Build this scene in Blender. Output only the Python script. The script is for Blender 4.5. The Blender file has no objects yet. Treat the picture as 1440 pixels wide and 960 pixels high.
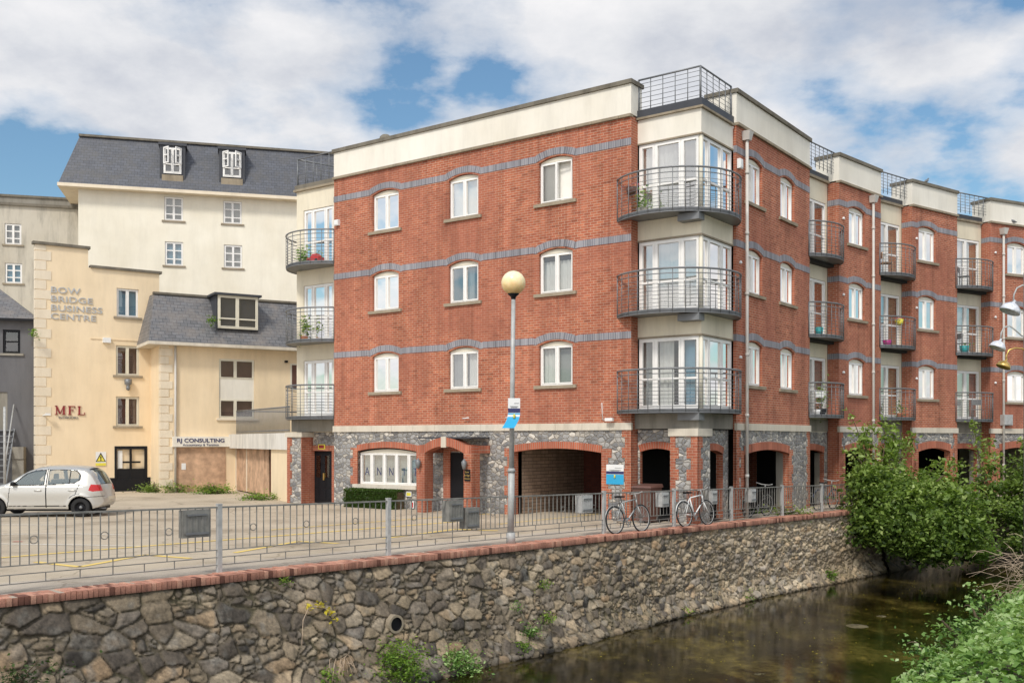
import bpy, bmesh, math, random
import numpy as np
from mathutils import Vector, Matrix
from mathutils.geometry import tessellate_polygon
R = math.radians
rng = random.Random(7)
nr = np.random.RandomState(11)
scene = bpy.context.scene
COL = scene.collection
FOC, YH, EYE = 1430.0, 619.0, 2.3          # calibration of the survey: focal length in photo pixels, horizon row, eye height

# ------------------------------------------------------------------ materials
def new_mat(name):
    m = bpy.data.materials.new(name); m.use_nodes = True
    nt = m.node_tree; b = nt.nodes['Principled BSDF']
    return m, nt, b
def N(nt, typ, **kw):
    n = nt.nodes.new(typ)
    for k, v in kw.items():
        if k.startswith('i_'): n.inputs[k[2:].replace('_', ' ')].default_value = v
        else: setattr(n, k, v)
    return n
def c4(c): return (c[0], c[1], c[2], 1)
def ramp(nt, fac, stops):
    r = nt.nodes.new('ShaderNodeValToRGB')
    el = r.color_ramp.elements
    while len(el) > 1: el.remove(el[-1])
    el[0].position = stops[0][0]; el[0].color = c4(stops[0][1])
    for p, c in stops[1:]:
        e = el.new(p); e.color = c4(c)
    nt.links.new(fac, r.inputs[0]); return r.outputs[0]
def noise(nt, co, scale, detail=4, rough=.6):
    n = N(nt, 'ShaderNodeTexNoise'); n.inputs['Scale'].default_value = scale
    n.inputs['Detail'].default_value = detail; n.inputs['Roughness'].default_value = rough
    nt.links.new(co, n.inputs['Vector']); return n.outputs['Fac']
def mixc(nt, fac, a, b, mode='MIX'):
    m = nt.nodes.new('ShaderNodeMix'); m.data_type = 'RGBA'; m.blend_type = mode
    for s, v in ((0, fac), (6, a), (7, b)):
        if isinstance(v, (int, float)): m.inputs[s].default_value = v
        elif isinstance(v, tuple): m.inputs[s].default_value = c4(v)
        else: nt.links.new(v, m.inputs[s])
    return m.outputs[2]
def bump(nt, b, h, strength=.3, dist=.02):
    bp = nt.nodes.new('ShaderNodeBump'); bp.inputs['Strength'].default_value = strength
    bp.inputs['Distance'].default_value = dist
    nt.links.new(h, bp.inputs['Height']); nt.links.new(bp.outputs[0], b.inputs['Normal'])
def coords(nt, kind='Object'):
    return nt.nodes.new('ShaderNodeTexCoord').outputs[kind]
def scaled(nt, co, s):
    m = nt.nodes.new('ShaderNodeMapping'); m.inputs['Scale'].default_value = s
    nt.links.new(co, m.inputs['Vector']); return m.outputs[0]

def plain(name, col, rough=.6, var=.12, scale=3., metal=0., bmp=.1, spec=.4, bscale=60.):
    m, nt, b = new_mat(name); co = coords(nt)
    f = noise(nt, co, scale, 6)
    lo = tuple(c*(1-var) for c in col); hi = tuple(min(1, c*(1+var)) for c in col)
    nt.links.new(ramp(nt, f, [(.3, lo), (.7, hi)]), b.inputs['Base Color'])
    b.inputs['Roughness'].default_value = rough; b.inputs['Metallic'].default_value = metal
    b.inputs['Specular IOR Level'].default_value = spec
    if bmp: bump(nt, b, noise(nt, co, bscale, 3), bmp, .005)
    return m

def brick(name, c1, c2, mortar, bw=.225, rh=.075, ms=.0065, off=.5, stain=.26, patch=(.30, .09, .05), patchf=.35, dark=.5):
    m, nt, b = new_mat(name); uv = coords(nt, 'UV'); ob = coords(nt)
    t = N(nt, 'ShaderNodeTexBrick'); t.offset = off
    nt.links.new(uv, t.inputs['Vector'])
    t.inputs['Color1'].default_value = c4(c1); t.inputs['Color2'].default_value = c4(c2)
    t.inputs['Mortar'].default_value = c4(mortar); t.inputs['Scale'].default_value = 1
    t.inputs['Mortar Size'].default_value = ms; t.inputs['Mortar Smooth'].default_value = .15
    t.inputs['Bias'].default_value = -.1
    t.inputs['Brick Width'].default_value = bw; t.inputs['Row Height'].default_value = rh
    # individual brick tone: cell noise on the brick grid
    s = scaled(nt, uv, (1/bw, 1/rh, 1)); w = N(nt, 'ShaderNodeTexWhiteNoise'); w.noise_dimensions = '2D'
    fl = nt.nodes.new('ShaderNodeVectorMath'); fl.operation = 'FLOOR'; nt.links.new(s, fl.inputs[0]); nt.links.new(fl.outputs[0], w.inputs['Vector'])
    f1 = ramp(nt, w.outputs['Value'], [(.0, (dark,)*3), (.10, (.88, .88, .88)), (.85, (1.04, 1.04, 1.04)), (1, (1.2, 1.16, 1.12))])
    col = mixc(nt, .6, t.outputs['Color'], f1, 'MULTIPLY')
    pn = ramp(nt, noise(nt, ob, .45, 5, .65), [(.42, (0, 0, 0)), (.62, (1, 1, 1))])
    mul = nt.nodes.new('ShaderNodeMath'); mul.operation = 'MULTIPLY'; mul.inputs[1].default_value = patchf
    nt.links.new(pn, mul.inputs[0])
    col = mixc(nt, mul.outputs[0], col, patch)
    st = ramp(nt, noise(nt, scaled(nt, ob, (1, 1, .25)), 1.6, 7, .7), [(.35, (1-stain,)*3), (.6, (1, 1, 1)), (.85, (1.12, 1.1, 1.08))])
    col = mixc(nt, 1., col, st, 'MULTIPLY')
    run = ramp(nt, noise(nt, scaled(nt, ob, (2.2, 2.2, .10)), 2., 6, .7), [(.32, (.70, .69, .69)), (.50, (1, 1, 1)), (.8, (1.10, 1.10, 1.12))])
    col = mixc(nt, .8, col, run, 'MULTIPLY')
    nt.links.new(col, b.inputs['Base Color']); b.inputs['Roughness'].default_value = .85
    b.inputs['Specular IOR Level'].default_value = .25
    inv = nt.nodes.new('ShaderNodeMath'); inv.operation = 'SUBTRACT'; inv.inputs[0].default_value = 1
    nt.links.new(t.outputs['Fac'], inv.inputs[1])
    bump(nt, b, inv.outputs[0], .35, .008)
    return m

def rubble(name, scale=5.6):
    m, nt, b = new_mat(name); uv = coords(nt, 'UV'); ob = coords(nt)
    wn = N(nt, 'ShaderNodeTexNoise'); wn.inputs['Scale'].default_value = 3.; nt.links.new(uv, wn.inputs['Vector'])
    va = nt.nodes.new('ShaderNodeVectorMath'); va.operation = 'MULTIPLY_ADD'
    nt.links.new(wn.outputs['Color'], va.inputs[0]); va.inputs[1].default_value = (.16, .16, 0); nt.links.new(uv, va.inputs[2])
    s = scaled(nt, va.outputs[0], (1, 1.45, 1))
    ve = N(nt, 'ShaderNodeTexVoronoi'); ve.feature = 'DISTANCE_TO_EDGE'; ve.voronoi_dimensions = '2D'; ve.inputs['Scale'].default_value = scale
    vc = N(nt, 'ShaderNodeTexVoronoi'); vc.voronoi_dimensions = '2D'; vc.inputs['Scale'].default_value = scale
    nt.links.new(s, ve.inputs['Vector']); nt.links.new(s, vc.inputs['Vector'])
    sep = nt.nodes.new('ShaderNodeSeparateColor'); nt.links.new(vc.outputs['Color'], sep.inputs[0])
    stone = ramp(nt, sep.outputs[0], [(0, (.17, .165, .165)), (.35, (.27, .265, .26)), (.65, (.36, .35, .335)), (.85, (.45, .41, .35)), (1, (.66, .61, .54))])
    n2 = ramp(nt, noise(nt, uv, 14, 6, .7), [(.3, (.72, .72, .72)), (.7, (1.25, 1.25, 1.25))])
    stone = mixc(nt, 1., stone, n2, 'MULTIPLY')
    ef = ramp(nt, ve.outputs['Distance'], [(.025, (0, 0, 0)), (.09, (1, 1, 1))])
    mort = ramp(nt, noise(nt, ob, 2.2, 4), [(.35, (.28, .25, .21)), (.65, (.50, .45, .38))])
    col = mixc(nt, ef, mort, stone)
    nt.links.new(col, b.inputs['Base Color']); b.inputs['Roughness'].default_value = .85
    h = ramp(nt, ve.outputs['Distance'], [(.0, (0, 0, 0)), (.12, (.8, .8, .8)), (.4, (1, 1, 1))])
    h2 = mixc(nt, .25, h, noise(nt, uv, 18, 5))
    bump(nt, b, h2, .9, .05)
    return m

def render_wall(name, col, streak=.25, rough=.85):
    m, nt, b = new_mat(name); ob = coords(nt)
    st = ramp(nt, noise(nt, scaled(nt, ob, (1, 1, .18)), 2.2, 7, .7), [(.3, tuple(c*(1-streak) for c in col)), (.55, col), (.9, tuple(min(1, c*1.05) for c in col))])
    big = ramp(nt, noise(nt, ob, .35, 5, .6), [(.3, (.9, .88, .84)), (.65, (1.03, 1.03, 1.03))])
    nt.links.new(mixc(nt, 1., st, big, 'MULTIPLY'), b.inputs['Base Color'])
    b.inputs['Roughness'].default_value = rough; b.inputs['Specular IOR Level'].default_value = .2
    bump(nt, b, noise(nt, ob, 45, 4), .15, .01)
    return m

def slate(name, c=(.06, .068, .085), warm=(.10, .095, .09), bw=.32, rh=.2):
    m, nt, b = new_mat(name); uv = coords(nt, 'UV')
    t = N(nt, 'ShaderNodeTexBrick'); nt.links.new(uv, t.inputs['Vector'])
    t.inputs['Color1'].default_value = c4(c); t.inputs['Color2'].default_value = c4(tuple(x*1.35 for x in c))
    t.inputs['Mortar'].default_value = (.02, .02, .022, 1); t.inputs['Scale'].default_value = 1
    t.inputs['Mortar Size'].default_value = .008; t.inputs['Brick Width'].default_value = bw; t.inputs['Row Height'].default_value = rh
    pn = ramp(nt, noise(nt, uv, 1.3, 6, .7), [(.45, (0, 0, 0)), (.75, (1, 1, 1))])
    col = mixc(nt, pn, t.outputs['Color'], warm)
    col = mixc(nt, .5, col, ramp(nt, noise(nt, uv, 9, 5), [(.3, (.7, .7, .7)), (.7, (1.3, 1.3, 1.3))]), 'MULTIPLY')
    nt.links.new(col, b.inputs['Base Color']); b.inputs['Roughness'].default_value = .55
    bump(nt, b, t.outputs['Fac'], -.4, .01)
    return m

def glass_mat(name, refl=.30, tint=(.9, .95, 1.), fk=1.4):
    m = bpy.data.materials.new(name); m.use_nodes = True; nt = m.node_tree; nt.nodes.clear()
    out = nt.nodes.new('ShaderNodeOutputMaterial'); mx = nt.nodes.new('ShaderNodeMixShader')
    tr = nt.nodes.new('ShaderNodeBsdfTransparent'); tr.inputs[0].default_value = (.88, .89, .88, 1)
    gl = nt.nodes.new('ShaderNodeBsdfGlossy'); gl.inputs['Color'].default_value = c4(tint); gl.inputs['Roughness'].default_value = .015
    fr = nt.nodes.new('ShaderNodeFresnel'); fr.inputs[0].default_value = 1.5
    ma = nt.nodes.new('ShaderNodeMath'); ma.operation = 'MULTIPLY_ADD'; ma.inputs[1].default_value = fk; ma.inputs[2].default_value = refl-.06; ma.use_clamp = True
    nz = nt.nodes.new('ShaderNodeTexNoise'); nz.inputs['Scale'].default_value = 1.2; nz.inputs['Detail'].default_value = 1
    co = nt.nodes.new('ShaderNodeTexCoord'); nt.links.new(co.outputs['Object'], nz.inputs['Vector'])
    bp = nt.nodes.new('ShaderNodeBump'); bp.inputs['Strength'].default_value = .12; bp.inputs['Distance'].default_value = .02
    nt.links.new(nz.outputs['Fac'], bp.inputs['Height']); nt.links.new(bp.outputs[0], gl.inputs['Normal'])
    nt.links.new(fr.outputs[0], ma.inputs[0]); nt.links.new(ma.outputs[0], mx.inputs[0])
    nt.links.new(tr.outputs[0], mx.inputs[1]); nt.links.new(gl.outputs[0], mx.inputs[2]); nt.links.new(mx.outputs[0], out.inputs[0])
    return m

def leaf_mat(name, cols, trans=.35, rough=.45):
    m, nt, b = new_mat(name)
    at = nt.nodes.new('ShaderNodeAttribute'); at.attribute_name = 'tone'
    col = ramp(nt, at.outputs['Fac'], [(i/(len(cols)-1), c) for i, c in enumerate(cols)])
    nt.links.new(col, b.inputs['Base Color']); b.inputs['Roughness'].default_value = rough
    b.inputs['Specular IOR Level'].default_value = .35
    tl = nt.nodes.new('ShaderNodeBsdfTranslucent'); nt.links.new(mixc(nt, 1., col, (1.5, 1.6, .7), 'MULTIPLY'), tl.inputs[0])
    mx = nt.nodes.new('ShaderNodeMixShader'); mx.inputs[0].default_value = trans
    nt.links.new(b.outputs[0], mx.inputs[1]); nt.links.new(tl.outputs[0], mx.inputs[2])
    nt.links.new(mx.outputs[0], nt.nodes['Material Output'].inputs[0])
    return m

def attr_mat(name, rough=.85, nscale=25, nb=.5):
    m, nt, b = new_mat(name); at = nt.nodes.new('ShaderNodeAttribute'); at.attribute_name = 'Col'; ob = coords(nt)
    v = ramp(nt, noise(nt, ob, nscale, 7, .75), [(.28, (.55, .55, .55)), (.5, (1, 1, 1)), (.75, (1.5, 1.47, 1.4))])
    nt.links.new(mixc(nt, .85, at.outputs['Color'], v, 'MULTIPLY'), b.inputs['Base Color'])
    b.inputs['Roughness'].default_value = rough; b.inputs['Specular IOR Level'].default_value = .3
    bump(nt, b, noise(nt, ob, nscale*1.3, 8, .75), nb, .02)
    return m

M = {}
M['brick'] = brick('red_brick', (.41, .115, .06), (.53, .175, .09), (.58, .43, .32), patch=(.36, .13, .085), patchf=.6, dark=.5)
M['brick_arch'] = brick('arch_brick', (.44, .115, .06), (.54, .165, .09), (.42, .32, .25), bw=.075, rh=2., ms=.008, off=0, patchf=.3)
M['brick_blue'] = brick('blue_brick', (.24, .235, .265), (.34, .33, .355), (.46, .44, .43), bw=.078, rh=2., ms=.009, off=0, patch=(.2, .2, .22), patchf=.3, stain=.25)
M['brick_tan'] = brick('tan_blockwork', (.40, .28, .20), (.48, .34, .25), (.16, .12, .09), bw=.45, rh=.11, ms=.012, patch=(.2, .14, .1), patchf=.5)
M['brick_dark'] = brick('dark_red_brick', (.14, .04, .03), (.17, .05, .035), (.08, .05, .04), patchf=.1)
M['rubble'] = rubble('rubble_stone')
M['cream'] = render_wall('cream_render', (.78, .71, .56), .14)
M['white_render'] = render_wall('white_render', (.82, .78, .69), .10)
M['peach'] = render_wall('peach_render', (.86, .70, .485), .09)
M['ivory'] = render_wall('ivory_render', (.83, .78, .655), .07)
M['grey_render'] = render_wall('grey_render', (.55, .51, .43), .35)
M['dark_render'] = render_wall('dark_grey_brick_paint', (.15, .15, .16), .2)
M['quoin'] = render_wall('quoin_paint', (.80, .70, .55), .12)
M['white_fascia'] = render_wall('white_fascia', (.74, .71, .65), .3)
M['sandstone'] = render_wall('pale_stone', (.68, .62, .52), .22)
M['sill'] = render_wall('sill_stone', (.34, .285, .21), .35)
M['coping'] = render_wall('coping_stone', (.20, .18, .145), .4)
M['lead'] = plain('dark_flashing', (.05, .052, .06), .5)
M['concrete'] = render_wall('concrete', (.30, .28, .24), .35)
M['slate'] = slate('slate', (.075, .08, .095))
M['slate2'] = slate('weathered_slate', (.13, .13, .135), (.24, .21, .185), .3, .18)
M['upvc'] = plain('white_upvc', (.86, .84, .80), .4, .05)
M['upvc_cream'] = plain('cream_upvc', (.74, .69, .56), .45, .05)
M['glass'] = glass_mat('window_glass', .13, (1, .97, .93))
M['glass_bright'] = glass_mat('window_glass_bright', .42, (1, .97, .93))
M['glass_low'] = glass_mat('window_glass_low', .08, (1, .98, .95), .55)
M['carglass'] = glass_mat('car_glass', .22, (.8, .9, .9))
M['curtain'] = plain('white_curtain', (.60, .60, .57), .9, .06, bmp=0)
M['curtain_grey'] = plain('grey_curtain', (.26, .27, .26), .9, .08, bmp=0)
M['blind_white'] = plain('white_blind', (.86, .83, .76), .9, .04, bmp=0)
M['curtain_net'] = plain('blue_grey_net', (.26, .34, .37), .9, .08, bmp=0)
M['curtain_olive'] = plain('olive_blind', (.30, .29, .19), .9, .08, bmp=0)
M['curtain_purple'] = plain('plum_curtain', (.12, .055, .06), .9, .1, bmp=0)
M['curtain_tan'] = plain('tan_blind', (.50, .38, .25), .9, .1, bmp=0)
M['curtain_red'] = plain('brown_blind', (.12, .06, .045), .9, .1, bmp=0)
M['curtain_blue'] = plain('blue_blind', (.16, .30, .40), .9, .08, bmp=0)
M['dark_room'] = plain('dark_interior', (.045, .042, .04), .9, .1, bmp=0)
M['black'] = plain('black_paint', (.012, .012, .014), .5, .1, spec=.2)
M['undercroft'] = plain('undercroft_shade_plaster', (.006, .0055, .005), .95, .1)  # near black: the shade inside the undercroft is put into this colour
M['steel'] = plain('grey_painted_steel', (.20, .205, .21), .45, .15, metal=.3)
M['steel_light'] = plain('galvanised_steel', (.42, .42, .405), .5, .18, 8., metal=.1)
M['steel_fence'] = plain('weathered_grey_fence_paint', (.205, .20, .18), .55, .3, 6.)
M['pipe'] = plain('pale_pipe', (.58, .55, .50), .5, .1)
M['timber'] = plain('bare_plywood', (.52, .34, .22), .85, .35, 2.5)
M['door_brown'] = plain('brown_door', (.20, .07, .04), .5, .15)
M['white'] = plain('white_plastic', (.78, .78, .76), .4, .05)
M['blue'] = plain('notice_blue', (.03, .36, .62), .4, .05)
M['navy'] = plain('notice_navy', (.03, .035, .12), .4, .05)
M['yellow'] = plain('yellow_paint', (.75, .66, .08), .5, .08)
M['red'] = plain('red_plastic', (.55, .04, .04), .4, .1)
M['redletter'] = plain('dark_red_letter', (.27, .025, .03), .5, .1)
M['teal'] = plain('teal_plastic', (.03, .35, .36), .4, .1)
M['magenta'] = plain('magenta_plastic', (.42, .03, .20), .4, .1)
M['terracotta'] = plain('terracotta', (.40, .14, .06), .8, .1)
M['silver_letter'] = plain('silver_letters', (.50, .50, .49), .45, .1, metal=.2)
M['brownbin'] = plain('brown_bin_plastic', (.13, .065, .05), .5, .1)
M['gold'] = plain('gilded_metal', (.62, .42, .13), .3, .15, metal=.7)
M['tyre'] = plain('tyre_rubber', (.018, .018, .018), .8, .2)
M['bark'] = plain('bark', (.13, .095, .06), .9, .3, 12., bmp=.5)
M['twig'] = plain('dry_twigs', (.50, .38, .27), .9, .3, 12.)
M['stonegrey'] = plain('river_stone', (.12, .10, .05), .6, .4, 5., bmp=.6, bscale=12)
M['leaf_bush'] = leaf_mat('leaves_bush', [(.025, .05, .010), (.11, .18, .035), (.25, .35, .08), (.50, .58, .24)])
M['leaf_dark'] = leaf_mat('leaves_dark', [(.010, .022, .008), (.025, .05, .014), (.05, .09, .02), (.09, .14, .035)])
M['leaf_light'] = leaf_mat('leaves_light', [(.03, .075, .015), (.12, .24, .05), (.27, .42, .12), (.55, .66, .36)], .3)
M['leaf_fresh'] = leaf_mat('leaves_fresh', [(.05, .10, .015), (.12, .22, .03), (.22, .34, .05), (.34, .42, .08)])
M['leaf_yellow'] = leaf_mat('leaves_yellow', [(.38, .34, .03), (.6, .5, .05), (.75, .62, .08)])
M['leaf_hedge'] = leaf_mat('leaves_hedge', [(.02, .045, .01), (.06, .11, .02), (.10, .17, .035)])
M['flower'] = leaf_mat('petals', [(.5, .05, .1), (.7, .2, .3), (.75, .5, .2)])
M['river_wall'] = attr_mat('river_wall_stone')
M['coping_brick'] = attr_mat('coping_brick', .85, 40, .4)

# car paint
m, nt, b = new_mat('silver_car_paint'); b.inputs['Base Color'].default_value = (.60, .585, .54, 1); b.inputs['Metallic'].default_value = .45
b.inputs['Roughness'].default_value = .38; b.inputs['Coat Weight'].default_value = .6; b.inputs['Coat Roughness'].default_value = .08
co = coords(nt); bump(nt, b, noise(nt, co, 300, 2), .03, .002); M['paint'] = m
m, nt, b = new_mat('tail_light'); b.inputs['Base Color'].default_value = (.55, .02, .02, 1); b.inputs['Roughness'].default_value = .12; M['tail'] = m
m, nt, b = new_mat('lamp_globe'); b.inputs['Roughness'].default_value = .3
co = coords(nt)
sx = nt.nodes.new('ShaderNodeSeparateXYZ'); nt.links.new(co, sx.inputs[0])
gr = nt.nodes.new('ShaderNodeMapRange'); gr.inputs[1].default_value = -.27; gr.inputs[2].default_value = .2; nt.links.new(sx.outputs[2], gr.inputs[0])
nf = mixc(nt, .45, gr.outputs[0], noise(nt, co, 9, 5))
nt.links.new(ramp(nt, nf, [(.2, (.62, .38, .14)), (.45, (.92, .68, .34)), (.75, (.96, .84, .56))]), b.inputs['Base Color']); b.inputs['Subsurface Weight'].default_value = .2; M['globe'] = m

# paving
def paving(name, base, dark, light):
    m, nt, b = new_mat(name); ob = coords(nt)
    g = ramp(nt, noise(nt, ob, 90, 3, .8), [(.3, tuple(c*.62 for c in base)), (.5, base), (.72, light)])
    pn = ramp(nt, noise(nt, ob, .32, 7, .68), [(.34, (.62, .60, .58)), (.46, (.90, .89, .88)), (.56, (1, 1, 1)), (.75, (1.12, 1.11, 1.08))])
    col = mixc(nt, 1., g, pn, 'MULTIPLY')
    v = N(nt, 'ShaderNodeTexVoronoi'); v.feature = 'DISTANCE_TO_EDGE'; v.inputs['Scale'].default_value = .35
    wn = N(nt, 'ShaderNodeTexNoise'); wn.inputs['Scale'].default_value = 1.5; nt.links.new(ob, wn.inputs['Vector'])
    va = nt.nodes.new('ShaderNodeVectorMath'); va.operation = 'MULTIPLY_ADD'; nt.links.new(wn.outputs['Color'], va.inputs[0]); va.inputs[1].default_value = (.9, .9, 0); nt.links.new(ob, va.inputs[2])
    nt.links.new(va.outputs[0], v.inputs['Vector'])
    cr = ramp(nt, v.outputs['Distance'], [(.0, (.45, .42, .38)), (.012, (1, 1, 1))])
    col = mixc(nt, .6, col, cr, 'MULTIPLY')
    sp = ramp(nt, noise(nt, ob, 2.1, 5, .75), [(.66, (1, 1, 1)), (.74, (.62, .6, .57))])
    col = mixc(nt, .6, col, sp, 'MULTIPLY')
    nt.links.new(col, b.inputs['Base Color']); b.inputs['Roughness'].default_value = .9; b.inputs['Specular IOR Level'].default_value = .2
    bump(nt, b, noise(nt, ob, 70, 4), .3, .01); return m
M['paving'] = paving('carpark_surface', (.53, .445, .33), None, (.70, .61, .48))
M['pavement'] = paving('pavement_concrete', (.52, .45, .36), None, (.68, .60, .50))
def paint_line(name, col, under=(.53, .445, .33)):
    m, nt, b = new_mat(name); ob = coords(nt)
    f = ramp(nt, noise(nt, ob, 7, 8, .8), [(.48, (0, 0, 0)), (.72, (.7, .7, .7))])
    nt.links.new(mixc(nt, f, col, under), b.inputs['Base Color']); b.inputs['Roughness'].default_value = .85; return m
M['line_y'] = paint_line('worn_yellow_paint', (.86, .62, .16))
M['line_w'] = paint_line('worn_white_paint', (.85, .80, .70))
# water: dark, peaty, shallow; bed tones under a reflecting rippled surface
m, nt, b = new_mat('river_water'); ob = coords(nt)
c1 = ramp(nt, noise(nt, scaled(nt, ob, (.75, .45, 1)), .8, 7, .66), [(.40, (.003, .0025, .001)), (.53, (.030, .023, .005)), (.66, (.13, .10, .025))])
c2 = ramp(nt, noise(nt, ob, 6, 6, .75), [(.35, (.45, .45, .4)), (.55, (1, 1, 1)), (.78, (2.4, 2.2, 1.6))])
col = mixc(nt, 1., c1, c2, 'MULTIPLY')
wv = N(nt, 'ShaderNodeTexVoronoi'); wv.inputs['Scale'].default_value = 3.2; nt.links.new(ob, wv.inputs['Vector'])
peb = ramp(nt, wv.outputs['Distance'], [(.0, (1, 1, 1)), (.07, (0, 0, 0))])
col = mixc(nt, peb, col, (.13, .11, .055))
nt.links.new(col, b.inputs['Base Color']); b.inputs['Roughness'].default_value = .045; b.inputs['IOR'].default_value = 1.33
b.inputs['Specular IOR Level'].default_value = .42
w1 = noise(nt, scaled(nt, ob, (1, 1, 1)), 3.6, 7, .66)
bump(nt, b, w1, .10, .03); M['water'] = m
m, nt, b = new_mat('earth'); ob = coords(nt)
nt.links.new(ramp(nt, noise(nt, ob, 3, 7), [(.3, (.03, .03, .012)), (.7, (.09, .075, .04))]), b.inputs['Base Color']); b.inputs['Roughness'].default_value = 1; M['earth'] = m

# ------------------------------------------------------------------ mesh builder
class MB:
    def __init__(s): s.v = []; s.f = []; s.uv = []; s.m = []; s.sm = []
    def face(s, pts, m=0, uv=None, smooth=False):
        i = len(s.v); s.v += [Vector(p) for p in pts]; s.f.append(tuple(range(i, i+len(pts)))); s.uv.append(uv); s.m.append(m); s.sm.append(smooth)
    def hexa(s, p, m=0):   # p: 8 points, bottom 4 (ccw) top 4
        i = len(s.v); s.v += [Vector(q) for q in p]
        for f in ((3, 2, 1, 0), (4, 5, 6, 7), (0, 1, 5, 4), (1, 2, 6, 5), (2, 3, 7, 6), (3, 0, 4, 7)):
            s.f.append(tuple(i+k for k in f)); s.uv.append(None); s.m.append(m); s.sm.append(False)
    def box(s, x0, x1, y0, y1, z0, z1, m=0):
        s.hexa([(x0, y0, z0), (x1, y0, z0), (x1, y1, z0), (x0, y1, z0), (x0, y0, z1), (x1, y0, z1), (x1, y1, z1), (x0, y1, z1)], m)
    def fbox(s, fr, t0, t1, b0, b1, z0, z1, m=0):
        s.hexa([fr.p(t0, b0, z0), fr.p(t1, b0, z0), fr.p(t1, b1, z0), fr.p(t0, b1, z0), fr.p(t0, b0, z1), fr.p(t1, b0, z1), fr.p(t1, b1, z1), fr.p(t0, b1, z1)], m)
    def tube(s, pts, r, n=8, m=0, caps=True, closed=False):
        pts = [Vector(p) for p in pts]; k = len(pts); i0 = len(s.v)
        rs = r if isinstance(r, (list, tuple)) else [r]*k
        up = None
        for i, p in enumerate(pts):
            if closed: d = pts[(i+1) % k]-pts[i-1]
            else: d = pts[min(i+1, k-1)]-pts[max(i-1, 0)]
            d = d.normalized() if d.length > 1e-9 else Vector((0, 0, 1))
            a = (Vector((0, 0, 1)) if abs(d.z) < .95 else Vector((1, 0, 0))) if up is None else up
            x = (a-d*a.dot(d))
            if x.length < 1e-6: x = d.orthogonal()
            x.normalize(); y = d.cross(x); up = x
            for j in range(n):
                an = 2*math.pi*j/n; s.v.append(p+x*math.cos(an)*rs[i]+y*math.sin(an)*rs[i])
        for i in range(k if closed else k-1):
            for j in range(n):
                a = i0+i*n; b2 = i0+((i+1) % k)*n
                s.f.append((a+j, a+(j+1) % n, b2+(j+1) % n, b2+j)); s.uv.append(None); s.m.append(m); s.sm.append(True)
        if caps and not closed:
            s.f.append(tuple(i0+j for j in reversed(range(n)))); s.uv.append(None); s.m.append(m); s.sm.append(False)
            s.f.append(tuple(i0+(k-1)*n+j for j in range(n))); s.uv.append(None); s.m.append(m); s.sm.append(False)
    def bar(s, a, b, w, m=0): s.tube([a, b], w, 4, m)
    def lathe(s, c, prof, n=20, m=0, axis='z'):
        c = Vector(c); i0 = len(s.v)
        for r, h in prof:
            for j in range(n):
                an = 2*math.pi*j/n
                q = {'z': (r*math.cos(an), r*math.sin(an), h), 'y': (r*math.cos(an), h, r*math.sin(an))}[axis]
                s.v.append(c+Vector(q))
        for i in range(len(prof)-1):
            for j in range(n):
                s.f.append((i0+i*n+j, i0+i*n+(j+1) % n, i0+(i+1)*n+(j+1) % n, i0+(i+1)*n+j)); s.uv.append(None); s.m.append(m); s.sm.append(True)
    def poly_prism(s, pts, z0, z1, m=0, mtop=None):   # plan polygon
        n = len(pts)
        tris = tessellate_polygon([[Vector((p[0], p[1], 0)) for p in pts]])
        for t in tris:
            s.face([(pts[i][0], pts[i][1], z1) for i in t], m if mtop is None else mtop); s.face([(pts[i][0], pts[i][1], z0) for i in reversed(t)], m)
        for i in range(n):
            a = pts[i]; b2 = pts[(i+1) % n]
            s.face([(a[0], a[1], z0), (b2[0], b2[1], z0), (b2[0], b2[1], z1), (a[0], a[1], z1)], m)
    def build(s, name, mats, parent=None, smooth_all=False, origin=None, fixn=True):
        o0 = Vector((0, 0, 0))
        if parent is not None:
            q = parent
            while q is not None: o0 += q.location; q = q.parent
        org = Vector(origin) if origin is not None else o0
        me = bpy.data.meshes.new(name)
        me.from_pydata([tuple(p-org) for p in s.v], [], s.f)
        if not isinstance(mats, (list, tuple)): mats = [mats]
        for mm in mats: me.materials.append(M[mm] if isinstance(mm, str) else mm)
        me.polygons.foreach_set('material_index', s.m)
        me.polygons.foreach_set('use_smooth', [x or smooth_all for x in s.sm])
        uvl = me.uv_layers.new(name='UVMap'); li = 0; buf = np.zeros(len(me.loops)*2)
        for fi, f in enumerate(s.f):
            u = s.uv[fi]
            if u is None:
                P = [s.v[i] for i in f]
                nx = Vector((0, 0, 0))
                for a in range(len(P)): nx += (P[a]-P[0]).cross(P[(a+1) % len(P)]-P[0])
                if nx.length > 0: nx.normalize()
                if abs(nx.z) > .97: u = [(p.x, p.y) for p in P]
                else:
                    ux = Vector((0, 0, 1)).cross(nx).normalized(); vx = nx.cross(ux)
                    if vx.z < 0: vx = -vx
                    u = [(p.dot(ux), p.dot(vx)) for p in P]
            for q in u: buf[2*li] = q[0]; buf[2*li+1] = q[1]; li += 1
        uvl.data.foreach_set('uv', buf)
        me.validate()
        if fixn:
            bm = bmesh.new(); bm.from_mesh(me); bmesh.ops.remove_doubles(bm, verts=bm.verts, dist=1e-5); bmesh.ops.recalc_face_normals(bm, faces=bm.faces); bm.to_mesh(me); bm.free()
        o = bpy.data.objects.new(name, me); COL.objects.link(o)
        if parent is not None: o.parent = parent; o.location = org-o0
        else: o.location = org
        return o

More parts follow.
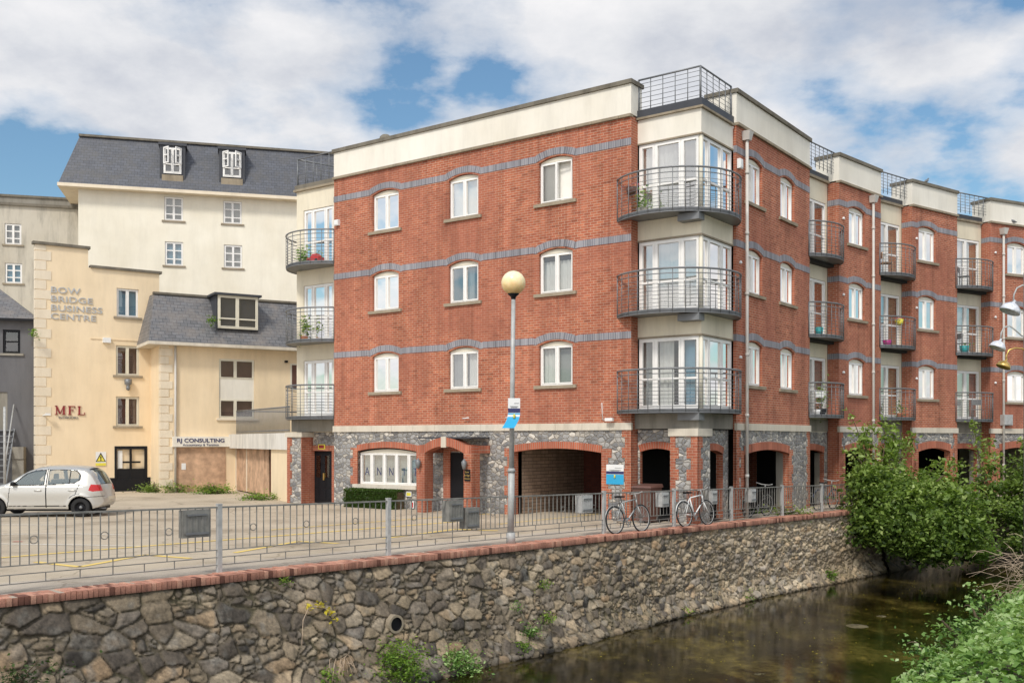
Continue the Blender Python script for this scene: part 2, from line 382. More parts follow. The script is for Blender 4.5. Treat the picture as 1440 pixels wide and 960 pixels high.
class Fr:
    """vertical facade frame: o = plan origin, th = direction of t; b runs inward, z up"""
    def __init__(s, o, th): s.o = Vector((o[0], o[1], 0)); s.th = th; s.u = Vector((math.cos(th), math.sin(th), 0)); s.n = Vector((-math.sin(th), math.cos(th), 0))
    def p(s, t, b=0, z=0): return s.o+s.u*t+s.n*b+Vector((0, 0, z))
    def xy(s, t, b=0): q = s.p(t, b); return (q.x, q.y)
    def off(s, b=0, t=0): q = s.p(t, b); return Fr((q.x, q.y), s.th)
    def t(s, x):
        k = (x-720)/FOC; return (k*s.o.y-s.o.x)/(s.u.x-k*s.u.y)
    def z(s, x, y): return EYE+(YH-y)*(s.o.y+s.t(x)*s.u.y)/FOC
def fr2(a, b): return Fr(a, math.atan2(b[1]-a[1], b[0]-a[0]))
def ground(x, y, z=0.):
    D = (EYE-z)*FOC/(y-YH); return Vector(((x-720)/FOC*D, D, z))

def tag(o, label=None, cat=None, group=None, kind=None):
    if label: o['label'] = label
    if cat: o['category'] = cat
    if group: o['group'] = group
    if kind: o['kind'] = kind
    return o
def empty(name, loc, label, cat, group=None, rz=0):
    o = bpy.data.objects.new(name, None); COL.objects.link(o); o.location = loc; o.rotation_euler = (0, 0, rz); o.empty_display_size = .2
    return tag(o, label, cat, group)
def copy_tree(o, parent=None):
    c = o.copy(); COL.objects.link(c); c.parent = parent
    for ch in list(o.children): copy_tree(ch, c)
    return c

def arc_head(t0, t1, zs, rise, n=10):
    """points left->right along a segmental head"""
    return [(t0+(t1-t0)*i/n, zs+rise*(1-(2*i/n-1)**2)) for i in range(n+1)]
def opening(t0, t1, z0, zs, rise=0., n=10):
    if rise <= 0: return [(t0, z0), (t1, z0), (t1, zs), (t0, zs)]
    return [(t0, z0), (t1, z0)]+list(reversed(arc_head(t0, t1, zs, rise, n)))

def wall(fr, outer, holes, mats, name, parent, depth=.12, b=0., reveal_m=0, deep=None):
    """wall sheet with holes and reveals; deep: list of per-hole depth"""
    mb = MB()
    loops = [[Vector((p[0], p[1], 0)) for p in outer]]+[[Vector((p[0], p[1], 0)) for p in h] for h in holes]
    flat = [p for l in loops for p in l]
    for t in tessellate_polygon(loops):
        pts = [fr.p(flat[i].x, b, flat[i].y) for i in t]
        mb.face(pts, 0, [(flat[i].x+fr.o.x*3.7, flat[i].y) for i in t])
    for hi, h in enumerate(holes):
        d = depth if deep is None else deep[hi]
        for i in range(len(h)):
            a, c = h[i], h[(i+1) % len(h)]
            mb.face([fr.p(a[0], b, a[1]), fr.p(c[0], b, c[1]), fr.p(c[0], b+d, c[1]), fr.p(a[0], b+d, a[1])], reveal_m)
    return mb.build(name, mats, parent, fixn=False)

def strip(mb, fr, path, th, b, m=0, proud=.02, s0=0):
    """soldier-course strip following a path of (t,z) lower edge points, thickness th measured along the normal"""
    s = s0; n = len(path)
    def nrm(i):
        a = path[max(i-1, 0)]; c = path[min(i+1, n-1)]
        d = Vector((c[0]-a[0], c[1]-a[1])); d.normalize(); return Vector((-d.y, d.x))
    for i in range(n-1):
        a, c = path[i], path[i+1]; L = math.hypot(c[0]-a[0], c[1]-a[1])
        na, nc = nrm(i), nrm(i+1)
        A, C = Vector(a), Vector(c); A2 = A+na*th; C2 = C+nc*th
        mb.face([fr.p(A.x, b-proud, A.y), fr.p(C.x, b-proud, C.y), fr.p(C2.x, b-proud, C2.y), fr.p(A2.x, b-proud, A2.y)], m, [(s, .5), (s+L, .5), (s+L, .8), (s, .8)])
        mb.face([fr.p(A2.x, b-proud, A2.y), fr.p(C2.x, b-proud, C2.y), fr.p(C2.x, b+.02, C2.y), fr.p(A2.x, b+.02, A2.y)], m, [(s, .5), (s+L, .5), (s+L, .52), (s, .52)])
        mb.face([fr.p(A.x, b-proud, A.y), fr.p(C.x, b-proud, C.y), fr.p(C.x, b+.1, C.y), fr.p(A.x, b+.1, A.y)], m, [(s, .5), (s+L, .5), (s+L, .6), (s, .6)])
        s += L
    return s

def quoins(mb, fr, te, sgn, z0, z1, b, proud=.015, w=(.34, .225), h=.3, m=0, gap=0.):
    z = z0; i = 0
    while z < z1-1e-3:
        zz = min(z+h, z1); ww = w[i % 2]
        t0, t1 = (te, te+sgn*ww) if sgn > 0 else (te-ww, te)
        mb.fbox(fr, t0, t1, b-proud, b+.05, z+gap, zz-gap, m); z = zz; i += 1

# ------------------------------------------------------------------ windows
def curtain_mesh(fr, t0, t1, b, z0, z1, style):
    mb = MB()
    if style == 'flat':
        mb.face([fr.p(t0, b, z0), fr.p(t1, b, z0), fr.p(t1, b, z1), fr.p(t0, b, z1)]); return mb
    n = max(6, int((t1-t0)/.03)); ph = rng.random()*6
    P = [(t0+(t1-t0)*i/n, b+.025*math.sin(i*1.25+ph)+.012*math.sin(i*.53+ph*2)) for i in range(n+1)]
    for i in range(n):
        mb.face([fr.p(P[i][0], P[i][1], z0), fr.p(P[i+1][0], P[i+1][1], z0), fr.p(P[i+1][0], P[i+1][1], z1), fr.p(P[i][0], P[i][1], z1)], 0, None, True)
    return mb

def window(fr, t0, t1, z0, z1, parent, rise=0., b=.09, cols=(.5,), transoms=(), mat='upvc', glass='glass', curtains=(), sill=None, fw=.06, name='window', sash=.04, midrail=None, openleaf=None, sillmat='sill', label=None):
    fw = fw*.78; sash = sash*.8
    """framed window; cols = relative mullion positions; curtains = list of (rel0, rel1, relz0, relz1, material, style)"""
    mb = MB(); W = t1-t0; H = z1-z0; o = fr.p((t0+t1)/2, b, z0)
    d0, d1 = b, b+.07
    mb.fbox(fr, t0, t0+fw, d0, d1, z0, z1+.001); mb.fbox(fr, t1-fw, t1, d0, d1, z0, z1+.001)
    mb.fbox(fr, t0+fw, t1-fw, d0, d1, z0, z0+fw); mb.fbox(fr, t0+fw, t1-fw, d0, d1, z1-fw, z1)
    if rise > 0:
        h = arc_head(t0, t1, z1, rise)
        for i in range(len(h)-1):
            a, c = h[i], h[i+1]
            mb.hexa([fr.p(a[0], d0-.012, z1-.01), fr.p(c[0], d0-.012, z1-.01), fr.p(c[0], d1, z1-.01), fr.p(a[0], d1, z1-.01), fr.p(a[0], d0-.012, a[1]), fr.p(c[0], d0-.012, c[1]), fr.p(c[0], d1, c[1]), fr.p(a[0], d1, a[1])], 1)
    xs = [t0+fw]+[t0+W*c for c in cols]+[t1-fw]
    for i, c in enumerate(cols):
        mb.fbox(fr, t0+W*c-.027, t0+W*c+.027, d0-.004, d1, z0+fw, z1-fw)
    for tr in transoms: mb.fbox(fr, t0+fw, t1-fw, d0+.003, d1-.003, z0+H*tr-.03, z0+H*tr+.03)
    # sashes
    for i in range(len(xs)-1):
        a = xs[i]+(.027 if i > 0 else 0)+.004; c = xs[i+1]-(.027 if i < len(xs)-2 else 0)-.004
        zz0, zz1 = z0+fw+.004, z1-fw-.004
        if openleaf and openleaf[0] == i:
            an = openleaf[1]*openleaf[2]; piv = fr.p(a if an > 0 else c, b, 0); f2 = Fr((piv.x, piv.y), fr.th-an if True else 0)
            w_ = c-a; aa, cc = (0, w_) if an > 0 else (-w_, 0)
            for (p0, p1, q0, q1) in ((aa, aa+sash, zz0, zz1), (cc-sash, cc, zz0, zz1), (aa+sash, cc-sash, zz0, zz0+sash), (aa+sash, cc-sash, zz1-sash, zz1)):
                mb.fbox(f2, p0, p1, -.045, .0, q0, q1)
            continue
        for (p0, p1, q0, q1) in ((a, a+sash, zz0, zz1), (c-sash, c, zz0, zz1), (a+sash, c-sash, zz0, zz0+sash), (a+sash, c-sash, zz1-sash, zz1)):
            mb.fbox(fr, p0, p1, d0-.014, d1-.01, q0, q1)
    w = mb.build(name, [mat, 'upvc_cream' if mat == 'upvc' else mat], parent, origin=o)
    if label: w['label'] = label
    g = MB()
    for i in range(len(xs)-1):
        if openleaf and openleaf[0] == i: continue
        a, c = xs[i], xs[i+1]
        g.face([fr.p(a, b+.035, z0+.03), fr.p(c, b+.035, z0+.03), fr.p(c, b+.035, z1-.03), fr.p(a, b+.035, z1-.03)])
    go = g.build('pane', glass, w)
    for (a, c, za, zc, cm, st) in curtains:
        curtain_mesh(fr, t0+.02+(W-.04)*a, t0+.02+(W-.04)*c, b+.16, z0+H*za, z0+H*zc, st).build('curtain' if st != 'flat' else 'blind', cm, w)
    if sill:
        s = MB(); s.fbox(fr, t0-sill, t1+sill, -.075, b+.0, z0-.10, z0-.004)
        s.build('sill', sillmat, w)
    return w

# ------------------------------------------------------------------ the red brick apartment building
P0 = (3.41, 29.07); TH = math.atan2(-.589, .808)
F = Fr(P0, TH)                                    # car park front, t from -12.05 to 0
Q = F.xy(2.1, 0)
RR = Fr(Q, TH+math.pi/2)                          # river front, t measured from the notional corner
A1 = RR.xy(2.5); R1 = Fr(A1, TH+math.pi/2); L1 = 6.12
S2, E2 = (11.73, 36.5), (14.07, 38.8)
S3, E3 = (15.8, 40.2), (18.45, 42.15)
S4 = (20.35, 43.28); E4 = (26.2, 46.2)
G2, G3, G4 = fr2(S2, E2), fr2(S3, E3), fr2(S4, E4)
def dist(a, b): return math.hypot(a[0]-b[0], a[1]-b[1])
E1 = R1.xy(L1)
apt = empty('apartment_building', (P0[0], P0[1], 0), 'four storey red brick apartment block with blue brick bands and curved steel balconies', 'building')
ZB, ZT, ZC = 2.8, 11.58, 12.5
LV = [3.95, 6.73, 9.46]          # sills
LH = [5.17, 7.95, 10.72]         # springing of heads
RISE = .13
BANDZ = [5.22, 8.0, 10.75]

def brick_front(fr, L, wins, t_start=0., parapet=True, gopen=(), name='front_wall', ret0=0., ret1=0., wpos=None, styles=None, wide=1.22):
    """one flat stretch of the block: stone ground floor, brick storeys, bands, hoods, parapet"""
    holes = []
    for tc in wins:
        for k in range(3): holes.append(opening(tc-wide/2, tc+wide/2, LV[k], LH[k], RISE))
    w = wall(fr, [(t_start, ZB), (L, ZB), (L, ZT), (t_start, ZT)], holes, ['brick'], 'brick_wall', apt, .14)
    # returns at either end
    if ret0:
        mb = MB(); mb.face([fr.p(t_start, 0, ZB), fr.p(t_start, ret0, ZB), fr.p(t_start, ret0, ZT), fr.p(t_start, 0, ZT)]); mb.build('return_wall', 'brick', apt)
        mb = MB(); mb.face([fr.p(t_start, 0, 0), fr.p(t_start, ret0, 0), fr.p(t_start, ret0, ZB), fr.p(t_start, 0, ZB)]); mb.build('return_wall', 'brick', apt)
    if ret1:
        mb = MB(); mb.face([fr.p(L, 0, ZB), fr.p(L, ret1, ZB), fr.p(L, ret1, ZT), fr.p(L, 0, ZT)]); mb.build('return_wall', 'brick', apt)
        mb = MB(); mb.face([fr.p(L, 0, 0), fr.p(L, ret1, 0), fr.p(L, ret1, ZB), fr.p(L, 0, ZB)]); mb.build('return_wall', 'brick', apt)
    # blue bands with hoods over each window
    for k in range(3):
        mb = MB(); path = []
        zb = BANDZ[k]; t = t_start
        path.append((t_start, zb))
        for tc in wins:
            a, c = tc-wide/2-.1, tc+wide/2+.1
            if a > t_start+.02: path.append((a-.12, zb))
            for (tt, zz) in arc_head(a, c, LH[k]+.03, RISE+.015, 12): path.append((tt, zz))
            if c < L-.02: path.append((c+.12, zb))
        path.append((L, zb))
        strip(mb, fr, path, .205, 0, 0, .014)
        if ret0:
            mb.face([fr.p(t_start-.012, -.016, zb), fr.p(t_start-.012, ret0, zb), fr.p(t_start-.012, ret0, zb+.205), fr.p(t_start-.012, -.016, zb+.205)], 0, [(0, .5), (ret0, .5), (ret0, .8), (0, .8)])
        mb.build('blue_brick_band', 'brick_blue', apt, fixn=False)
    # pale stone string course in blocks
    mb = MB(); t = t_start-(.03 if ret0 else 0); e = L+(.03 if ret1 else 0)
    while t < e-.01:
        t2 = min(t+.95, e); 
        if e-t2 < .3: t2 = e
        mb.fbox(fr, t+.004, t2-.004, -.05, .04, 2.60, 2.81); t = t2
    mb.build('string_course', 'sandstone', apt)
    # parapet
    if parapet:
        mb = MB(); mb.fbox(fr, t_start, L, -.012, .22, ZT+.05, ZC); mb.build('parapet', 'white_render', apt)
        mb = MB(); t = t_start-.05
        while t < L+.05-.01:
            t2 = min(t+1.1, L+.05); mb.fbox(fr, t+.003, t2-.003, -.075, .28, ZC+.002, ZC+.12); t = t2
        mb.build('coping', 'coping', apt)
        mb = MB(); t = t_start-.02
        while t < L+.02-.01:
            t2 = min(t+.9, L+.02); mb.fbox(fr, t+.006, t2-.006, -.085, .1, ZT-.03, ZT+.048); t = t2
        mb.build('parapet_ledge', 'sill', apt)
    # windows
    for i, tc in enumerate(wins):
        for k in range(3):
            st = (styles or {}).get((i, k), {})
            kw = dict(rise=RISE-.02, b=.09, sill=.16, curtains=[[(0, .42, 0, 1, 'curtain', 'wave'), (.58, 1, 0, 1, 'curtain', 'wave')], [(0, 1, 0, .7, 'curtain_grey', 'wave')], [(0, 1, 0, 1, 'curtain', 'wave')]][(i+k*2+int(L)) % 3]); kw.update(st)
            window(fr, tc-wide/2+.01, tc+wide/2-.01, LV[k]+.01, LH[k], apt, **kw)

def ground_floor(fr, t0, t1, arches, deep=.25, ringh=.29, jambs=True, top=2.6, quoin0=False, quoin1=False, b=0.):
    """rubble stone ground floor with segmental brick arches; arches = (t0,t1,z0,spring,rise)"""
    holes = [opening(a, c, z0, zs, r, 14) for (a, c, z0, zs, r) in arches]
    # an opening that reaches the ground: notch the outline
    outer = [(t0, -.05)]
    hs = []
    for (a, c, z0, zs, r), h in zip(arches, holes):
        if z0 <= 0:
            outer += [(a, -.05)]+arc_head(a, c, zs, r, 14)+[(c, -.05)]
        else: hs.append(h)
    outer += [(t1, -.05), (t1, top), (t0, top)]
    wall(fr, outer, hs, ['rubble'], 'stone_wall', apt, .25, b)
    def mk(fr, te, sg, z0, z1, w=(.34, .225), extra=None):
        q = MB(); quoins(q, fr, te, sg, z0, z1, b, w=w)
        if extra: q.face(extra)
        q.build('brick_quoins', 'brick', apt, fixn=False)
    for (a, c, z0, zs, r) in arches:
        mb = MB()
        h = arc_head(a, c, zs, r, 14)
        strip(mb, fr, [(a-.24, zs-.03)]+h+[(c+.24, zs-.03)] if False else h, ringh, b, 0, .02)
        if z0 <= 0 or deep:
            d = deep if z0 <= 0 else .25
            for i in range(len(h)-1):
                p, q = h[i], h[i+1]
                mb.face([fr.p(p[0], b-.02, p[1]), fr.p(q[0], b-.02, q[1]), fr.p(q[0], b+d, q[1]), fr.p(p[0], b+d, p[1])], 0, [(i*.2, .5), (i*.2+.2, .5), (i*.2+.2, .9), (i*.2, .9)])
            for tt, sg in ((a, -1), (c, 1)):
                ex = [fr.p(tt, b-.018, max(z0, -.05)), fr.p(tt, b+d, max(z0, -.05)), fr.p(tt, b+d, zs), fr.p(tt, b-.018, zs)]
                if jambs: mk(fr, tt, sg, max(z0, 0), zs+.12, extra=ex)
                else: q = MB(); q.face(ex); q.build('arch_jamb', 'brick', apt, fixn=False)
        mb.build('brick_arch', 'brick_arch', apt, fixn=False)
    if quoin0: mk(fr, t0, 1, 0, top, (.30, .20))
    if quoin1: mk(fr, t1, -1, 0, top, (.30, .20))

WS = 'wave'; FL = 'flat'
fstyles = {
 (0, 2): dict(glass='glass_bright', curtains=[(0, 1, 0, 1, 'curtain', WS)]),
 (1, 2): dict(glass='glass', curtains=[(0, 1, 0, 1, 'blind_white', FL)]),
 (2, 2): dict(glass='glass', curtains=[(0, 1, 0, 1, 'blind_white', FL)], openleaf=(1, 1, -.12)),
 (0, 1): dict(glass='glass', curtains=[(0, .3, 0, 1, 'curtain_grey', WS)]),
 (1, 1): dict(glass='glass', curtains=[(.5, .75, 0, 1, 'curtain_grey', WS)]),
 (2, 1): dict(glass='glass', curtains=[(0, 1, 0, .82, 'curtain', WS)]),
 (0, 0): dict(glass='glass', curtains=[(0, .55, 0, 1, 'curtain', WS), (.6, 1, 0, 1, 'curtain_grey', WS)]),
 (1, 0): dict(glass='glass', curtains=[(0, .5, 0, 1, 'curtain_grey', WS), (.55, 1, 0, 1, 'curtain', WS)]),
 (2, 0): dict(glass='glass', curtains=[(0, .42, 0, 1, 'curtain', WS), (.5, 1, 0, .9, 'curtain_grey', FL)]),
}
brick_front(F, 0., [-9.57, -6.16, -2.6], t_start=-12.05, styles=fstyles, ret0=.5, ret1=.38)
r1s = {(0, 2): dict(glass='glass', curtains=[(0, 1, 0, 1, 'curtain', WS)]), (1, 2): dict(glass='glass'), (0, 1): dict(glass='glass_bright'),
       (0, 0): dict(curtains=[(.1, .45, 0, 1, 'curtain_grey', WS), (.5, 1, 0, 1, 'curtain_grey', WS)]), (1, 0): dict(curtains=[(0, 1, 0, 1, 'curtain_grey', FL)])}
brick_front(R1, L1, [1.36, 4.08], ret0=.09, ret1=.44, styles=r1s)
L2, L3, L4 = dist(S2, E2), dist(S3, E3), dist(S4, E4)
brick_front(G2, L2, [G2.t(1205)], ret0=.44, ret1=.44, styles={(0, 2): dict(glass='glass_bright', curtains=[(0, 1, 0, 1, 'curtain_blue', FL)]), (0, 0): dict(curtains=[(.3, 1, 0, 1, 'curtain', WS)])})
brick_front(G3, L3, [G3.t(1304)], ret0=.44, ret1=.44, styles={(0, 1): dict(curtains=[(0, .7, 0, .8, 'curtain', FL)])})
brick_front(G4, L4, [G4.t(1430), G4.t(1430)+3.0], ret0=.44, ret1=.44, styles={(0, 0): dict(curtains=[(.6, 1, 0, 1, 'curtain_grey', WS)])})

# --- ground floor, car park front
zS = 1.85
a_w = (F.t(503), F.t(586)); a_g = (F.t(722), F.t(846))
pd = (F.t(633), F.t(653))
ground_floor(F, -12.05, 0., [(a_w[0], a_w[1], .78, 1.93, .12), (a_g[0], a_g[1], 0, 1.94, .12)], quoin1=True, ringh=.21)
# arched ground floor window with etched letters
gw = window(F, a_w[0]+.02, a_w[1]-.02, .79, 1.88, apt, rise=.12, b=.12, cols=[(F.t(x)-a_w[0]-.02)/(a_w[1]-a_w[0]-.04) for x in (519.5, 537, 554.3, 571.8)], glass='glass_low', curtains=[(0, 1, 0, 1, 'curtain_net', WS)], fw=.055)
sl = MB(); sl.fbox(F, a_w[0]-.14, a_w[1]+.06, -.12, .118, .66, .785); sl.build('sill', 'sandstone', gw)
def text_mesh(txt, size, depth=.01, align='CENTER', space=1.0, offset=0.):
    cu = bpy.data.curves.new('text', 'FONT'); cu.body = txt; cu.size = size; cu.extrude = depth; cu.align_x = align; cu.space_character = space; cu.offset = offset
    ob = bpy.data.objects.new('text', cu); COL.objects.link(ob)
    bpy.context.view_layer.update()
    me = bpy.data.meshes.new_from_object(ob); bpy.data.objects.remove(ob); bpy.data.curves.remove(cu)
    return me
def put_text(txt, fr, t, b, z, size, mat, parent, name='lettering', sx=1., depth=.01, align='CENTER', space=1., offset=0.):
    me = text_mesh(txt, size, depth, align, space, offset); me.materials.clear(); me.materials.append(M[mat])
    me.transform(Matrix.Scale(sx, 4, (1, 0, 0))); me.transform(Matrix.Rotation(R(90), 4, 'X')); me.transform(Matrix.Rotation(fr.th, 4, 'Z'))
    o = bpy.data.objects.new(name, me); COL.objects.link(o); q = fr.p(t, b, z)
    o0 = Vector((0, 0, 0)); pp = parent
    while pp is not None: o0 += pp.location; pp = pp.parent
    o.parent = parent; o.location = q-o0; return o
for x, ch in ((512, 'A'), (529, 'N'), (546, 'N'), (564, 'I'), (580, 'T')):
    put_text(ch, F, F.t(x), .150, 1.10, .40, 'navy', gw, sx=.8, depth=.001, offset=-.004)
# porch
Fp = F.off(-.95)
pl0, pl1 = Fp.t(586), Fp.t(597); pr0, pr1 = Fp.t(652), Fp.t(663)
for q0, q1 in ((pl0, pl1), (pr0, pr1)): mb = MB(); mb.fbox(Fp, q0, q1, 0, .42, 0, 1.9); mb.build('porch_pier', 'brick', apt)
mb = MB()
h = arc_head(pl1, pr0, 1.9, .22, 12)
outer = [(pl0, 1.902), (pl1, 1.902)]+h[1:-1]+[(pr0, 1.902), (pr1, 1.902), (pr1, 2.14)]+[(t, z+.27) for t, z in reversed(h)]+[(pl0, 2.14)]
fl = [Vector((p[0], p[1], 0)) for p in outer]
for t in tessellate_polygon([fl]):
    for bb in (0, .36):
        mb.face([Fp.p(fl[i].x, bb, fl[i].y) for i in t], 0, [(fl[i].x, .5) for i in t])
for i in range(len(outer)):
    a, c = outer[i], outer[(i+1) % len(outer)]
    mb.face([Fp.p(a[0], 0, a[1]), Fp.p(c[0], 0, c[1]), Fp.p(c[0], .36, c[1]), Fp.p(a[0], .36, a[1])], 0, [(0, .5), (.2, .5), (.2, .7), (0, .7)])
for tt in (pl0, pr1-.3): mb.fbox(Fp, tt, tt+.3, .362, .948, 1.9, 2.14)
mb.build('porch_arch', 'brick_arch', apt, fixn=False)
mb = MB(); tm = (pl1+pr0)/2; mb.fbox(Fp, tm-.1, tm+.1, -.03, .1, 2.08, 2.42); mb.build('keystone', 'sandstone', apt)
mb = MB(); mb.fbox(Fp, pl0+.02, pr1-.02, .02, .94, 2.36, 2.41); mb.build('porch_roof', 'lead', apt)
# doorway in the wall behind the porch
dq = (F.t(634), F.t(655))
mb = MB(); mb.fbox(F, dq[0], dq[1], -.012, .02, 0, 1.9); mb.build('doorway', 'black', apt)
mb = MB(); mb.fbox(F, dq[0]-.28, dq[0], -.05, .02, 0, 1.95); mb.fbox(F, dq[1], dq[1]+.22, -.05, .02, 0, 1.95); mb.fbox(F, dq[0]-.28, dq[1]+.22, -.052, .02, 1.95, 2.12); mb.build('door_surround', 'brick', apt)
mb = MB(); mb.fbox(Fp, pr0+.05, pr1-.04, -.03, -.004, 1.05, 1.4); pq = mb.build('name_plaque', 'black', apt)
for i, w_ in enumerate(('Bow', 'Bridge', 'House')): put_text(w_, Fp, (pr0+pr1)/2, -.034, 1.30-.1*i, .085, 'gold', pq, depth=.002)
for tt in ((pl0+pl1)/2, (pr0+pr1)/2-.04):
    mb = MB(); c = Fp.p(tt, -.12, 1.52)
    mb.lathe(c, [(.001, -.12), (.045, -.10), (.075, 0), (.09, .12), (.05, .16), (.02, .2), (.001, .22)], 10); mb.bar(Fp.p(tt, 0, 1.6), Fp.p(tt, -.12, 1.74), .012)
    mb.build('wall_lantern', 'steel', apt)
# garage passage
mb = MB(); g0, g1 = a_g
mb.face([F.p(g0, .45, 0), F.p(g0, 4.1, 0), F.p(g0, 4.1, 2.5), F.p(g0, .45, 2.5)], 0)
mb.build('passage_side_wall', 'brick_tan', apt, fixn=False)
mb = MB(); mb.face([F.p(g0, 4.1, 0), F.p(g1+1, 4.1, 0), F.p(g1+1, 4.1, 2.5), F.p(g0, 4.1, 2.5)])
mb.face([F.p(g1+.4, .45, 0), F.p(g1+.4, 4.1, 0), F.p(g1+.4, 4.1, 2.5), F.p(g1+.4, .45, 2.5)])
mb.build('passage_back_wall', 'brick_dark', apt, fixn=False)

# --- river front ground floors, each with its own arch
def deepjamb(fr, a, c, b0, b1, z):
    jb = MB(); jb.face([fr.p(c, b0, 0), fr.p(c, b1, 0), fr.p(c, b1, z), fr.p(c, b0, z)]); jb.build('concrete_pier', 'concrete', apt, fixn=False)
ground_floor(R1, 0, L1, [(.56, 4.2, 0, 1.87, .14)], quoin0=True, quoin1=True, ringh=.25, deep=.2); deepjamb(R1, .56, 4.2, .2, .44, 2.1)
ground_floor(G2, 0, L2, [(.45, 2.75, 0, 1.85, .14)], quoin0=True, quoin1=True, ringh=.25, deep=.2); deepjamb(G2, .45, 2.75, .2, .44, 2.1)
ground_floor(G3, 0, L3, [(.45, 2.75, 0, 1.85, .14)], quoin0=True, quoin1=True)
ground_floor(G4, 0, L4, [(.6, 3.0, 0, 1.85, .14), (3.6, 5.8, 0, 1.85, .14)], quoin0=True, quoin1=True)

# --- recessed balcony bays between the brick stretches
FLO = [3.2, 5.95, 8.72]; HEAD = [5.25, 8.03, 10.83]
def balcony(arc, inner, z, parent, nbar, ncw=8, h=1.08, name='balcony', br=.012, side=True):
    """slab along a plan arc; railing of curved rails, wires and bars"""
    mb = MB(); mb.poly_prism(arc+inner, z-.10, z-.03, 0)
    n = len(arc); cxm = sum(p[0] for p in inner)/len(inner); cym = sum(p[1] for p in inner)/len(inner)
    for i in range(n-1):   # edge channel
        a, c = Vector(arc[i]), Vector(arc[i+1])
        mb.hexa([(a.x, a.y, z-.12), (c.x, c.y, z-.12), (c.x*.98+cxm*.02, c.y*.98+cym*.02, z-.12), (a.x*.98+cxm*.02, a.y*.98+cym*.02, z-.12), (a.x, a.y, z-.0), (c.x, c.y, z-.0), (c.x*.98+cxm*.02, c.y*.98+cym*.02, z-.0), (a.x*.98+cxm*.02, a.y*.98+cym*.02, z-.0)])
    bo = mb.build(name, 'steel', parent, origin=Vector((arc[n//2][0], arc[n//2][1], z)))
    rl = MB()
    P3 = lambda zz: [(p[0], p[1], zz) for p in arc]
    rl.tube(P3(z+h), .028, 6); rl.tube(P3(z+h-.14), .014, 5)
    for k in range(ncw): rl.tube(P3(z+.06+k*(h-.26)/ncw), .007, 4)
    # cumulative length
    cl = [0.]
    for i in range(n-1): cl.append(cl[-1]+dist(arc[i], arc[i+1]))
    for k in range(nbar+1):
        s = cl[-1]*k/nbar; i = max(j for j in range(n) if cl[j] <= s+1e-9); i = min(i, n-2)
        f = (s-cl[i])/(cl[i+1]-cl[i]); x = arc[i][0]*(1-f)+arc[i+1][0]*f; y = arc[i][1]*(1-f)+arc[i+1][1]*f
        rl.tube([(x, y, z-.1), (x, y, z+h)], .02 if k in (0, nbar) else br, 5)
    rl.build('railing', 'steel', bo)
    return bo

def terrace_rail(pts, z0, h, nb, parent, nw=6):
    rl = MB()
    for i in range(len(pts)-1):
        a, c = Vector((*pts[i], 0)), Vector((*pts[i+1], 0)); n = max(2, int(round((c-a).length/nb)))
        up = lambda q, z: (q.x, q.y, z)
        rl.tube([up(a, z0+h), up(c, z0+h)], .028, 6)
        for k in range(nw): zz = z0+.1+(h-.22)*k/(nw-1); rl.tube([up(a, zz), up(c, zz)], .008, 4)
        for k in range(n+1): q = a.lerp(c, k/n); rl.tube([up(q, z0), up(q, z0+h)], .032 if k in (0, n) else .014, 5)
    return rl.build('terrace_railing', 'steel', parent)

def arc_plan(cx, cy, r, a0, a1, n=22):
    return [(cx+r*math.cos(a0+(a1-a0)*i/n), cy+r*math.sin(a0+(a1-a0)*i/n)) for i in range(n+1)]

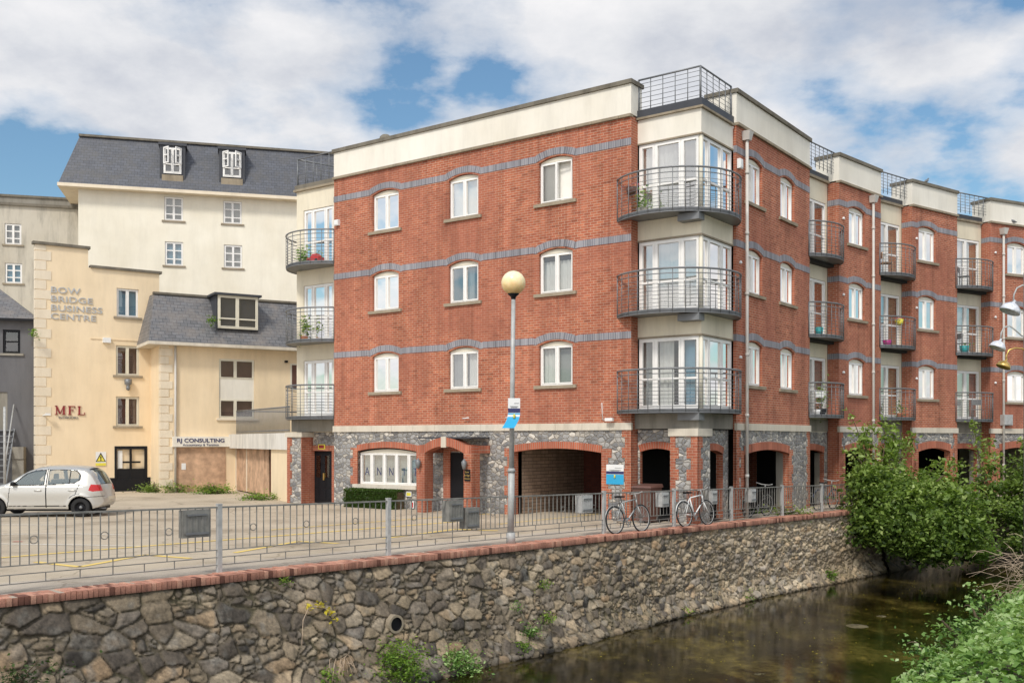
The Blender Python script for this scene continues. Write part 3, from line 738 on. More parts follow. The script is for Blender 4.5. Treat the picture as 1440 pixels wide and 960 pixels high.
def gap_bay(frA, LA, frB, arch=True, sty=(), plants=False):
    a = frA.xy(LA, .45); c = frB.xy(0, .45); g = fr2(a, c); L = dist(a, c)
    # door openings
    d0, d1 = .22, L-.12
    holes = [opening(d0, d1, FLO[k]-.02, HEAD[k]) for k in range(3)]
    wall(g, [(0, 2.6), (L, 2.6), (L, ZT), (0, ZT)], holes, ['cream'], 'render_panel', apt, .12)
    # cream spandrels proud of the doors, dark flashing and ledge on top
    for k in range(3):
        st = sty[k] if k < len(sty) else {}
        kw = dict(b=.02, cols=(.52,), fw=.06, sash=.055, transoms=(.42,), glass='glass_low', curtains=[(0, 1, 0, 1, 'curtain', WS)]); kw.update(st)
        window(g, d0+.01, d1-.01, FLO[k]+.02, HEAD[k]-.01, apt, name='balcony_door', **kw)
    mb = MB(); mb.fbox(g, .02, L-.02, -.1, .3, ZT-.02, ZT+.07); mb.build('parapet_ledge', 'sill', apt)
    mb = MB(); mb.fbox(g, .02, L-.02, -.06, .3, ZT+.072, ZT+.25); mb.build('roof_flashing', 'lead', apt)
    terrace_rail([frA.xy(LA-.1, .2), frB.xy(.1, .2)], ZT+.25, .82, .3, apt)
    # parapet return of the next stretch
    mb = MB(); mb.fbox(frB, .0, .22, .222, .9, ZT+.05, ZC); mb.build('parapet', 'white_render', apt)
    mb = MB(); mb.fbox(frB, -.05, .28, .282, .95, ZC+.002, ZC+.12); mb.build('coping', 'coping', apt)
    # ground floor of the bay
    if arch:
        w_ = L-.45
        ground_floor(g, 0, L, [(.15, L-.3, 0, 1.85, .12)], deep=.15, top=2.6, jambs=False, ringh=.22); deepjamb(g, .15, L-.3, .15, .35, 1.85)
    mb = MB(); mb.fbox(g, 0, L, -.03, .05, 2.62, 3.05); mb.build('bay_beam', 'concrete', apt)
    # curved balconies bridging the bay
    ea = Vector((*frA.xy(LA-.12, -.02), 0)); eb = Vector((*frB.xy(.12, -.02), 0)); ch = (eb-ea); mid = (ea+eb)/2; nn = Vector((ch.y, -ch.x, 0)).normalized()
    sag = .50; hl = ch.length/2; r = (hl*hl+sag*sag)/(2*sag); cc = mid+nn*(sag-r)
    aa = math.atan2(ea.y-cc.y, ea.x-cc.x); ab = math.atan2(eb.y-cc.y, eb.x-cc.x)
    if ab < aa: ab += 2*math.pi
    arc = arc_plan(cc.x, cc.y, r, aa, ab, 18)
    inner = [frB.xy(-.01, .3), g.xy(L, -.01), g.xy(0, -.01), frA.xy(LA+.01, .3)]
    for k in range(3): balcony(arc, inner, FLO[k], apt, 12, br=.011)
    return g, L
g12, Lg12 = gap_bay(R1, L1, G2, sty=[dict(glass='glass_low', curtains=[(0, .3, 0, 1, 'curtain_purple', WS), (.55, 1, 0, 1, 'curtain_grey', WS)]), dict(glass='glass_bright'), dict(curtains=[(0, .5, 0, 1, 'curtain_grey', WS)])])
g23, Lg23 = gap_bay(G2, L2, G3, sty=[dict(curtains=[(0, .5, 0, 1, 'curtain_grey', WS), (.6, 1, 0, 1, 'curtain_olive', FL)]), dict(curtains=[(0, .5, 0, 1, 'curtain_grey', WS), (.6, 1, 0, 1, 'curtain_olive', FL)]), dict(curtains=[(0, .25, 0, 1, 'curtain_purple', WS), (.3, .6, 0, 1, 'curtain', WS), (.65, 1, 0, 1, 'curtain_olive', FL)])])
g34, Lg34 = gap_bay(G3, L3, G4, sty=[dict(curtains=[(.1, .3, 0, 1, 'curtain_tan', WS), (.3, .5, 0, 1, 'curtain', WS), (.6, 1, 0, 1, 'curtain_grey', WS)]), dict(curtains=[(0, .5, 0, 1, 'curtain', WS), (.6, 1, 0, 1, 'curtain_olive', FL)]), dict(curtains=[(0, .5, 0, 1, 'curtain', WS), (.6, 1, 0, 1, 'curtain_olive', FL)])])

# --- glazed corner bay (local coordinates: t along F, b inward)
BF = F.off(.38)                                   # front glazing plane
cR = F.xy(2.0, .38); BS = Fr(cR, TH+math.pi/2)     # side glazing plane
for k in range(3):
    ztop = FLO[k+1]-.12 if k < 2 else ZT-.06
    mb = MB(); mb.fbox(BF, -.02, 2.0, 0, .15, HEAD[k], ztop); mb.build('bay_spandrel', 'white_render' if k == 2 else 'cream', apt)
    mb = MB(); mb.fbox(BS, .151, 2.12, 0, .15, HEAD[k], ztop); mb.build('bay_spandrel', 'white_render' if k == 2 else 'cream', apt)
    mb = MB(); mb.fbox(BF, -.02, 2.03, -.03, .02, HEAD[k]-.03, HEAD[k]+.015); mb.build('bay_drip', 'sill', apt); mb = MB(); mb.fbox(BS, .021, 2.12, -.03, .02, HEAD[k]-.031, HEAD[k]+.014); mb.build('bay_drip', 'lead' if 0 else 'sill', apt)
    cf = [[(0, .22, 0, 1, 'curtain_grey', WS), (.3, .55, 0, 1, 'curtain', WS), (.72, 1, 0, 1, 'curtain_blue', FL)], [(0, 1, 0, 1, 'curtain', WS)], [(0, .6, 0, 1, 'curtain', WS), (.65, 1, 0, 1, 'curtain_grey', WS)]][k]
    window(BF, .03, 1.95, FLO[k], HEAD[k]-.03, apt, b=.03, cols=(.27, .70), transoms=(.42,), fw=.07, sash=.06, glass='glass_bright' if k > 0 else 'glass', curtains=cf, name='bay_window')
    window(BS, .04, 2.08, FLO[k], HEAD[k]-.031, apt, b=.03, cols=(.24, .66), transoms=(.42,), fw=.07, sash=.055, glass='glass', curtains=[(0, .6, 0, 1, 'curtain' if k else 'curtain_grey', WS), (.68, 1, 0, 1, 'curtain_olive', FL)], name='bay_window')
    mb = MB(); mb.tube([BF.p(1.965, .06, FLO[k]-.01), BF.p(1.965, .06, HEAD[k])], .065, 4); mb.build('corner_post', 'upvc_cream', apt)
cx_, cy_ = F.xy(.81, 1.29); rad = 1.81
def ang(q): return math.atan2(q[1]-cy_, q[0]-cx_)
a0 = ang(F.xy(-.46, 0)); a1 = ang(F.xy(2.1, 2.56))
if a1 < a0: a1 += 2*math.pi
arcC = arc_plan(cx_, cy_, rad, a0, a1, 36)
innerC = [F.xy(2.09, 2.52), F.xy(2.02, 2.50), F.xy(2.02, .36), F.xy(.01, .36), F.xy(.01, -.01)]
corner_balc = []
for k in range(3):
    bo = balcony(arcC, innerC, FLO[k]-.02, apt, 16, 8, 1.1); corner_balc.append(bo)
    mb = MB(); q = F.xy(1.95, .3); f3 = Fr(q, TH+math.pi/4)
    mb.fbox(F, 1.45, 2.1, .02, .37, FLO[k]-.34, FLO[k]-.142); mb.build('bracket', 'steel', bo)
# top: ledge, flashing, terrace railing
mb = MB(); mb.fbox(BF, -.0, 2.08, -.08, .2, ZT-.06, ZT+.0); mb.fbox(BS, .2, 2.1, -.08, .2, ZT-.059, ZT+.001); mb.build('parapet_ledge', 'sill', apt)
mb = MB(); mb.fbox(BF, 0, 2.04, -.04, .3, ZT+.002, ZT+.22); mb.fbox(BS, .3, 2.1, -.04, .3, ZT+.003, ZT+.221); mb.build('roof_flashing', 'lead', apt)
terrace_rail([BF.xy(0, .05), BF.xy(1.95, .05), BS.xy(2.1, .05)], ZT+.22, .9, .38, apt)
for fr_, t_, b_ in ((R1, 0, .95), (F, -.22, .62)):
    mb = MB(); mb.fbox(fr_, t_, t_+.22, .222, b_, ZT+.05, ZC); mb.build('parapet', 'white_render', apt)
    mb = MB(); mb.fbox(fr_, t_-.05, t_+.27, .282, b_+.05, ZC+.002, ZC+.12); mb.build('coping', 'coping', apt)
# ground floor of the corner: recessed arches and the corner pier
GF = F.off(.35); qs = F.xy(1.85, 0); GS = Fr(qs, TH+math.pi/2)
ground_floor(GF, 0.02, 1.2, [(.10, 1.2, 0, 1.97, .10)], deep=.12, jambs=False, ringh=.2)
ground_floor(GS, .75, 2.5, [(.8, 2.1, 0, 1.90, .12)], deep=.2, jambs=False, ringh=.2)
mb = MB(); mb.fbox(F, 1.2, 2.02, .08, .9, -.05, 2.42); mb.build('corner_pier', 'rubble', apt)
for fr_, te_, sg_, w_ in ((F, 1.2, 1, (.26, .16)), (F, 2.035, -1, (.33, .2)), (Fr(F.xy(2.02, .08), TH+math.pi/2), .0, 1, (.2, .32))):
    mb = MB(); quoins(mb, fr_, te_, sg_, 0, 2.42, .08 if fr_ is F else 0, w=w_); mb.build('brick_quoins', 'brick', apt)
mb = MB(); mb.fbox(F, 1.15, 2.07, .03, .95, 2.42, 2.63); mb.build('pier_capital', 'sandstone', apt)
mb = MB(); mb.fbox(F, 0, 2.0, .2, .75, 2.63, 3.06); mb.fbox(F, 1.45, 2.0, .75, 2.5, 2.63, 3.06); mb.build('bay_beam', 'concrete', apt)
mb = MB(); mb.face([F.p(-.001, .0, 0), F.p(-.001, .6, 0), F.p(-.001, .6, 2.8), F.p(-.001, 0, 2.8)]); mb.build('return_wall', 'brick', apt)

# --- left end bay
LF = F.off(.5)
tl0, tl1 = -14.55, -12.05
holes = [opening(LF.t(427), LF.t(469), FLO[k]-.02, HEAD[k]) for k in range(3)]
wall(LF, [(tl0, 2.6), (tl1, 2.6), (tl1, ZT), (tl0, ZT)], holes, ['cream'], 'render_panel', apt, .1)
LS = Fr(LF.xy(tl0), TH+math.pi/2)
mb = MB(); mb.face([LS.p(0, 0, 0), LS.p(9, 0, 0), LS.p(9, 0, ZT), LS.p(0, 0, ZT)]); mb.build('side_wall', 'cream', apt)
for k in range(3):
    window(LF, LF.t(427)+.01, LF.t(469)-.01, FLO[k]+.02, HEAD[k]-.01, apt, b=.03, cols=(.30, .74), transoms=(.42,), fw=.06, sash=.055, glass='glass', name='balcony_door',
           curtains=[[(0, .3, 0, 1, 'curtain', WS), (.3, .7, 0, .9, 'curtain', WS), (.75, 1, 0, 1, 'curtain_olive', WS)], [(.75, 1, 0, 1, 'curtain_grey', WS)], [(0, .25, 0, 1, 'curtain_blue', WS), (.35, .7, .1, 1, 'curtain_blue', WS), (.75, 1, 0, 1, 'curtain_blue', WS)]][k])
cx_, cy_ = F.xy(-13.3, 1.1); rad = 1.67
a1 = ang(F.xy(-12.05, -.01)); a0 = ang(F.xy(-14.6, 2.15))
if a1 < a0: a1 += 2*math.pi
arcL = arc_plan(cx_, cy_, rad, a0, a1, 30)
innerL = [LF.xy(tl1+.01, -.01), LF.xy(tl0-.01, -.01), F.xy(-14.56, 2.15)]
for k in range(3): balcony(arcL, innerL, FLO[k]-.02, apt, 12, 8, 1.1)
mb = MB(); mb.fbox(LF, tl0-.08, tl1, -.1, .3, ZT-.02, ZT+.06); mb.build('parapet_ledge', 'sill', apt)
mb = MB(); mb.fbox(LF, tl0-.05, tl1, -.06, .3, ZT+.062, ZT+.22); mb.build('roof_flashing', 'coping', apt)
terrace_rail([LF.xy(tl0+.9, 3.), LF.xy(tl0, .05), LF.xy(tl1, .05)], ZT+.22, 1.0, .4, apt)
mb = MB(); mb.fbox(F, -12.05, -11.8, .222, 2.2, ZT+.05, ZC); mb.build('parapet', 'white_render', apt)
# left end ground floor: stone wall with door, pillar
ld0, ld1 = LF.t(437.5), LF.t(467)
wall(LF, [(tl0, -.05), (ld0, -.05), (ld0, 1.92), (ld1, 1.92), (ld1, -.05), (tl1, -.05), (tl1, 2.6), (tl0, 2.6)], [], ['rubble'], 'stone_wall', apt, .2)
mb = MB(); mb.fbox(LF, ld0-.3, ld0, -.02, .2, 0, 1.92); mb.fbox(LF, ld1, tl1, -.02, .2, 0, 1.92); mb.fbox(LF, ld0-.3, tl1, -.022, .2, 1.92, 2.12); mb.build('brick_quoins', 'brick', apt)
dm = MB(); dm.fbox(LF, ld0, ld1, .1, .15, 0, 1.92)
for i in range(3):
    for (za, zb) in ((.12, .5), (.58, .95), (1.02, 1.38), (1.45, 1.72)):
        w3 = (ld1-ld0)/3; dm.fbox(LF, ld0+w3*i+.05, ld0+w3*(i+1)-.05, .085, .1, za, zb)
dr = dm.build('door', 'black', apt)
gm = MB(); gm.fbox(LF, ld0+.2, ld0+.42, .075, .083, .95, 1.75); gm.fbox(LF, ld1-.45, ld1-.22, .075, .083, .95, 1.75); gm.build('pane', 'glass', dr)
hm = MB(); hm.fbox(LF, (ld0+ld1)/2+.04, (ld0+ld1)/2+.09, .03, .08, .85, 1.1); hm.build('handle', 'gold', dr)
mb = MB(); mb.fbox(LF, (ld0+ld1)/2-.12, (ld0+ld1)/2+.22, -.05, -.023, 1.98, 2.16); sg = mb.build('door_sign', 'yellow', apt)
mb = MB(); mb.fbox(LF, (ld0+ld1)/2-.08, (ld0+ld1)/2+.18, -.056, -.052, 2.01, 2.13); mb.build('sign_text', 'redletter', sg)
LP = F.off(-.05)
pt0, pt1 = LP.t(404), LP.t(424)
mb = MB(); mb.fbox(LP, pt0, pt1, 0, .6, -.05, 2.42); mb.build('corner_pier', 'rubble', apt)
mb = MB(); quoins(mb, LP, pt0, 1, 0, 2.42, 0, w=(.16, .26)); mb.fbox(LP, pt1-.001, pt1+.02, -.015, .62, 0, 2.42); mb.build('brick_quoins', 'brick', apt)
mb = MB(); mb.fbox(LP, pt0-.06, pt1+.07, -.06, .66, 2.42, 2.6); mb.build('pier_capital', 'sandstone', apt)
mb = MB(); mb.fbox(F, -14.5, -12.06, .2, .75, 2.62, 3.05); mb.build('bay_beam', 'concrete', apt)

# --- roof, inner walls, undercroft
front_line = [F.xy(-14.5, .6), F.xy(-12, .6), F.xy(-12, .25), F.xy(0, .25), F.xy(0, .9), F.xy(1.8, .9), F.xy(1.8, 2.4), R1.xy(.2, .25), R1.xy(L1, .6), G2.xy(0, .6), G2.xy(0.1, .25), G2.xy(L2, .6), G3.xy(0, .6), G3.xy(.1, .25), G3.xy(L3, .6), G4.xy(0, .6), G4.xy(L4, .3)]
back_line = [G4.xy(L4, 9), G3.xy(1, 9.5), G2.xy(0, 10), F.xy(-1, 11.5), F.xy(-14.5, 9.5)]
mb = MB(); mb.poly_prism(front_line+back_line, ZT-.1, ZT-.0, 0); mb.build('flat_roof', 'lead', apt)
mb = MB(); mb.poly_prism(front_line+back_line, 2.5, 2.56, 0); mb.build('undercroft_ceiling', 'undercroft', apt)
def seq(pts, z0, z1, name, mat):
    mb = MB()
    for i in range(len(pts)-1): mb.face([(*pts[i], z0), (*pts[i+1], z0), (*pts[i+1], z1), (*pts[i], z1)])
    return mb.build(name, mat, apt, fixn=False)
inner = [F.xy(-14.4, 1.3), F.xy(-12, 1.3), F.xy(-12, .75), F.xy(-.5, .75), F.xy(-.2, 1.8), F.xy(1.0, 1.8), F.xy(1.0, 2.8), R1.xy(.3, .75), R1.xy(L1-.3, .75), g12.xy(0, .9), g12.xy(Lg12, .9), G2.xy(.4, .75), G2.xy(L2-.3, .75), g23.xy(0, .9), g23.xy(Lg23, .9), G3.xy(.4, .75), G3.xy(L3-.3, .75), g34.xy(0, .9), g34.xy(Lg34, .9), G4.xy(.4, .75), G4.xy(L4, .75)]
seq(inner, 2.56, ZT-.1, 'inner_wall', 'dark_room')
for (g_, L_) in ((g12, Lg12), (g23, Lg23), (g34, Lg34)):
    for t_ in (.20, L_-.10): seq([g_.xy(t_, .13), g_.xy(t_, .92)], 2.6, ZT-.12, 'room_partition', 'dark_room')
seq([F.xy(.02, .46), F.xy(.02, 1.9)], 2.6, ZT-.12, 'room_partition', 'dark_room'); seq([F.xy(1.9, 2.47), F.xy(.9, 2.47)], 2.6, ZT-.12, 'room_partition', 'dark_room')
seq([F.xy(-12.0, .62), F.xy(-12.0, 1.35)], 2.6, ZT-.12, 'room_partition', 'dark_room')
for k in (1, 2):   # floors, so that rooms do not see each other
    mb = MB(); pl = [F.xy(-14.4, .7), F.xy(-12, .7), F.xy(-12, .2), F.xy(-.1, .2), F.xy(-.1, .9), F.xy(1.7, .9), F.xy(1.7, 2.4), R1.xy(.1, .2), R1.xy(L1-.1, .2)]+[G2.xy(.2, .2), G2.xy(L2-.1, .2), G3.xy(.2, .2), G3.xy(L3-.1, .2), G4.xy(.2, .2), G4.xy(L4, .2)]
    mb.poly_prism(pl+list(reversed(inner)), FLO[k]-.2, FLO[k]-.1); mb.build('floor_slab', 'dark_room', apt)
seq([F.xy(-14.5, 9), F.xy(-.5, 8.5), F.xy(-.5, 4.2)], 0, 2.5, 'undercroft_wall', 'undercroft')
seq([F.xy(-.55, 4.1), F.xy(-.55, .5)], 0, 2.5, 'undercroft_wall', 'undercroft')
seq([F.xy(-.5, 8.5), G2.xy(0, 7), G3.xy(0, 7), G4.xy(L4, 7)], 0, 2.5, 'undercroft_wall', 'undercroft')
seq([G4.xy(L4, 0), G4.xy(L4, 9)], 0, ZT, 'side_wall', 'cream')
seq(back_line, 0, ZT, 'rear_wall', 'brick')
mb = MB(); mb.poly_prism([F.xy(g1+.45, .4), F.xy(1.9, .5), F.xy(1.9, 2.4), R1.xy(L1, .5), G2.xy(L2, .5), G3.xy(L3, .5), G4.xy(L4, .5), G4.xy(L4, 8), G2.xy(0, 9), F.xy(-.5, 8.5)], .002, .008); mb.build('undercroft_floor', 'undercroft', apt)

# --- rainwater pipes, alarm boxes and small fittings
def downpipe(fr, t, b=-.12, top=11.75):
    mb = MB(); mb.tube([fr.p(t, b, 0), fr.p(t, b, top)], .048, 8)
    for z in np.arange(1.2, top, 1.8): mb.tube([fr.p(t, b, z), fr.p(t, b, z+.09)], .062, 8)
    mb.hexa([fr.p(t-.09, b-.1, top), fr.p(t+.09, b-.1, top), fr.p(t+.09, b+.11, top), fr.p(t-.09, b+.11, top), fr.p(t-.15, b-.15, top+.26), fr.p(t+.15, b-.15, top+.26), fr.p(t+.15, b+.11, top+.26), fr.p(t-.15, b+.11, top+.26)])
    mb.build('downpipe', 'pipe', apt)
downpipe(R1, .52, top=11.2); downpipe(G2, G2.t(1224), top=11.2); downpipe(G4, G4.t(1408), top=11.1)
def fitting(fr, t, z, w, h, d=.1, mat='white', name='alarm_box'):
    mb = MB(); mb.fbox(fr, t-w/2, t+w/2, -d, .0, z, z+h); mb.fbox(fr, t-w/2+.02, t+w/2-.02, -d-.015, -d, z+.03, z+h-.03); mb.build(name, mat, apt)
fitting(R1, .17, 10.3, .2, .28); fitting(F, -11.85, 9.9, .2, .2); fitting(G4, .9, 2.95, .55, .45, .2, 'steel_light', 'meter_box')
mb = MB(); mb.fbox(F, -.75, -.5, -.22, -.13, 2.86, 2.95); mb.bar(F.p(-.7, -.16, 2.9), F.p(-.95, 0, 2.9), .012); mb.bar(F.p(-.95, -.01, 2.9), F.p(-.97, -.01, 3.4), .012); mb.build('security_camera', 'white', apt)
for (fr, t) in ((F, -6.1), (F, -4.4)):
    mb = MB(); mb.tube([fr.p(t, -.1, 3.0), fr.p(t+.25, -.1, 3.02)], .02, 6); mb.build('wall_bracket', 'white', apt)
for fr, tt in ((R1, .25), (G2, .3), (G3, .3), (G4, .3)):
    for z in (4.75, 7.55, 10.3)[(1 if fr is R1 else 0) and 0:]:
        if fr is R1 and z > 9: continue
        mb = MB(); mb.lathe(fr.p(tt, -.03, z), [(.001, -.04), (.05, -.03), (.055, 0), (.03, .05), (.001, .06)], 8); mb.build('vent_cap', 'white', apt)
mb = MB(); pts = [F.p(.35+1.5*i/16, .55-.02, 5.72-.16*math.sin(math.pi*i/16)) for i in range(17)]; mb.tube(pts, .012, 5); mb.build('loose_cable', 'black', apt)

# ------------------------------------------------------------------ peach business building (left)
def line_frame(c, m, x0):  # plan line D = c + m X, t=0 at photo column x0
    k = (x0-720)/FOC; D = c/(1-m*k); return Fr((k*D, D), math.atan(m))
B = line_frame(58.2, .70, 50)
bc = empty('office_building', B.p(0, 0, 0), 'peach rendered office with white quoins and large metal letters high on its wall', 'building')
zt1 = B.z(50, 343); zt2 = B.z(124, 376); ts = B.t(124); te = B.t(224)
wb = {}
wins = [(164, 195, 406, 446), (163, 196, 486, 528), (163, 196, 557.5, 599)]
wr = [(B.t(a), B.t(b_), B.z((a+b_)/2, d), B.z((a+b_)/2, c)) for a, b_, c, d in wins]
door = (B.t(161), B.t(207), 0, B.z(184, 627))
outer = [(0, 0), (door[0], 0), (door[0], door[3]), (door[1], door[3]), (door[1], 0), (te, 0), (te, zt2), (ts, zt2), (ts, zt1), (0, zt1)]
wall(B, outer, [opening(a, b_, c, d) for a, b_, c, d in wr], ['peach'], 'front_wall', bc, .12)
for q0, q1, z_ in ((0, 1.9, zt1), (ts, ts+.9, zt1), (te, te+.5, zt2)):
    mb = MB(); mb.face([B.p(q0, 0.001, 0 if q0 != ts else zt2), B.p(q1, 8, 0 if q0 != ts else zt2), B.p(q1, 8, z_), B.p(q0, 0.001, z_)]); mb.build('side_wall', 'peach', bc, fixn=False)
mb = MB(); mb.face([B.p(0, .3, zt1-.05), B.p(ts, .3, zt1-.05), B.p(ts+.9, 8, zt1-.05), B.p(1.9, 8, zt1-.05)]); mb.build('flat_roof', 'lead', bc, fixn=False)
mb = MB(); mb.face([B.p(ts, .3, zt2-.05), B.p(te, .3, zt2-.05), B.p(te+.5, 8, zt2-.05), B.p(ts+.9, 8, zt2-.05)]); mb.build('flat_roof', 'lead', bc, fixn=False)
mb = MB(); mb.fbox(B, -.12, ts+.08, -.1, .25, zt1, zt1+.12); mb.fbox(B, ts+.081, te+.1, -.1, .25, zt2, zt2+.11); mb.fbox(B, ts-.02, ts+.07, .26, 3, zt1-.01, zt1+.11); mb.build('coping', 'coping', bc)
for i, (a, b_, c, d) in enumerate(wr):
    window(B, a+.01, b_-.01, c+.01, d-.01, bc, b=.07, cols=(.5,), mat='upvc' if i == 0 else 'upvc_cream', glass='glass', curtains=[(0, 1, 0, 1, 'curtain_blue' if i == 0 else 'curtain_red', FL)], sill=.14, fw=.06)
mb = MB(); z = 0.; i = 0
while z < zt1-.1:
    zz = min(z+.42, zt1-.01); mb.fbox(B, -.02, (.62, .42)[i % 2], -.02, .3, z+.015, zz-.015); z = zz; i += 1
mb.build('quoins', 'quoin', bc)
mb = MB(); mb.face([B.p(.2, .25, .0), B.p(te, .25, 0), B.p(te, .25, zt2-.1), B.p(.2, .25, zt2-.1)]); mb.build('inner_wall', 'dark_room', bc)
mb = MB(); mb.fbox(B, .64, door[0], -.025, .0, 0, .62); mb.fbox(B, door[1], B.t(214), -.025, 0, 0, .62); mb.fbox(B, door[0], door[1], .0, .2, 0, .55); mb.build('plinth', 'black', bc)
mb = MB(); a, c = door[0], door[1]
mb.fbox(B, a, a+.1, -.02, .15, .55, door[3]); mb.fbox(B, c-.1, c, -.02, .15, .55, door[3]); mb.fbox(B, a+.1, c-.1, -.02, .15, door[3]-.14, door[3]); mb.fbox(B, (a+c)/2-.04, (a+c)/2+.04, 0, .12, .55, door[3]-.14)
mb.fbox(B, a+.1, c-.1, .02, .1, .55, 1.02); mb.fbox(B, a+.35, c-.3, -.03, -.005, 1.28, 1.36)
dr = mb.build('double_door', 'black', bc)
mb = MB(); mb.face([B.p(a+.1, .12, 1.), B.p(c-.1, .12, 1.), B.p(c-.1, .12, door[3]-.1), B.p(a+.1, .12, door[3]-.1)]); mb.build('door_panel', 'peach', dr)
mb = MB(); mb.fbox(B, a+.16, a+.36, .06, .1, 1.04, door[3]-.2); mb.build('notice', 'white', dr)
for (s, y) in (('BOW', 408), ('BRIDGE', 420.5), ('BUSINESS', 433), ('CENTRE', 445)):
    put_text(s, B, B.t(70.5), -.022, B.z(85, y+4), .365, 'silver_letter', bc, align='LEFT', sx=1.35, depth=.018, space=1.06, offset=.004)
# serif letters M F L
def serif(shape, fr, t, b, z, h, w, mat, parent):
    mb = MB()
    def q(x0, y0, x1, y1, th):
        d = Vector((x1-x0, y1-y0)); L = d.length; n = Vector((-d.y, d.x))/L*th/2
        P = [(x0-n.x, y0-n.y), (x1-n.x, y1-n.y), (x1+n.x, y1+n.y), (x0+n.x, y0+n.y)]
        mb.hexa([fr.p(t+p[0]*w, b, z+p[1]*h) for p in P]+[fr.p(t+p[0]*w, b-.04, z+p[1]*h) for p in P])
    for s in shape: q(*s)
    mb.build('lettering', mat, parent)
LM = [(.15, 0, .15, 1, .07), (.15, 1, .5, .1, .13), (.5, .1, .85, 1, .06), (.87, 0, .87, 1, .17), (0, .03, .3, .03, .06), (.7, .03, 1.04, .03, .06), (0, .97, .22, .97, .06), (.8, .97, 1.04, .97, .06)]
LFF = [(.2, 0, .2, 1, .2), (0, .03, .42, .03, .06), (0, .96, .85, .96, .07), (.82, .75, .82, 1, .06), (.3, .52, .6, .52, .06), (.6, .4, .6, .64, .05)]
LLL = [(.2, 0, .2, 1, .2), (0, .96, .42, .96, .06), (0, .04, .85, .04, .07), (.84, .0, .84, .3, .06)]
z0 = B.z(95, 583); hh = B.z(95, 570.5)-z0
serif(LM, B, B.t(77), -.01, z0, hh, .42, 'redletter', bc); serif(LFF, B, B.t(95.5), -.01, z0, hh, .34, 'redletter', bc); serif(LLL, B, B.t(109), -.01, z0, hh, .34, 'redletter', bc)
put_text('INTERIORS', B, B.t(96), -.03, B.z(95, 588.5), .145, 'steel', bc, sx=1.15, depth=.01)
mb = MB(); mb.fbox(B, B.t(144), B.t(155), -.14, 0, B.z(150, 482), B.z(150, 475)); mb.build('alarm_box', 'white', bc)
mb = MB(); c = B.p(B.t(179), -.15, B.z(179, 540)); mb.lathe(c, [(.001, -.3), (.09, -.25), (.1, -.12), (.06, -.08), (.16, .0), (.16, .22), (.001, .24)], 10); mb.build('flood_light', 'steel', bc)
mb = MB(); c = B.p(B.t(64), -.2, B.z(64, 583)); mb.bar(B.p(B.t(60), 0, B.z(60, 584)), c, .03); mb.fbox(B.off(-.3), B.t(62), B.t(69), 0, .12, B.z(64, 584), B.z(64, 581)); mb.build('security_camera', 'white', bc)
mb = MB(); mb.fbox(B, B.t(127), te, -.03, 0, B.z(127, 475.5)-.02, B.z(127, 475.5)+.03); mb.build('string_moulding', 'peach', bc)
# lean-to block between the two offices
mb = MB(); t0 = B.t(215.5)
mb.hexa([B.p(t0, -.02, 0), B.p(te+.1, -.02, 0), B.p(te+.1, -.9, 0), B.p(t0, -.9, 0), B.p(t0, -.02, 2.05), B.p(te+.1, -.02, 2.35), B.p(te+.1, -.9, 2.35), B.p(t0, -.9, 2.05)])
mb.build('lean_to', 'peach', bc)
mb = MB(); mb.fbox(B, B.t(219), B.t(226), -1.0, -.9, B.z(222, 667), B.z(222, 659)); mb.build('letter_box', 'black', bc)

def sign_plate(name, label, fr, t0, t1, z0, z1, b, cat='sign', mat='white', group=None):
    mb = MB(); mb.fbox(fr, t0, t1, b-.02, b, z0, z1); o = mb.build(name, mat, None, origin=fr.p((t0+t1)/2, b, z0)); tag(o, label, cat, group); return o
ws = sign_plate('warning_sign', 'white sign with yellow warning triangle on the peach wall left of the black door', B, B.t(134.5), B.t(149), B.z(142, 654), B.z(142, 635), -.01)
mb = MB(); tm = B.t(141.5); zz = B.z(142, 648); f5 = B
for (r_, m_, bb) in ((.22, 'black', -.034), (.165, 'yellow', -.038)):
    mb = MB(); mb.face([B.p(tm-r_, bb, zz-(.03 if m_ == 'black' else 0)), B.p(tm+r_, bb, zz-(.03 if m_ == 'black' else 0)), B.p(tm, bb, zz-.0+r_*1.75)]); mb.build('triangle', m_, ws, fixn=False)
put_text('!', B, tm, -.042, zz+.03, .27, 'black', ws, depth=.002, offset=.01)
mb = MB(); mb.face([B.p(tm-.22, -.034, zz-.2), B.p(tm+.22, -.034, zz-.2), B.p(tm+.22, -.034, zz-.08), B.p(tm-.22, -.034, zz-.08)]); mb.build('caption_panel', 'yellow', ws, fixn=False)

# ------------------------------------------------------------------ consulting office with slate roof
K = line_frame(54.06, .60, 226)
kc = empty('consulting_office', K.p(0, 0, 0), 'peach rendered office under a steep slate roof with a dormer, plywood over its ground floor', 'building')
zE = K.z(235, 484); kt = K.t(420)+2.5
w1 = (K.t(308), K.t(358)); wz = [K.z(333, 588), K.z(333, 561), K.z(333, 533), K.z(333, 505)]
wall(K, [(0, 0), (kt, 0), (kt, zE), (0, zE)], [opening(w1[0], w1[1], wz[0], wz[3])], ['peach'], 'front_wall', kc, .1)
mb = MB(); mb.face([K.p(0, 0, 0), K.p(0, 8, 0), K.p(0, 8, zE), K.p(0, 0, zE)]); mb.face([K.p(kt, 0, 0), K.p(kt, 8, 0), K.p(kt, 8, zE), K.p(kt, 0, zE)]); mb.build('side_wall', 'peach', kc)
window(K, w1[0]+.01, w1[1]-.01, wz[2], wz[3]-.01, kc, b=.05, cols=(.46,), mat='upvc_cream', curtains=[(0, 1, 0, 1, 'curtain_red', FL)], fw=.06)
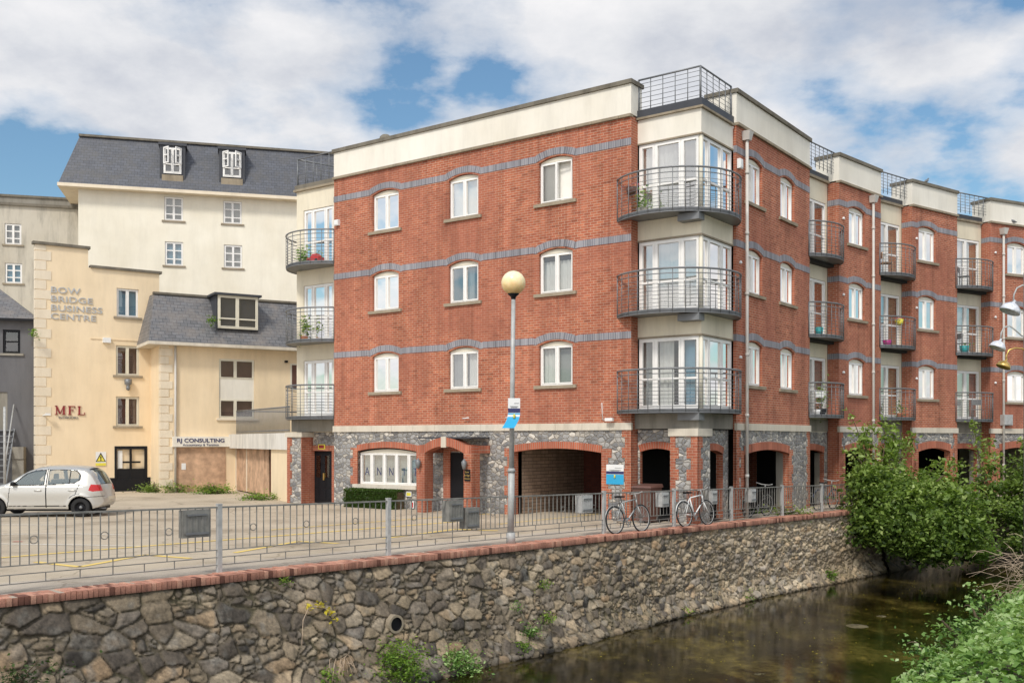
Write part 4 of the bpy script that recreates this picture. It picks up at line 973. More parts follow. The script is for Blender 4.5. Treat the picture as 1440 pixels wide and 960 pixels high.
window(K, w1[0]+.01, w1[1]-.01, wz[0]+.01, wz[1], kc, b=.05, cols=(.46,), mat='upvc_cream', curtains=[(0, 1, 0, 1, 'curtain_red', FL)], sill=.14, fw=.06, sillmat='quoin')
mb = MB(); mb.fbox(K, w1[0]+.01, w1[1]-.01, .06, .1, wz[1], wz[2]); mb.build('window_panel', 'white_render', kc)
# extra window at the far right
w2 = (K.t(408), K.t(422)); 
mb = MB(); mb.fbox(K, w2[0], w2[1], -.015, .0, K.z(412, 548), K.z(412, 511)); w_ = mb.build('window', 'upvc_cream', kc)
mb = MB(); mb.face([K.p(w2[0]+.08, -.02, K.z(412, 545)), K.p(w2[1], -.02, K.z(412, 545)), K.p(w2[1], -.02, K.z(412, 513)), K.p(w2[0]+.08, -.02, K.z(412, 513))]); mb.build('pane', 'curtain_red', w_, fixn=False)
mb = MB(); z = 1.25-1.; i = 0
while z < zE-.05:
    zz = min(z+.36, zE-.02); mb.fbox(K, -.025, (.5, .34)[i % 2], -.03, .3, z+.015, zz-.015); z = zz; i += 1
mb.build('quoins', 'quoin', kc)
# mansard roof: eaves, slope, hip on the left
ov = .5; rz = zE+2.35; rb = 1.1
mb = MB()
e0, e1, e2 = K.p(-.62, -ov, zE+.08), K.p(kt, -ov, zE+.08), K.p(kt, rb, rz)
r0 = K.p(-.05, rb, rz)
mb.face([e0, e1, e2, r0]); mb.face([K.p(-.62, 8, zE+.08), e0, r0, K.p(-.05, 7, rz)]); mb.face([r0, e2, K.p(kt, 8, rz+.1), K.p(-.05, 7, rz+.1)])
mb.build('slate_roof', 'slate2', kc, fixn=False)
mb = MB(); mb.fbox(K, -.62, kt, -ov-.06, .0, zE-.06, zE+.075); mb.fbox(K, -.62, -.03, 0.001, 6, zE-.06, zE+.075); mb.build('eaves', 'sandstone', kc)
mb = MB(); mb.fbox(K, -.1, kt, rb-.1, rb+.15, rz-.02, rz+.08); mb.build('ridge', 'coping', kc)
# dormer
D0, D1 = K.t(305), K.t(361); Kd = K.off(-.2)
dz0 = K.z(333, 463); dz1 = K.z(333, 417)
mb = MB(); mb.fbox(Kd, D0-.05, D1+.05, .12, 1.6, dz0-.05, dz1); mb.build('dormer_cheek', 'lead', kc)
mb = MB(); mb.fbox(Kd, D0-.18, D1+.15, -.10, 1.7, dz1+.002, dz1+.10); mb.build('dormer_roof', 'lead', kc)
dw = MB(); 
window(Kd, D0, D1, dz0, dz1, kc, b=.0, cols=(.48,), transoms=(.3,), mat='upvc_cream', glass='glass', fw=.08, sash=.05, name='dormer_window', curtains=[(.8, 1, .3, 1, 'curtain', WS)])
# sign fascia and boards
mb = MB(); mb.fbox(K, K.t(242), K.t(330), -.2, 0, K.z(242, 628), K.z(242, 613.5)); fs = mb.build('sign_board', 'white_render', kc)
put_text('RJ CONSULTING', K, K.t(281), -.215, K.z(281, 621.5), .24, 'navy', fs, sx=1.18, depth=.004, offset=.004)
put_text('Accountancy & Taxation', K, K.t(281), -.215, K.z(281, 626.5), .145, 'navy', fs, sx=1.1, depth=.004)
mb = MB(); mb.fbox(K, K.t(247), K.t(317), -.03, 0, .0, K.z(247, 629)); mb.build('plywood_board', 'timber', kc)
mb = MB(); mb.fbox(K, K.t(255), K.t(261), -.05, -.031, K.z(258, 660), K.z(258, 651)); mb.build('notice', 'white', kc)
mb = MB(); mb.tube([K.p(K.t(246), -.1, 0), K.p(K.t(246), -.1, zE-.02)], .05, 6); mb.build('downpipe', 'pipe', kc)
mb = MB(); mb.fbox(K, K.t(400), K.t(403), -.2, 0, K.z(400, 510), K.z(400, 507)); mb.build('security_camera', 'black', kc)

# flat-roofed annex
AL, AR = (-12.9, 46.3), (-8.25, 37.6)
X = fr2(AL, AR); LX = dist(AL, AR)
ax = empty('shop_annex', X.p(LX/2, 0, 0), 'low flat roofed annex with plywood covered shopfront and railing on its roof', 'building')
mb = MB(); mb.fbox(X, 0, LX, 0, .12, 1.95, 2.58); mb.build('fascia', 'white_fascia', ax)
mb = MB(); mb.poly_prism([X.xy(.05, .15), X.xy(LX-.05, .13), X.xy(LX-.05, 2.5), X.xy(.05, 5.)], 2.3, 2.5); mb.build('flat_roof', 'concrete', ax)
xt = lambda x: X.off(.35).t(x)
Xr = X.off(.35)
mb = MB(); mb.fbox(Xr, xt(333), xt(372), 0, .05, .05, 1.95); mb.fbox(Xr, xt(372)+.02, xt(377), .02, .06, 0, 1.95); mb.build('plywood_board', 'timber', ax)
mb = MB(); mb.fbox(Xr, xt(331), xt(333), -.05, .1, 0, 1.95); mb.fbox(Xr, xt(346.5), xt(347.5), -.012, 0, .05, 1.95); mb.build('frame_post', 'quoin', ax)
mb = MB(); mb.fbox(Xr, 0, xt(331), 0, .1, 0, 1.95); mb.build('pier', 'peach', ax); mb = MB(); mb.fbox(Xr, xt(390), LX-.2, -.25, .15, 0, 1.95); mb.build('pier', 'peach', ax)
mb = MB(); mb.fbox(Xr, xt(378.5), xt(389), .05, .1, 0, 1.94); mb.build('door', 'door_brown', ax)
mb = MB(); mb.face([Xr.p(0, .3, 0), Xr.p(LX, .3, 0), Xr.p(LX, .3, 2.3), Xr.p(0, .3, 2.3)]); mb.build('inner_wall', 'dark_room', ax)
rl = MB(); n = 60; tA, tB = X.t(331), LX-.1
rl.tube([X.p(tA, .05, 3.6), X.p(tB, .05, 3.55)], .025, 6); rl.tube([X.p(tA, .05, 2.68), X.p(tB, .05, 2.68)], .02, 6)
for i in range(n+1): t = tA+(tB-tA)*i/n; rl.tube([X.p(t, .05, 2.55), X.p(t, .05, 3.58)], .011, 4)
rl.tube([X.p(tA, .05, 3.6), X.p(tA, 4.2, 3.6)], .025, 6)
rl.build('terrace_railing', 'steel', ax)

# ------------------------------------------------------------------ tall cream block behind
Bk = line_frame(67.1, .268, 110)
tb = empty('cream_apartment_block', Bk.p(0, 0, 0), 'tall cream rendered block behind the offices, with a dark slate mansard roof and two dormers', 'building')
zE = Bk.z(110, 266); bt = Bk.t(450)+6
ww = []
for (x0, x1, y0, y1) in ((231, 257.5, 277, 310.5), (314, 340, 283, 315), (232, 257.5, 340, 373.5), (315, 340.5, 344.5, 377)):
    ww.append((Bk.t(x0), Bk.t(x1), Bk.z((x0+x1)/2, y1), Bk.z((x0+x1)/2, y0)))
wall(Bk, [(0, 0), (bt, 0), (bt, zE), (0, zE)], [opening(*w) for w in ww], ['ivory'], 'front_wall', tb, .12)
mb = MB(); mb.face([Bk.p(0, 0, 0), Bk.p(0, 10, 0), Bk.p(0, 10, zE), Bk.p(0, 0, zE)]); mb.face([Bk.p(bt, 0, 0), Bk.p(bt, 10, 0), Bk.p(bt, 10, zE), Bk.p(bt, 0, zE)]); mb.build('side_wall', 'ivory', tb)
mb = MB(); mb.face([Bk.p(.1, .6, 0), Bk.p(bt, .6, 0), Bk.p(bt, .6, zE), Bk.p(.1, .6, zE)]); mb.build('inner_wall', 'dark_room', tb)
for i, w in enumerate(ww):
    window(Bk, w[0]+.01, w[1]-.01, w[2]+.01, w[3]-.01, tb, b=.06, cols=(.5,), transoms=(.28, .64), sill=.15, fw=.08, sash=.04, curtains=[(0, 1, 0, 1, 'curtain_blue' if i == 2 else 'curtain_grey', FL)])
zR = Bk.z(112, 193)+.35; ov = .55; rb = 1.0
mb = MB(); e0 = Bk.p(-1.0, -ov, zE+.2); e1 = Bk.p(bt, -ov, zE+.2); r1_ = Bk.p(bt, rb, zR); r0_ = Bk.p(-.05, rb, zR)
mb.face([e0, e1, r1_, r0_]); mb.face([Bk.p(-1.0, 11, zE+.2), e0, r0_, Bk.p(-.05, 10, zR)]); mb.face([r0_, r1_, Bk.p(bt, 10, zR), Bk.p(-.05, 10, zR)])
mb.build('slate_roof', 'slate', tb, fixn=False)
mb = MB(); mb.fbox(Bk, -1.05, bt, -ov-.12, 0, zE, zE+.19); mb.fbox(Bk, -1.05, -.01, 0.001, 10, zE, zE+.19); mb.build('eaves', 'quoin', tb)
mb = MB(); mb.fbox(Bk, -.1, bt, rb-.15, rb+.2, zR-.03, zR+.1); mb.build('ridge', 'coping', tb)
for (x0, x1, y0, y1, flip) in ((230.5, 255.5, 209, 245, 1), (313.5, 339, 215, 250, -1)):
    a, c = Bk.t(x0), Bk.t(x1); z0_, z1_ = Bk.z(x0, y1), Bk.z(x0, y0); Bd = Bk.off(-.3)
    mb = MB(); mb.fbox(Bd, a-.22, c+.22, .08, 1.6, z0_-.5, z1_+.15); dk = mb.build('dormer', 'lead', tb)
    mb = MB(); mb.fbox(Bd, a-.3, c+.3, -.02, 1.5, z1_+.152, z1_+.3); mb.build('dormer_roof', 'lead', tb)
    mb = MB(); mb.fbox(Bd, a-.1, c+.1, .02, .079, z0_-.75, z0_-.08); mb.build('dormer_apron', 'sill', tb)
    window(Bd, a, c, z0_, z1_, tb, b=.0, cols=(.5,), transoms=(.36,), fw=.09, sash=.05, name='dormer_window', curtains=[(0, 1, 0, .4, 'curtain', FL)])
    # two casements standing open
    mb = MB()
    for sg in (-1, 1):
        piv = Bd.p(a if sg < 0 else c, 0, 0); f6 = Fr((piv.x, piv.y), Bd.th+(-sg)*0 + (R(-50) if sg < 0 else R(180+50)))
        Lc = (c-a)/2-.03; zz0 = z0_+.36*(z1_-z0_)
        for (p0, p1, q0, q1) in ((0, .07, zz0, z1_), (Lc-.07, Lc, zz0, z1_), (.07, Lc-.07, zz0, zz0+.07), (.07, Lc-.07, z1_-.07, z1_), (.07, Lc-.07, (zz0+z1_)/2-.025, (zz0+z1_)/2+.025)):
            mb.fbox(f6, p0, p1, -.03, .03, q0, q1)
    mb.build('open_casement', 'upvc', tb)

# grey rendered block, far left
Gk = line_frame(71.5, .27, -60)
gb = empty('grey_apartment_block', Gk.p(0, 0, 0), 'stained grey rendered block at the far left, behind the peach office', 'building')
gt = Gk.t(112)
ww = []
for (x0, x1, y0, y1) in ((6.5, 30, 314.5, 344), (7, 31, 370, 398.5)):
    ww.append((Gk.t(x0), Gk.t(x1), Gk.z((x0+x1)/2, y1), Gk.z((x0+x1)/2, y0)))
zG = Gk.z(50, 291); zG2 = Gk.z(50, 279)
wall(Gk, [(0, 0), (gt, 0), (gt, zG), (0, zG)], [opening(*w) for w in ww], ['grey_render'], 'front_wall', gb, .12)
mb = MB(); mb.fbox(Gk, -.1, gt+.1, -.15, 1, zG, zG+.16); mb.build('cornice', 'coping', gb)
mb = MB(); mb.fbox(Gk, 0, gt, -.02, 1, zG+.162, zG2); mb.fbox(Gk, 0, gt, .1, 8, zG-.3, zG); mb.build('parapet', 'concrete', gb)
mb = MB(); mb.fbox(Gk, -.1, gt+.1, -.1, 1, zG2+.002, zG2+.14); mb.build('coping', 'coping', gb)
mb = MB(); mb.face([Gk.p(0, .7, 0), Gk.p(gt, .7, 0), Gk.p(gt, .7, zG-.3), Gk.p(0, .7, zG-.3)]); mb.face([Gk.p(0, 0, 0), Gk.p(0, 8, 0), Gk.p(0, 8, zG), Gk.p(0, 0, zG)]); mb.build('inner_wall', 'dark_room', gb)
for i, w in enumerate(ww): window(Gk, w[0]+.01, w[1]-.01, w[2]+.01, w[3]-.01, gb, b=.06, cols=(.5,), transoms=(.3, .65), sill=.15, fw=.08, sash=.04, curtains=[(0, 1, 0, 1, 'curtain_grey' if i == 0 else 'curtain_blue', FL)])

# dark grey painted building, left edge
H = line_frame(51.2, .30, -80)
hb = empty('dark_grey_house', H.p(0, 0, 0), 'dark grey painted brick building with a slate roof, beside the metal stair', 'building')
ht = H.t(53); hz = H.z(25, 449)
wh = (H.t(4), H.t(28.5), H.z(16, 497), H.z(16, 463.5)); hd = (H.t(-14), H.t(10.5), H.z(5, 604), H.z(5, 551))
wall(H, [(0, 0), (ht, 0), (ht, hz), (0, hz)], [opening(*wh), opening(*hd)], ['dark_render'], 'front_wall', hb, .12)
mb = MB(); mb.face([H.p(ht, 0, 0), H.p(ht, 6, 0), H.p(ht, 6, hz), H.p(ht, 0, hz)]); mb.face([H.p(0, 0, 0), H.p(0, 6, 0), H.p(0, 6, hz), H.p(0, 0, hz)]); mb.build('side_wall', 'dark_render', hb)
mb = MB(); mb.face([H.p(0, .5, 0), H.p(ht, .5, 0), H.p(ht, .5, hz), H.p(0, .5, hz)]); mb.build('inner_wall', 'dark_room', hb)
window(H, wh[0]+.01, wh[1]-.01, wh[2]+.01, wh[3]-.01, hb, b=.05, cols=(), transoms=(.5,), mat='black', fw=.07, sill=.15, sillmat='concrete', glass='glass')
mb = MB(); mb.fbox(H, hd[0]+.01, hd[1]-.01, .05, .1, hd[2], hd[3]); mb.build('door', 'concrete', hb)
mb = MB(); mb.face([H.p(-.2, -.3, hz), H.p(ht+.1, -.3, hz), H.p(ht-1.9, 2.2, hz+1.6), H.p(-.2, 2.2, hz+1.6)]); mb.face([H.p(ht+.1, -.3, hz), H.p(ht+.1, 5, hz), H.p(ht-1.9, 2.2, hz+1.6)]); mb.face([H.p(-.2, 5, hz), H.p(-.2, 2.2, hz+1.6), H.p(ht-1.9, 2.2, hz+1.6), H.p(ht+.1, 5, hz)]); mb.build('slate_roof', 'slate2', hb, fixn=False)
mb = MB(); mb.fbox(H, -.2, ht+.05, -.36, -.28, hz-.1, hz+.01); mb.build('gutter', 'black', hb)
# outside metal stair
st = empty('metal_staircase', H.p(H.t(10), -1.4, 0), 'dark metal stair with pale handrail post in front of the dark grey building', 'staircase')
mb = MB(); sz = H.z(5, 604)
for i in range(11):
    z = sz*(i+1)/11; tt = H.t(19)-.02*0; mb.fbox(H, H.t(-30), H.t(19), -2.2+.2*i-.0, -2.0+.2*i, z-.05, z)
mb.build('steps', 'steel', st)
mb = MB(); mb.fbox(H, H.t(19)-.001, H.t(20), -2.3, 0, 0, .25); 
for i in range(10): z = sz*(i+1)/11
mb.hexa([H.p(H.t(19), -2.25, 0), H.p(H.t(19)+.06, -2.25, 0), H.p(H.t(19)+.06, 0, sz-.2), H.p(H.t(19), 0, sz-.2), H.p(H.t(19), -2.25, .22), H.p(H.t(19)+.06, -2.25, .22), H.p(H.t(19)+.06, 0, sz+.05), H.p(H.t(19), 0, sz+.05)]); mb.build('stringer', 'steel', st)
mb = MB(); mb.tube([H.p(H.t(20), -2.2, 0), H.p(H.t(20), -2.2, H.z(20, 574))], .06, 6); mb.tube([H.p(H.t(20), -2.2, 1.2), H.p(H.t(20), -.1, sz+1.1)], .03, 6); mb.build('handrail', 'steel_light', st)
mb = MB(); mb.fbox(H, H.t(21), H.t(37), -.7, -.02, 0, H.z(30, 645)); mb.fbox(H, H.t(21), H.t(37), -.75, -.02, H.z(30, 645)+.01, H.z(30, 628)); 
o = mb.build('utility_cabinet', 'concrete', None, origin=H.p(H.t(29), -.35, 0)); tag(o, 'grey metal cabinet at the foot of the dark grey building, right of the metal stair', 'cabinet')

# ------------------------------------------------------------------ ground, river, walls
SQ = math.sqrt(.5)
def FL_(l, off=0.): # fence line point, off>0 toward the river
    return Vector((SQ*l+SQ*off, 22.77+SQ*l-SQ*off, 0))
path = [FL_(-40, .46), FL_(-14, .46), FL_(17.5, .46), Vector((15.3, 37.7, 0)), Vector((16.9, 39.0, 0)), Vector((19.4, 40.9, 0)), Vector((21.3, 41.9, 0)), Vector((30, 46, 0)), Vector((60, 57, 0))]
mb = MB()
outline = [(p.x, p.y) for p in path]+[(300, 60), (300, 900), (-500, 900), (-500, -60), (-75, -60)]
mb2 = [Vector((p[0], p[1], 0)) for p in outline]
for t in tessellate_polygon([mb2]): mb.face([mb2[i] for i in t])
g = mb.build('ground', 'paving'); g['kind'] = 'structure'
mb = MB()
strip_in = [p for p in path]
def offpath(pts, d):
    out = []
    for i, p in enumerate(pts):
        a = pts[max(i-1, 0)]; c = pts[min(i+1, len(pts)-1)]; dd = (c-a).normalized(); out.append(p+Vector((-dd.y, dd.x, 0))*d)
    return out
inn = offpath(path, 1.75)
for i in range(len(path)-1): mb.face([path[i]+Vector((0, 0, .004)), path[i+1]+Vector((0, 0, .004)), inn[i+1]+Vector((0, 0, .004)), inn[i]+Vector((0, 0, .004))])
g = mb.build('pavement', 'pavement'); g['kind'] = 'structure'
# painted lines
def line(mb, pts, w):
    P = [Vector(p) for p in pts]
    for a, c in zip(P[:-1], P[1:]):
        d = (c-a).normalized(); n = Vector((-d.y, d.x, 0))*w/2
        mb.face([a-n, c-n, c+n, a+n])
gz = lambda x, y: ground(x, y, .0)+Vector((0, 0, .0085))
mb = MB()
line(mb, [gz(-60, 789), gz(175, 770), gz(420, 751), gz(640, 733.5)], .15)
for (a, b_, c, d) in ((50, 790, 112, 797), (112, 797, 204, 780), (204, 780, 268, 785), (330, 777, 420, 761), (420, 761, 476, 764), (540, 757, 640, 744), (640, 744, 700, 746)): line(mb, [gz(a, b_), gz(c, d)], .14)
line(mb, [gz(700, 737), gz(845, 722)], .09)
line(mb, [gz(380, 745), gz(560, 731), gz(690, 722)], .10)
o = mb.build('yellow_parking_lines', 'line_y', fixn=False); o['kind'] = 'structure'
mb = MB()
for (a, b_, c, d) in ((-60, 737, 90, 738), (-40, 752, 80, 750), (-40, 764, 90, 766), (180, 731, 186, 731.5), (60, 765, 210, 768), (90, 750, 180, 752)):
    line(mb, [gz(a, b_)-Vector((0, 0, .001)), gz(c, d)-Vector((0, 0, .001))], .09)
o = mb.build('white_parking_lines', 'line_w', fixn=False); o['kind'] = 'structure'
mb = MB(); line(mb, [gz(18, 761.5), gz(32, 761.5)], .1); o = mb.build('red_paint_mark', 'red', fixn=False); o['kind'] = 'structure'

WZ = -2.2
mb = MB(); mb.face([(-80, -20, WZ), (120, -20, WZ), (120, 90, WZ), (-80, 90, WZ)]); g = mb.build('river_water', 'water'); g['kind'] = 'structure'

# --- numpy helpers
def hash2(ix, iy, k=0):
    h = (ix.astype(np.int64)*374761393+iy.astype(np.int64)*668265263+k*982451653) & 0xffffffff
    h = ((h ^ (h >> 13))*1274126177) & 0xffffffff
    return ((h ^ (h >> 16)) & 0xffff)/65535.
def vnoise(x, y, k=0):
    ix, iy = np.floor(x), np.floor(y); fx, fy = x-ix, y-iy; fx = fx*fx*(3-2*fx); fy = fy*fy*(3-2*fy)
    a = hash2(ix, iy, k); b_ = hash2(ix+1, iy, k); c = hash2(ix, iy+1, k); d = hash2(ix+1, iy+1, k)
    return (a*(1-fx)+b_*fx)*(1-fy)+(c*(1-fx)+d*fx)*fy
def fbm(x, y, k=0, o=4):
    s = 0; a = .5
    for i in range(o): s = s+a*vnoise(x*2**i, y*2**i, k+i); a *= .5
    return s
def voronoi(x, y, k=0, jit=.92):
    ix, iy = np.floor(x), np.floor(y); d1 = np.full(x.shape, 9.); d2 = np.full(x.shape, 9.); cid = np.zeros(x.shape); cx = np.zeros(x.shape); cy = np.zeros(x.shape)
    for dx in (-2, -1, 0, 1, 2):
        for dy in (-2, -1, 0, 1, 2):
            jx = ix+dx; jy = iy+dy
            keep = hash2(jx, jy, k+5) > .22
            px = jx+.5+jit*(hash2(jx, jy, k)-.5); py = jy+.5+jit*(hash2(jx, jy, k+1)-.5)
            r = (abs(x-px)**2.7+abs(y-py)**2.7)**(1/2.7)+np.where(keep, 0, 5)
            n = r < d1; d2 = np.where(n, d1, np.minimum(d2, r)); 
            cid = np.where(n, hash2(jx, jy, k+2), cid); cx = np.where(n, px, cx); cy = np.where(n, py, cy); d1 = np.where(n, r, d1)
    return d1, d2, cid, cx, cy
def grid_mesh(name, V, cols, mat, parent=None, origin=(0, 0, 0), smooth=True):
    n0, n1 = V.shape[:2]; idx = np.arange(n0*n1).reshape(n0, n1)
    f = np.stack([idx[:-1, :-1], idx[1:, :-1], idx[1:, 1:], idx[:-1, 1:]], -1).reshape(-1, 4)
    me = bpy.data.meshes.new(name); me.vertices.add(n0*n1); me.vertices.foreach_set('co', (V.reshape(-1, 3)-np.array(origin)).ravel().astype(np.float32))
    me.loops.add(f.size); me.loops.foreach_set('vertex_index', f.ravel().astype(np.int32)); me.polygons.add(len(f))
    me.polygons.foreach_set('loop_start', np.arange(0, f.size, 4).astype(np.int32)); me.polygons.foreach_set('loop_total', np.full(len(f), 4, np.int32))
    me.update(calc_edges=True); me.polygons.foreach_set('use_smooth', [smooth]*len(f))
    if cols is not None:
        a = me.color_attributes.new('Col', 'FLOAT_COLOR', 'POINT'); c = np.ones((n0*n1, 4), np.float32); c[:, :3] = cols.reshape(-1, 3); a.data.foreach_set('color', c.ravel())
    me.materials.append(M[mat]); o = bpy.data.objects.new(name, me); COL.objects.link(o); o.location = origin
    if parent is not None: o.parent = parent; o.location = Vector(origin)-parent.location
    return o

rw = empty('river_wall', FL_(0, .46), 'rough rubble stone river wall with a red brick coping, running below the railing', 'wall')
def wall_piece(p0, p1, res, s_start, zt=-.10, zb=-2.35, batter=lambda l: 0.):
    L = (p1-p0).length; d = (p1-p0)/L; nrm = Vector((d.y, -d.x, 0))
    ls = np.arange(0, L+res, res); ls[-1] = L; hs = np.arange(0, (zt-zb)+res, res)
    l, h = np.meshgrid(ls, hs, indexing='ij'); lg = l+s_start
    # stones get smaller downstream
    size = np.interp(lg, [-14, -9, -3, 4, 12, 30], [.44, .40, .30, .23, .20, .20])
    su = np.interp(lg, np.linspace(-45, 60, 2000), np.cumsum(1/np.interp(np.linspace(-45, 60, 2000), [-14, -9, -3, 4, 12, 30], [.44, .40, .30, .23, .20, .20]))*(105/2000.))
    warp = (fbm(lg*2.2, h*2.2, 3)-.5)*.55; warp2 = (fbm(lg*2.2+50, h*2.2, 7)-.5)*.55
    x = su+warp; y = h/(size*.62)+warp2
    d1, d2, cid, cx, cy = voronoi(x, y, 20)
    e = (d2-d1)
    # a second, finer stone set fills some of the cells
    f1, f2, fid, fx, fy = voronoi(x*1.9+7, y*1.9+3, 60); small = cid < .34
    e = np.where(small, np.minimum(e, (f2-f1)/1.9), e); cid2 = np.where(small, fid, (cid-.34)/.66)
    sm = np.clip(e/(.09+.10*fbm(lg*1.7, h*1.7, 66)), 0, 1); sm = sm*sm*(3-2*sm)
    hh = sm*.055+np.clip(e, 0, .6)*.03
    tilt = ((x-cx)*(cid2-.5)+(y-cy)*(np.modf(cid2*7.3)[0]-.5))*.10
    hh = hh+np.where(small, 0, tilt)*sm+(np.modf(cid2*13.7)[0]-.5)*.045*sm+(fbm(lg*9, h*9, 31)-.5)*.05*(.3+sm)+(fbm(lg*28, h*28, 77, 3)-.5)*.018
    bat = np.array([batter(v) for v in ls+s_start])[:, None]*np.ones_like(h)
    foot = np.clip((h-1.55)/.5, 0, 1)**1.5*(.18+.16*(fbm(lg*1.4, h*0+2, 9)))
    off = hh+bat*(h/(zt-zb))+foot
    off[:, 0] = -.05
    V = np.zeros(l.shape+(3,)); V[..., 0] = p0.x+d.x*l+nrm.x*off; V[..., 1] = p0.y+d.y*l+nrm.y*off; V[..., 2] = zt-h+(fbm(lg*8, h*8, 41)-.5)*.02*sm
    pal = np.array([(.08, .07, .06), (.19, .155, .12), (.30, .24, .17), (.38, .30, .20), (.28, .24, .20), (.48, .39, .27), (.40, .28, .17)])
    q = cid2*(len(pal)-1.001); i0 = np.floor(q).astype(int); fr_ = (q-i0)[..., None]; stone = pal[i0]*(1-fr_)+pal[i0+1]*fr_
    patch = fbm(lg*.5, h*.9, 91)[..., None]; stone = stone*(.75+.7*patch)
    lich = np.clip((fbm(lg*5, h*5, 17)-.56)*7, 0, 1)[..., None]; stone = stone*(1-lich*.5)+np.array((.30, .285, .25))*lich*.5
    an = (cid2-.5)*1.6; ca, sa = np.cos(an), np.sin(an); gu = lg*ca+h*sa; gv = -lg*sa+h*ca
    grainy = (.5*fbm(gu*7, gv*34, 55)+.5*fbm(gu*30, gv*30, 58))[..., None]; stone = stone*(.35+1.35*grainy)
    ligt = np.clip((fbm(lg*3.1, h*3.1, 131)-.52)*4, 0, 1)[..., None]; stone = stone*(1+.5*ligt)
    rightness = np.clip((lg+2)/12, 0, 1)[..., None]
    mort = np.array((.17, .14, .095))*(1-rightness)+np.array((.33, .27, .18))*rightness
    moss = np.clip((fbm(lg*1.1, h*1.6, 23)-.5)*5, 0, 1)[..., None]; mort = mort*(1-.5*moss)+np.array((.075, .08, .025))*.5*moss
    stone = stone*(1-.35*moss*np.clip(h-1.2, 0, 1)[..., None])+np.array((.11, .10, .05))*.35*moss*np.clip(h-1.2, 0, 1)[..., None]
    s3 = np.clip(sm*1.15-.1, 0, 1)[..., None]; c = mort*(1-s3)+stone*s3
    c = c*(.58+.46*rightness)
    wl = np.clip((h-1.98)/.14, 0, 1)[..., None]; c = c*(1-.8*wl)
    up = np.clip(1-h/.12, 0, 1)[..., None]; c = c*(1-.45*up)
    # tan patch downstream
    tp = (np.exp(-((lg-14.3)/1.0)**2)*np.clip(h-.5, 0, 1))[..., None]; c = c*(1-.5*tp)+np.array((.30, .22, .13))*.5*tp
    if s_start > 16: c = c*.45  # stretches behind the bush: its shade is darkened into the stone colour
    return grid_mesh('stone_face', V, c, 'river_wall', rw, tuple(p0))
bat = lambda l: float(np.interp(l, [-14, -3, 1, 5, 9], [1.0, .95, .75, .25, 0.]))
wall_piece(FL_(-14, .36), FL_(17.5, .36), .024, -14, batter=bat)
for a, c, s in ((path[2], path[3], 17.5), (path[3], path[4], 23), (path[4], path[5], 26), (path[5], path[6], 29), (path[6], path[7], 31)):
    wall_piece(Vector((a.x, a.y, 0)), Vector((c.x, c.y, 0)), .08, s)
# brick-on-edge coping: every brick modelled
def coping(l0, l1, name):
    mb = MB(); cols = []
    l = l0
    while l < l1:
        w = .073+rng.random()*.006; j = rng.uniform(-.008, .012); zt_ = .012+rng.uniform(-.006, .006); k = rng.random()
        a = FL_(l, .03); b_ = FL_(l+w, .03); c = FL_(l+w, .475+j); d = FL_(l, .475+j)
        # two bricks deep
        for (o0, o1) in ((.475+j, .262), (.252, .03)):
            a = FL_(l, o1); b_ = FL_(l+w, o1); c = FL_(l+w, o0); d = FL_(l, o0); zz = zt_+rng.uniform(-.004, .004)
            z0 = -.115
            mb.hexa([Vector((q.x, q.y, z0)) for q in (a, b_, c, d)]+[Vector((q.x, q.y, zz)) for q in (a, b_, c, d)])
            k = rng.random(); base = np.array((.42, .205, .145))*(.65+.6*k)
            if k > .86: base = np.array((.50, .27, .19))
            if k < .12: base = np.array((.16, .07, .05))
            cols += [base]*8
        l += w+.009
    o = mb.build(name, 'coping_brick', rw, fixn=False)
    a = o.data.color_attributes.new('Col', 'FLOAT_COLOR', 'POINT'); c = np.ones((len(cols), 4), np.float32); c[:, :3] = np.array(cols)
    # tops are lighter, fronts darken toward their lower edge
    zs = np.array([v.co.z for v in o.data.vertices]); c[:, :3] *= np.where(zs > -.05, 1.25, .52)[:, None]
    a.data.foreach_set('color', c.ravel()); return o
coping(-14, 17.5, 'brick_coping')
mb = MB(); mb.hexa([FL_(-14, .44)+Vector((0, 0, -.118)), FL_(17.5, .44)+Vector((0, 0, -.118)), FL_(17.5, .03)+Vector((0, 0, -.118)), FL_(-14, .03)+Vector((0, 0, -.118)), FL_(-14, .455)+Vector((0, 0, -.0)), FL_(17.5, .455)+Vector((0, 0, -.0)), FL_(17.5, .03)+Vector((0, 0, -.0)), FL_(-14, .03)+Vector((0, 0, -.0))])
mb.build('coping_mortar', 'sill', rw)
# drain pipe in the wall
pp = ground(571, 897, -1.2)
# find the wall face along the view line at z about -1.2
pl = FL_(-4.05, .36+.95*.5); pc = Vector((pl.x, pl.y, -1.17))
nrm = Vector((SQ, -SQ, 0))
mb = MB(); ri, ro = .13, .175
n = 20; e = Vector((SQ, SQ, 0)); up = Vector((0, 0, 1))
for i in range(n):
    a0_, a1_ = 2*math.pi*i/n, 2*math.pi*(i+1)/n
    f = lambda a, r, d: pc+e*math.cos(a)*r+up*math.sin(a)*r+nrm*d
    mb.face([f(a0_, ri, .13), f(a1_, ri, .13), f(a1_, ro, .13), f(a0_, ro, .13)]); mb.face([f(a0_, ro, .13), f(a1_, ro, .13), f(a1_, ro, -.2), f(a0_, ro, -.2)]); mb.face([f(a0_, ri, .13), f(a1_, ri, .13), f(a1_, ri, .0), f(a0_, ri, .0)], 1)
mb.face([pc+e*math.cos(2*math.pi*i/n)*ri+up*math.sin(2*math.pi*i/n)*ri+nrm*.085 for i in range(n)], 1)
mb.build('drain_pipe', ['sill', 'black'], rw, fixn=False)

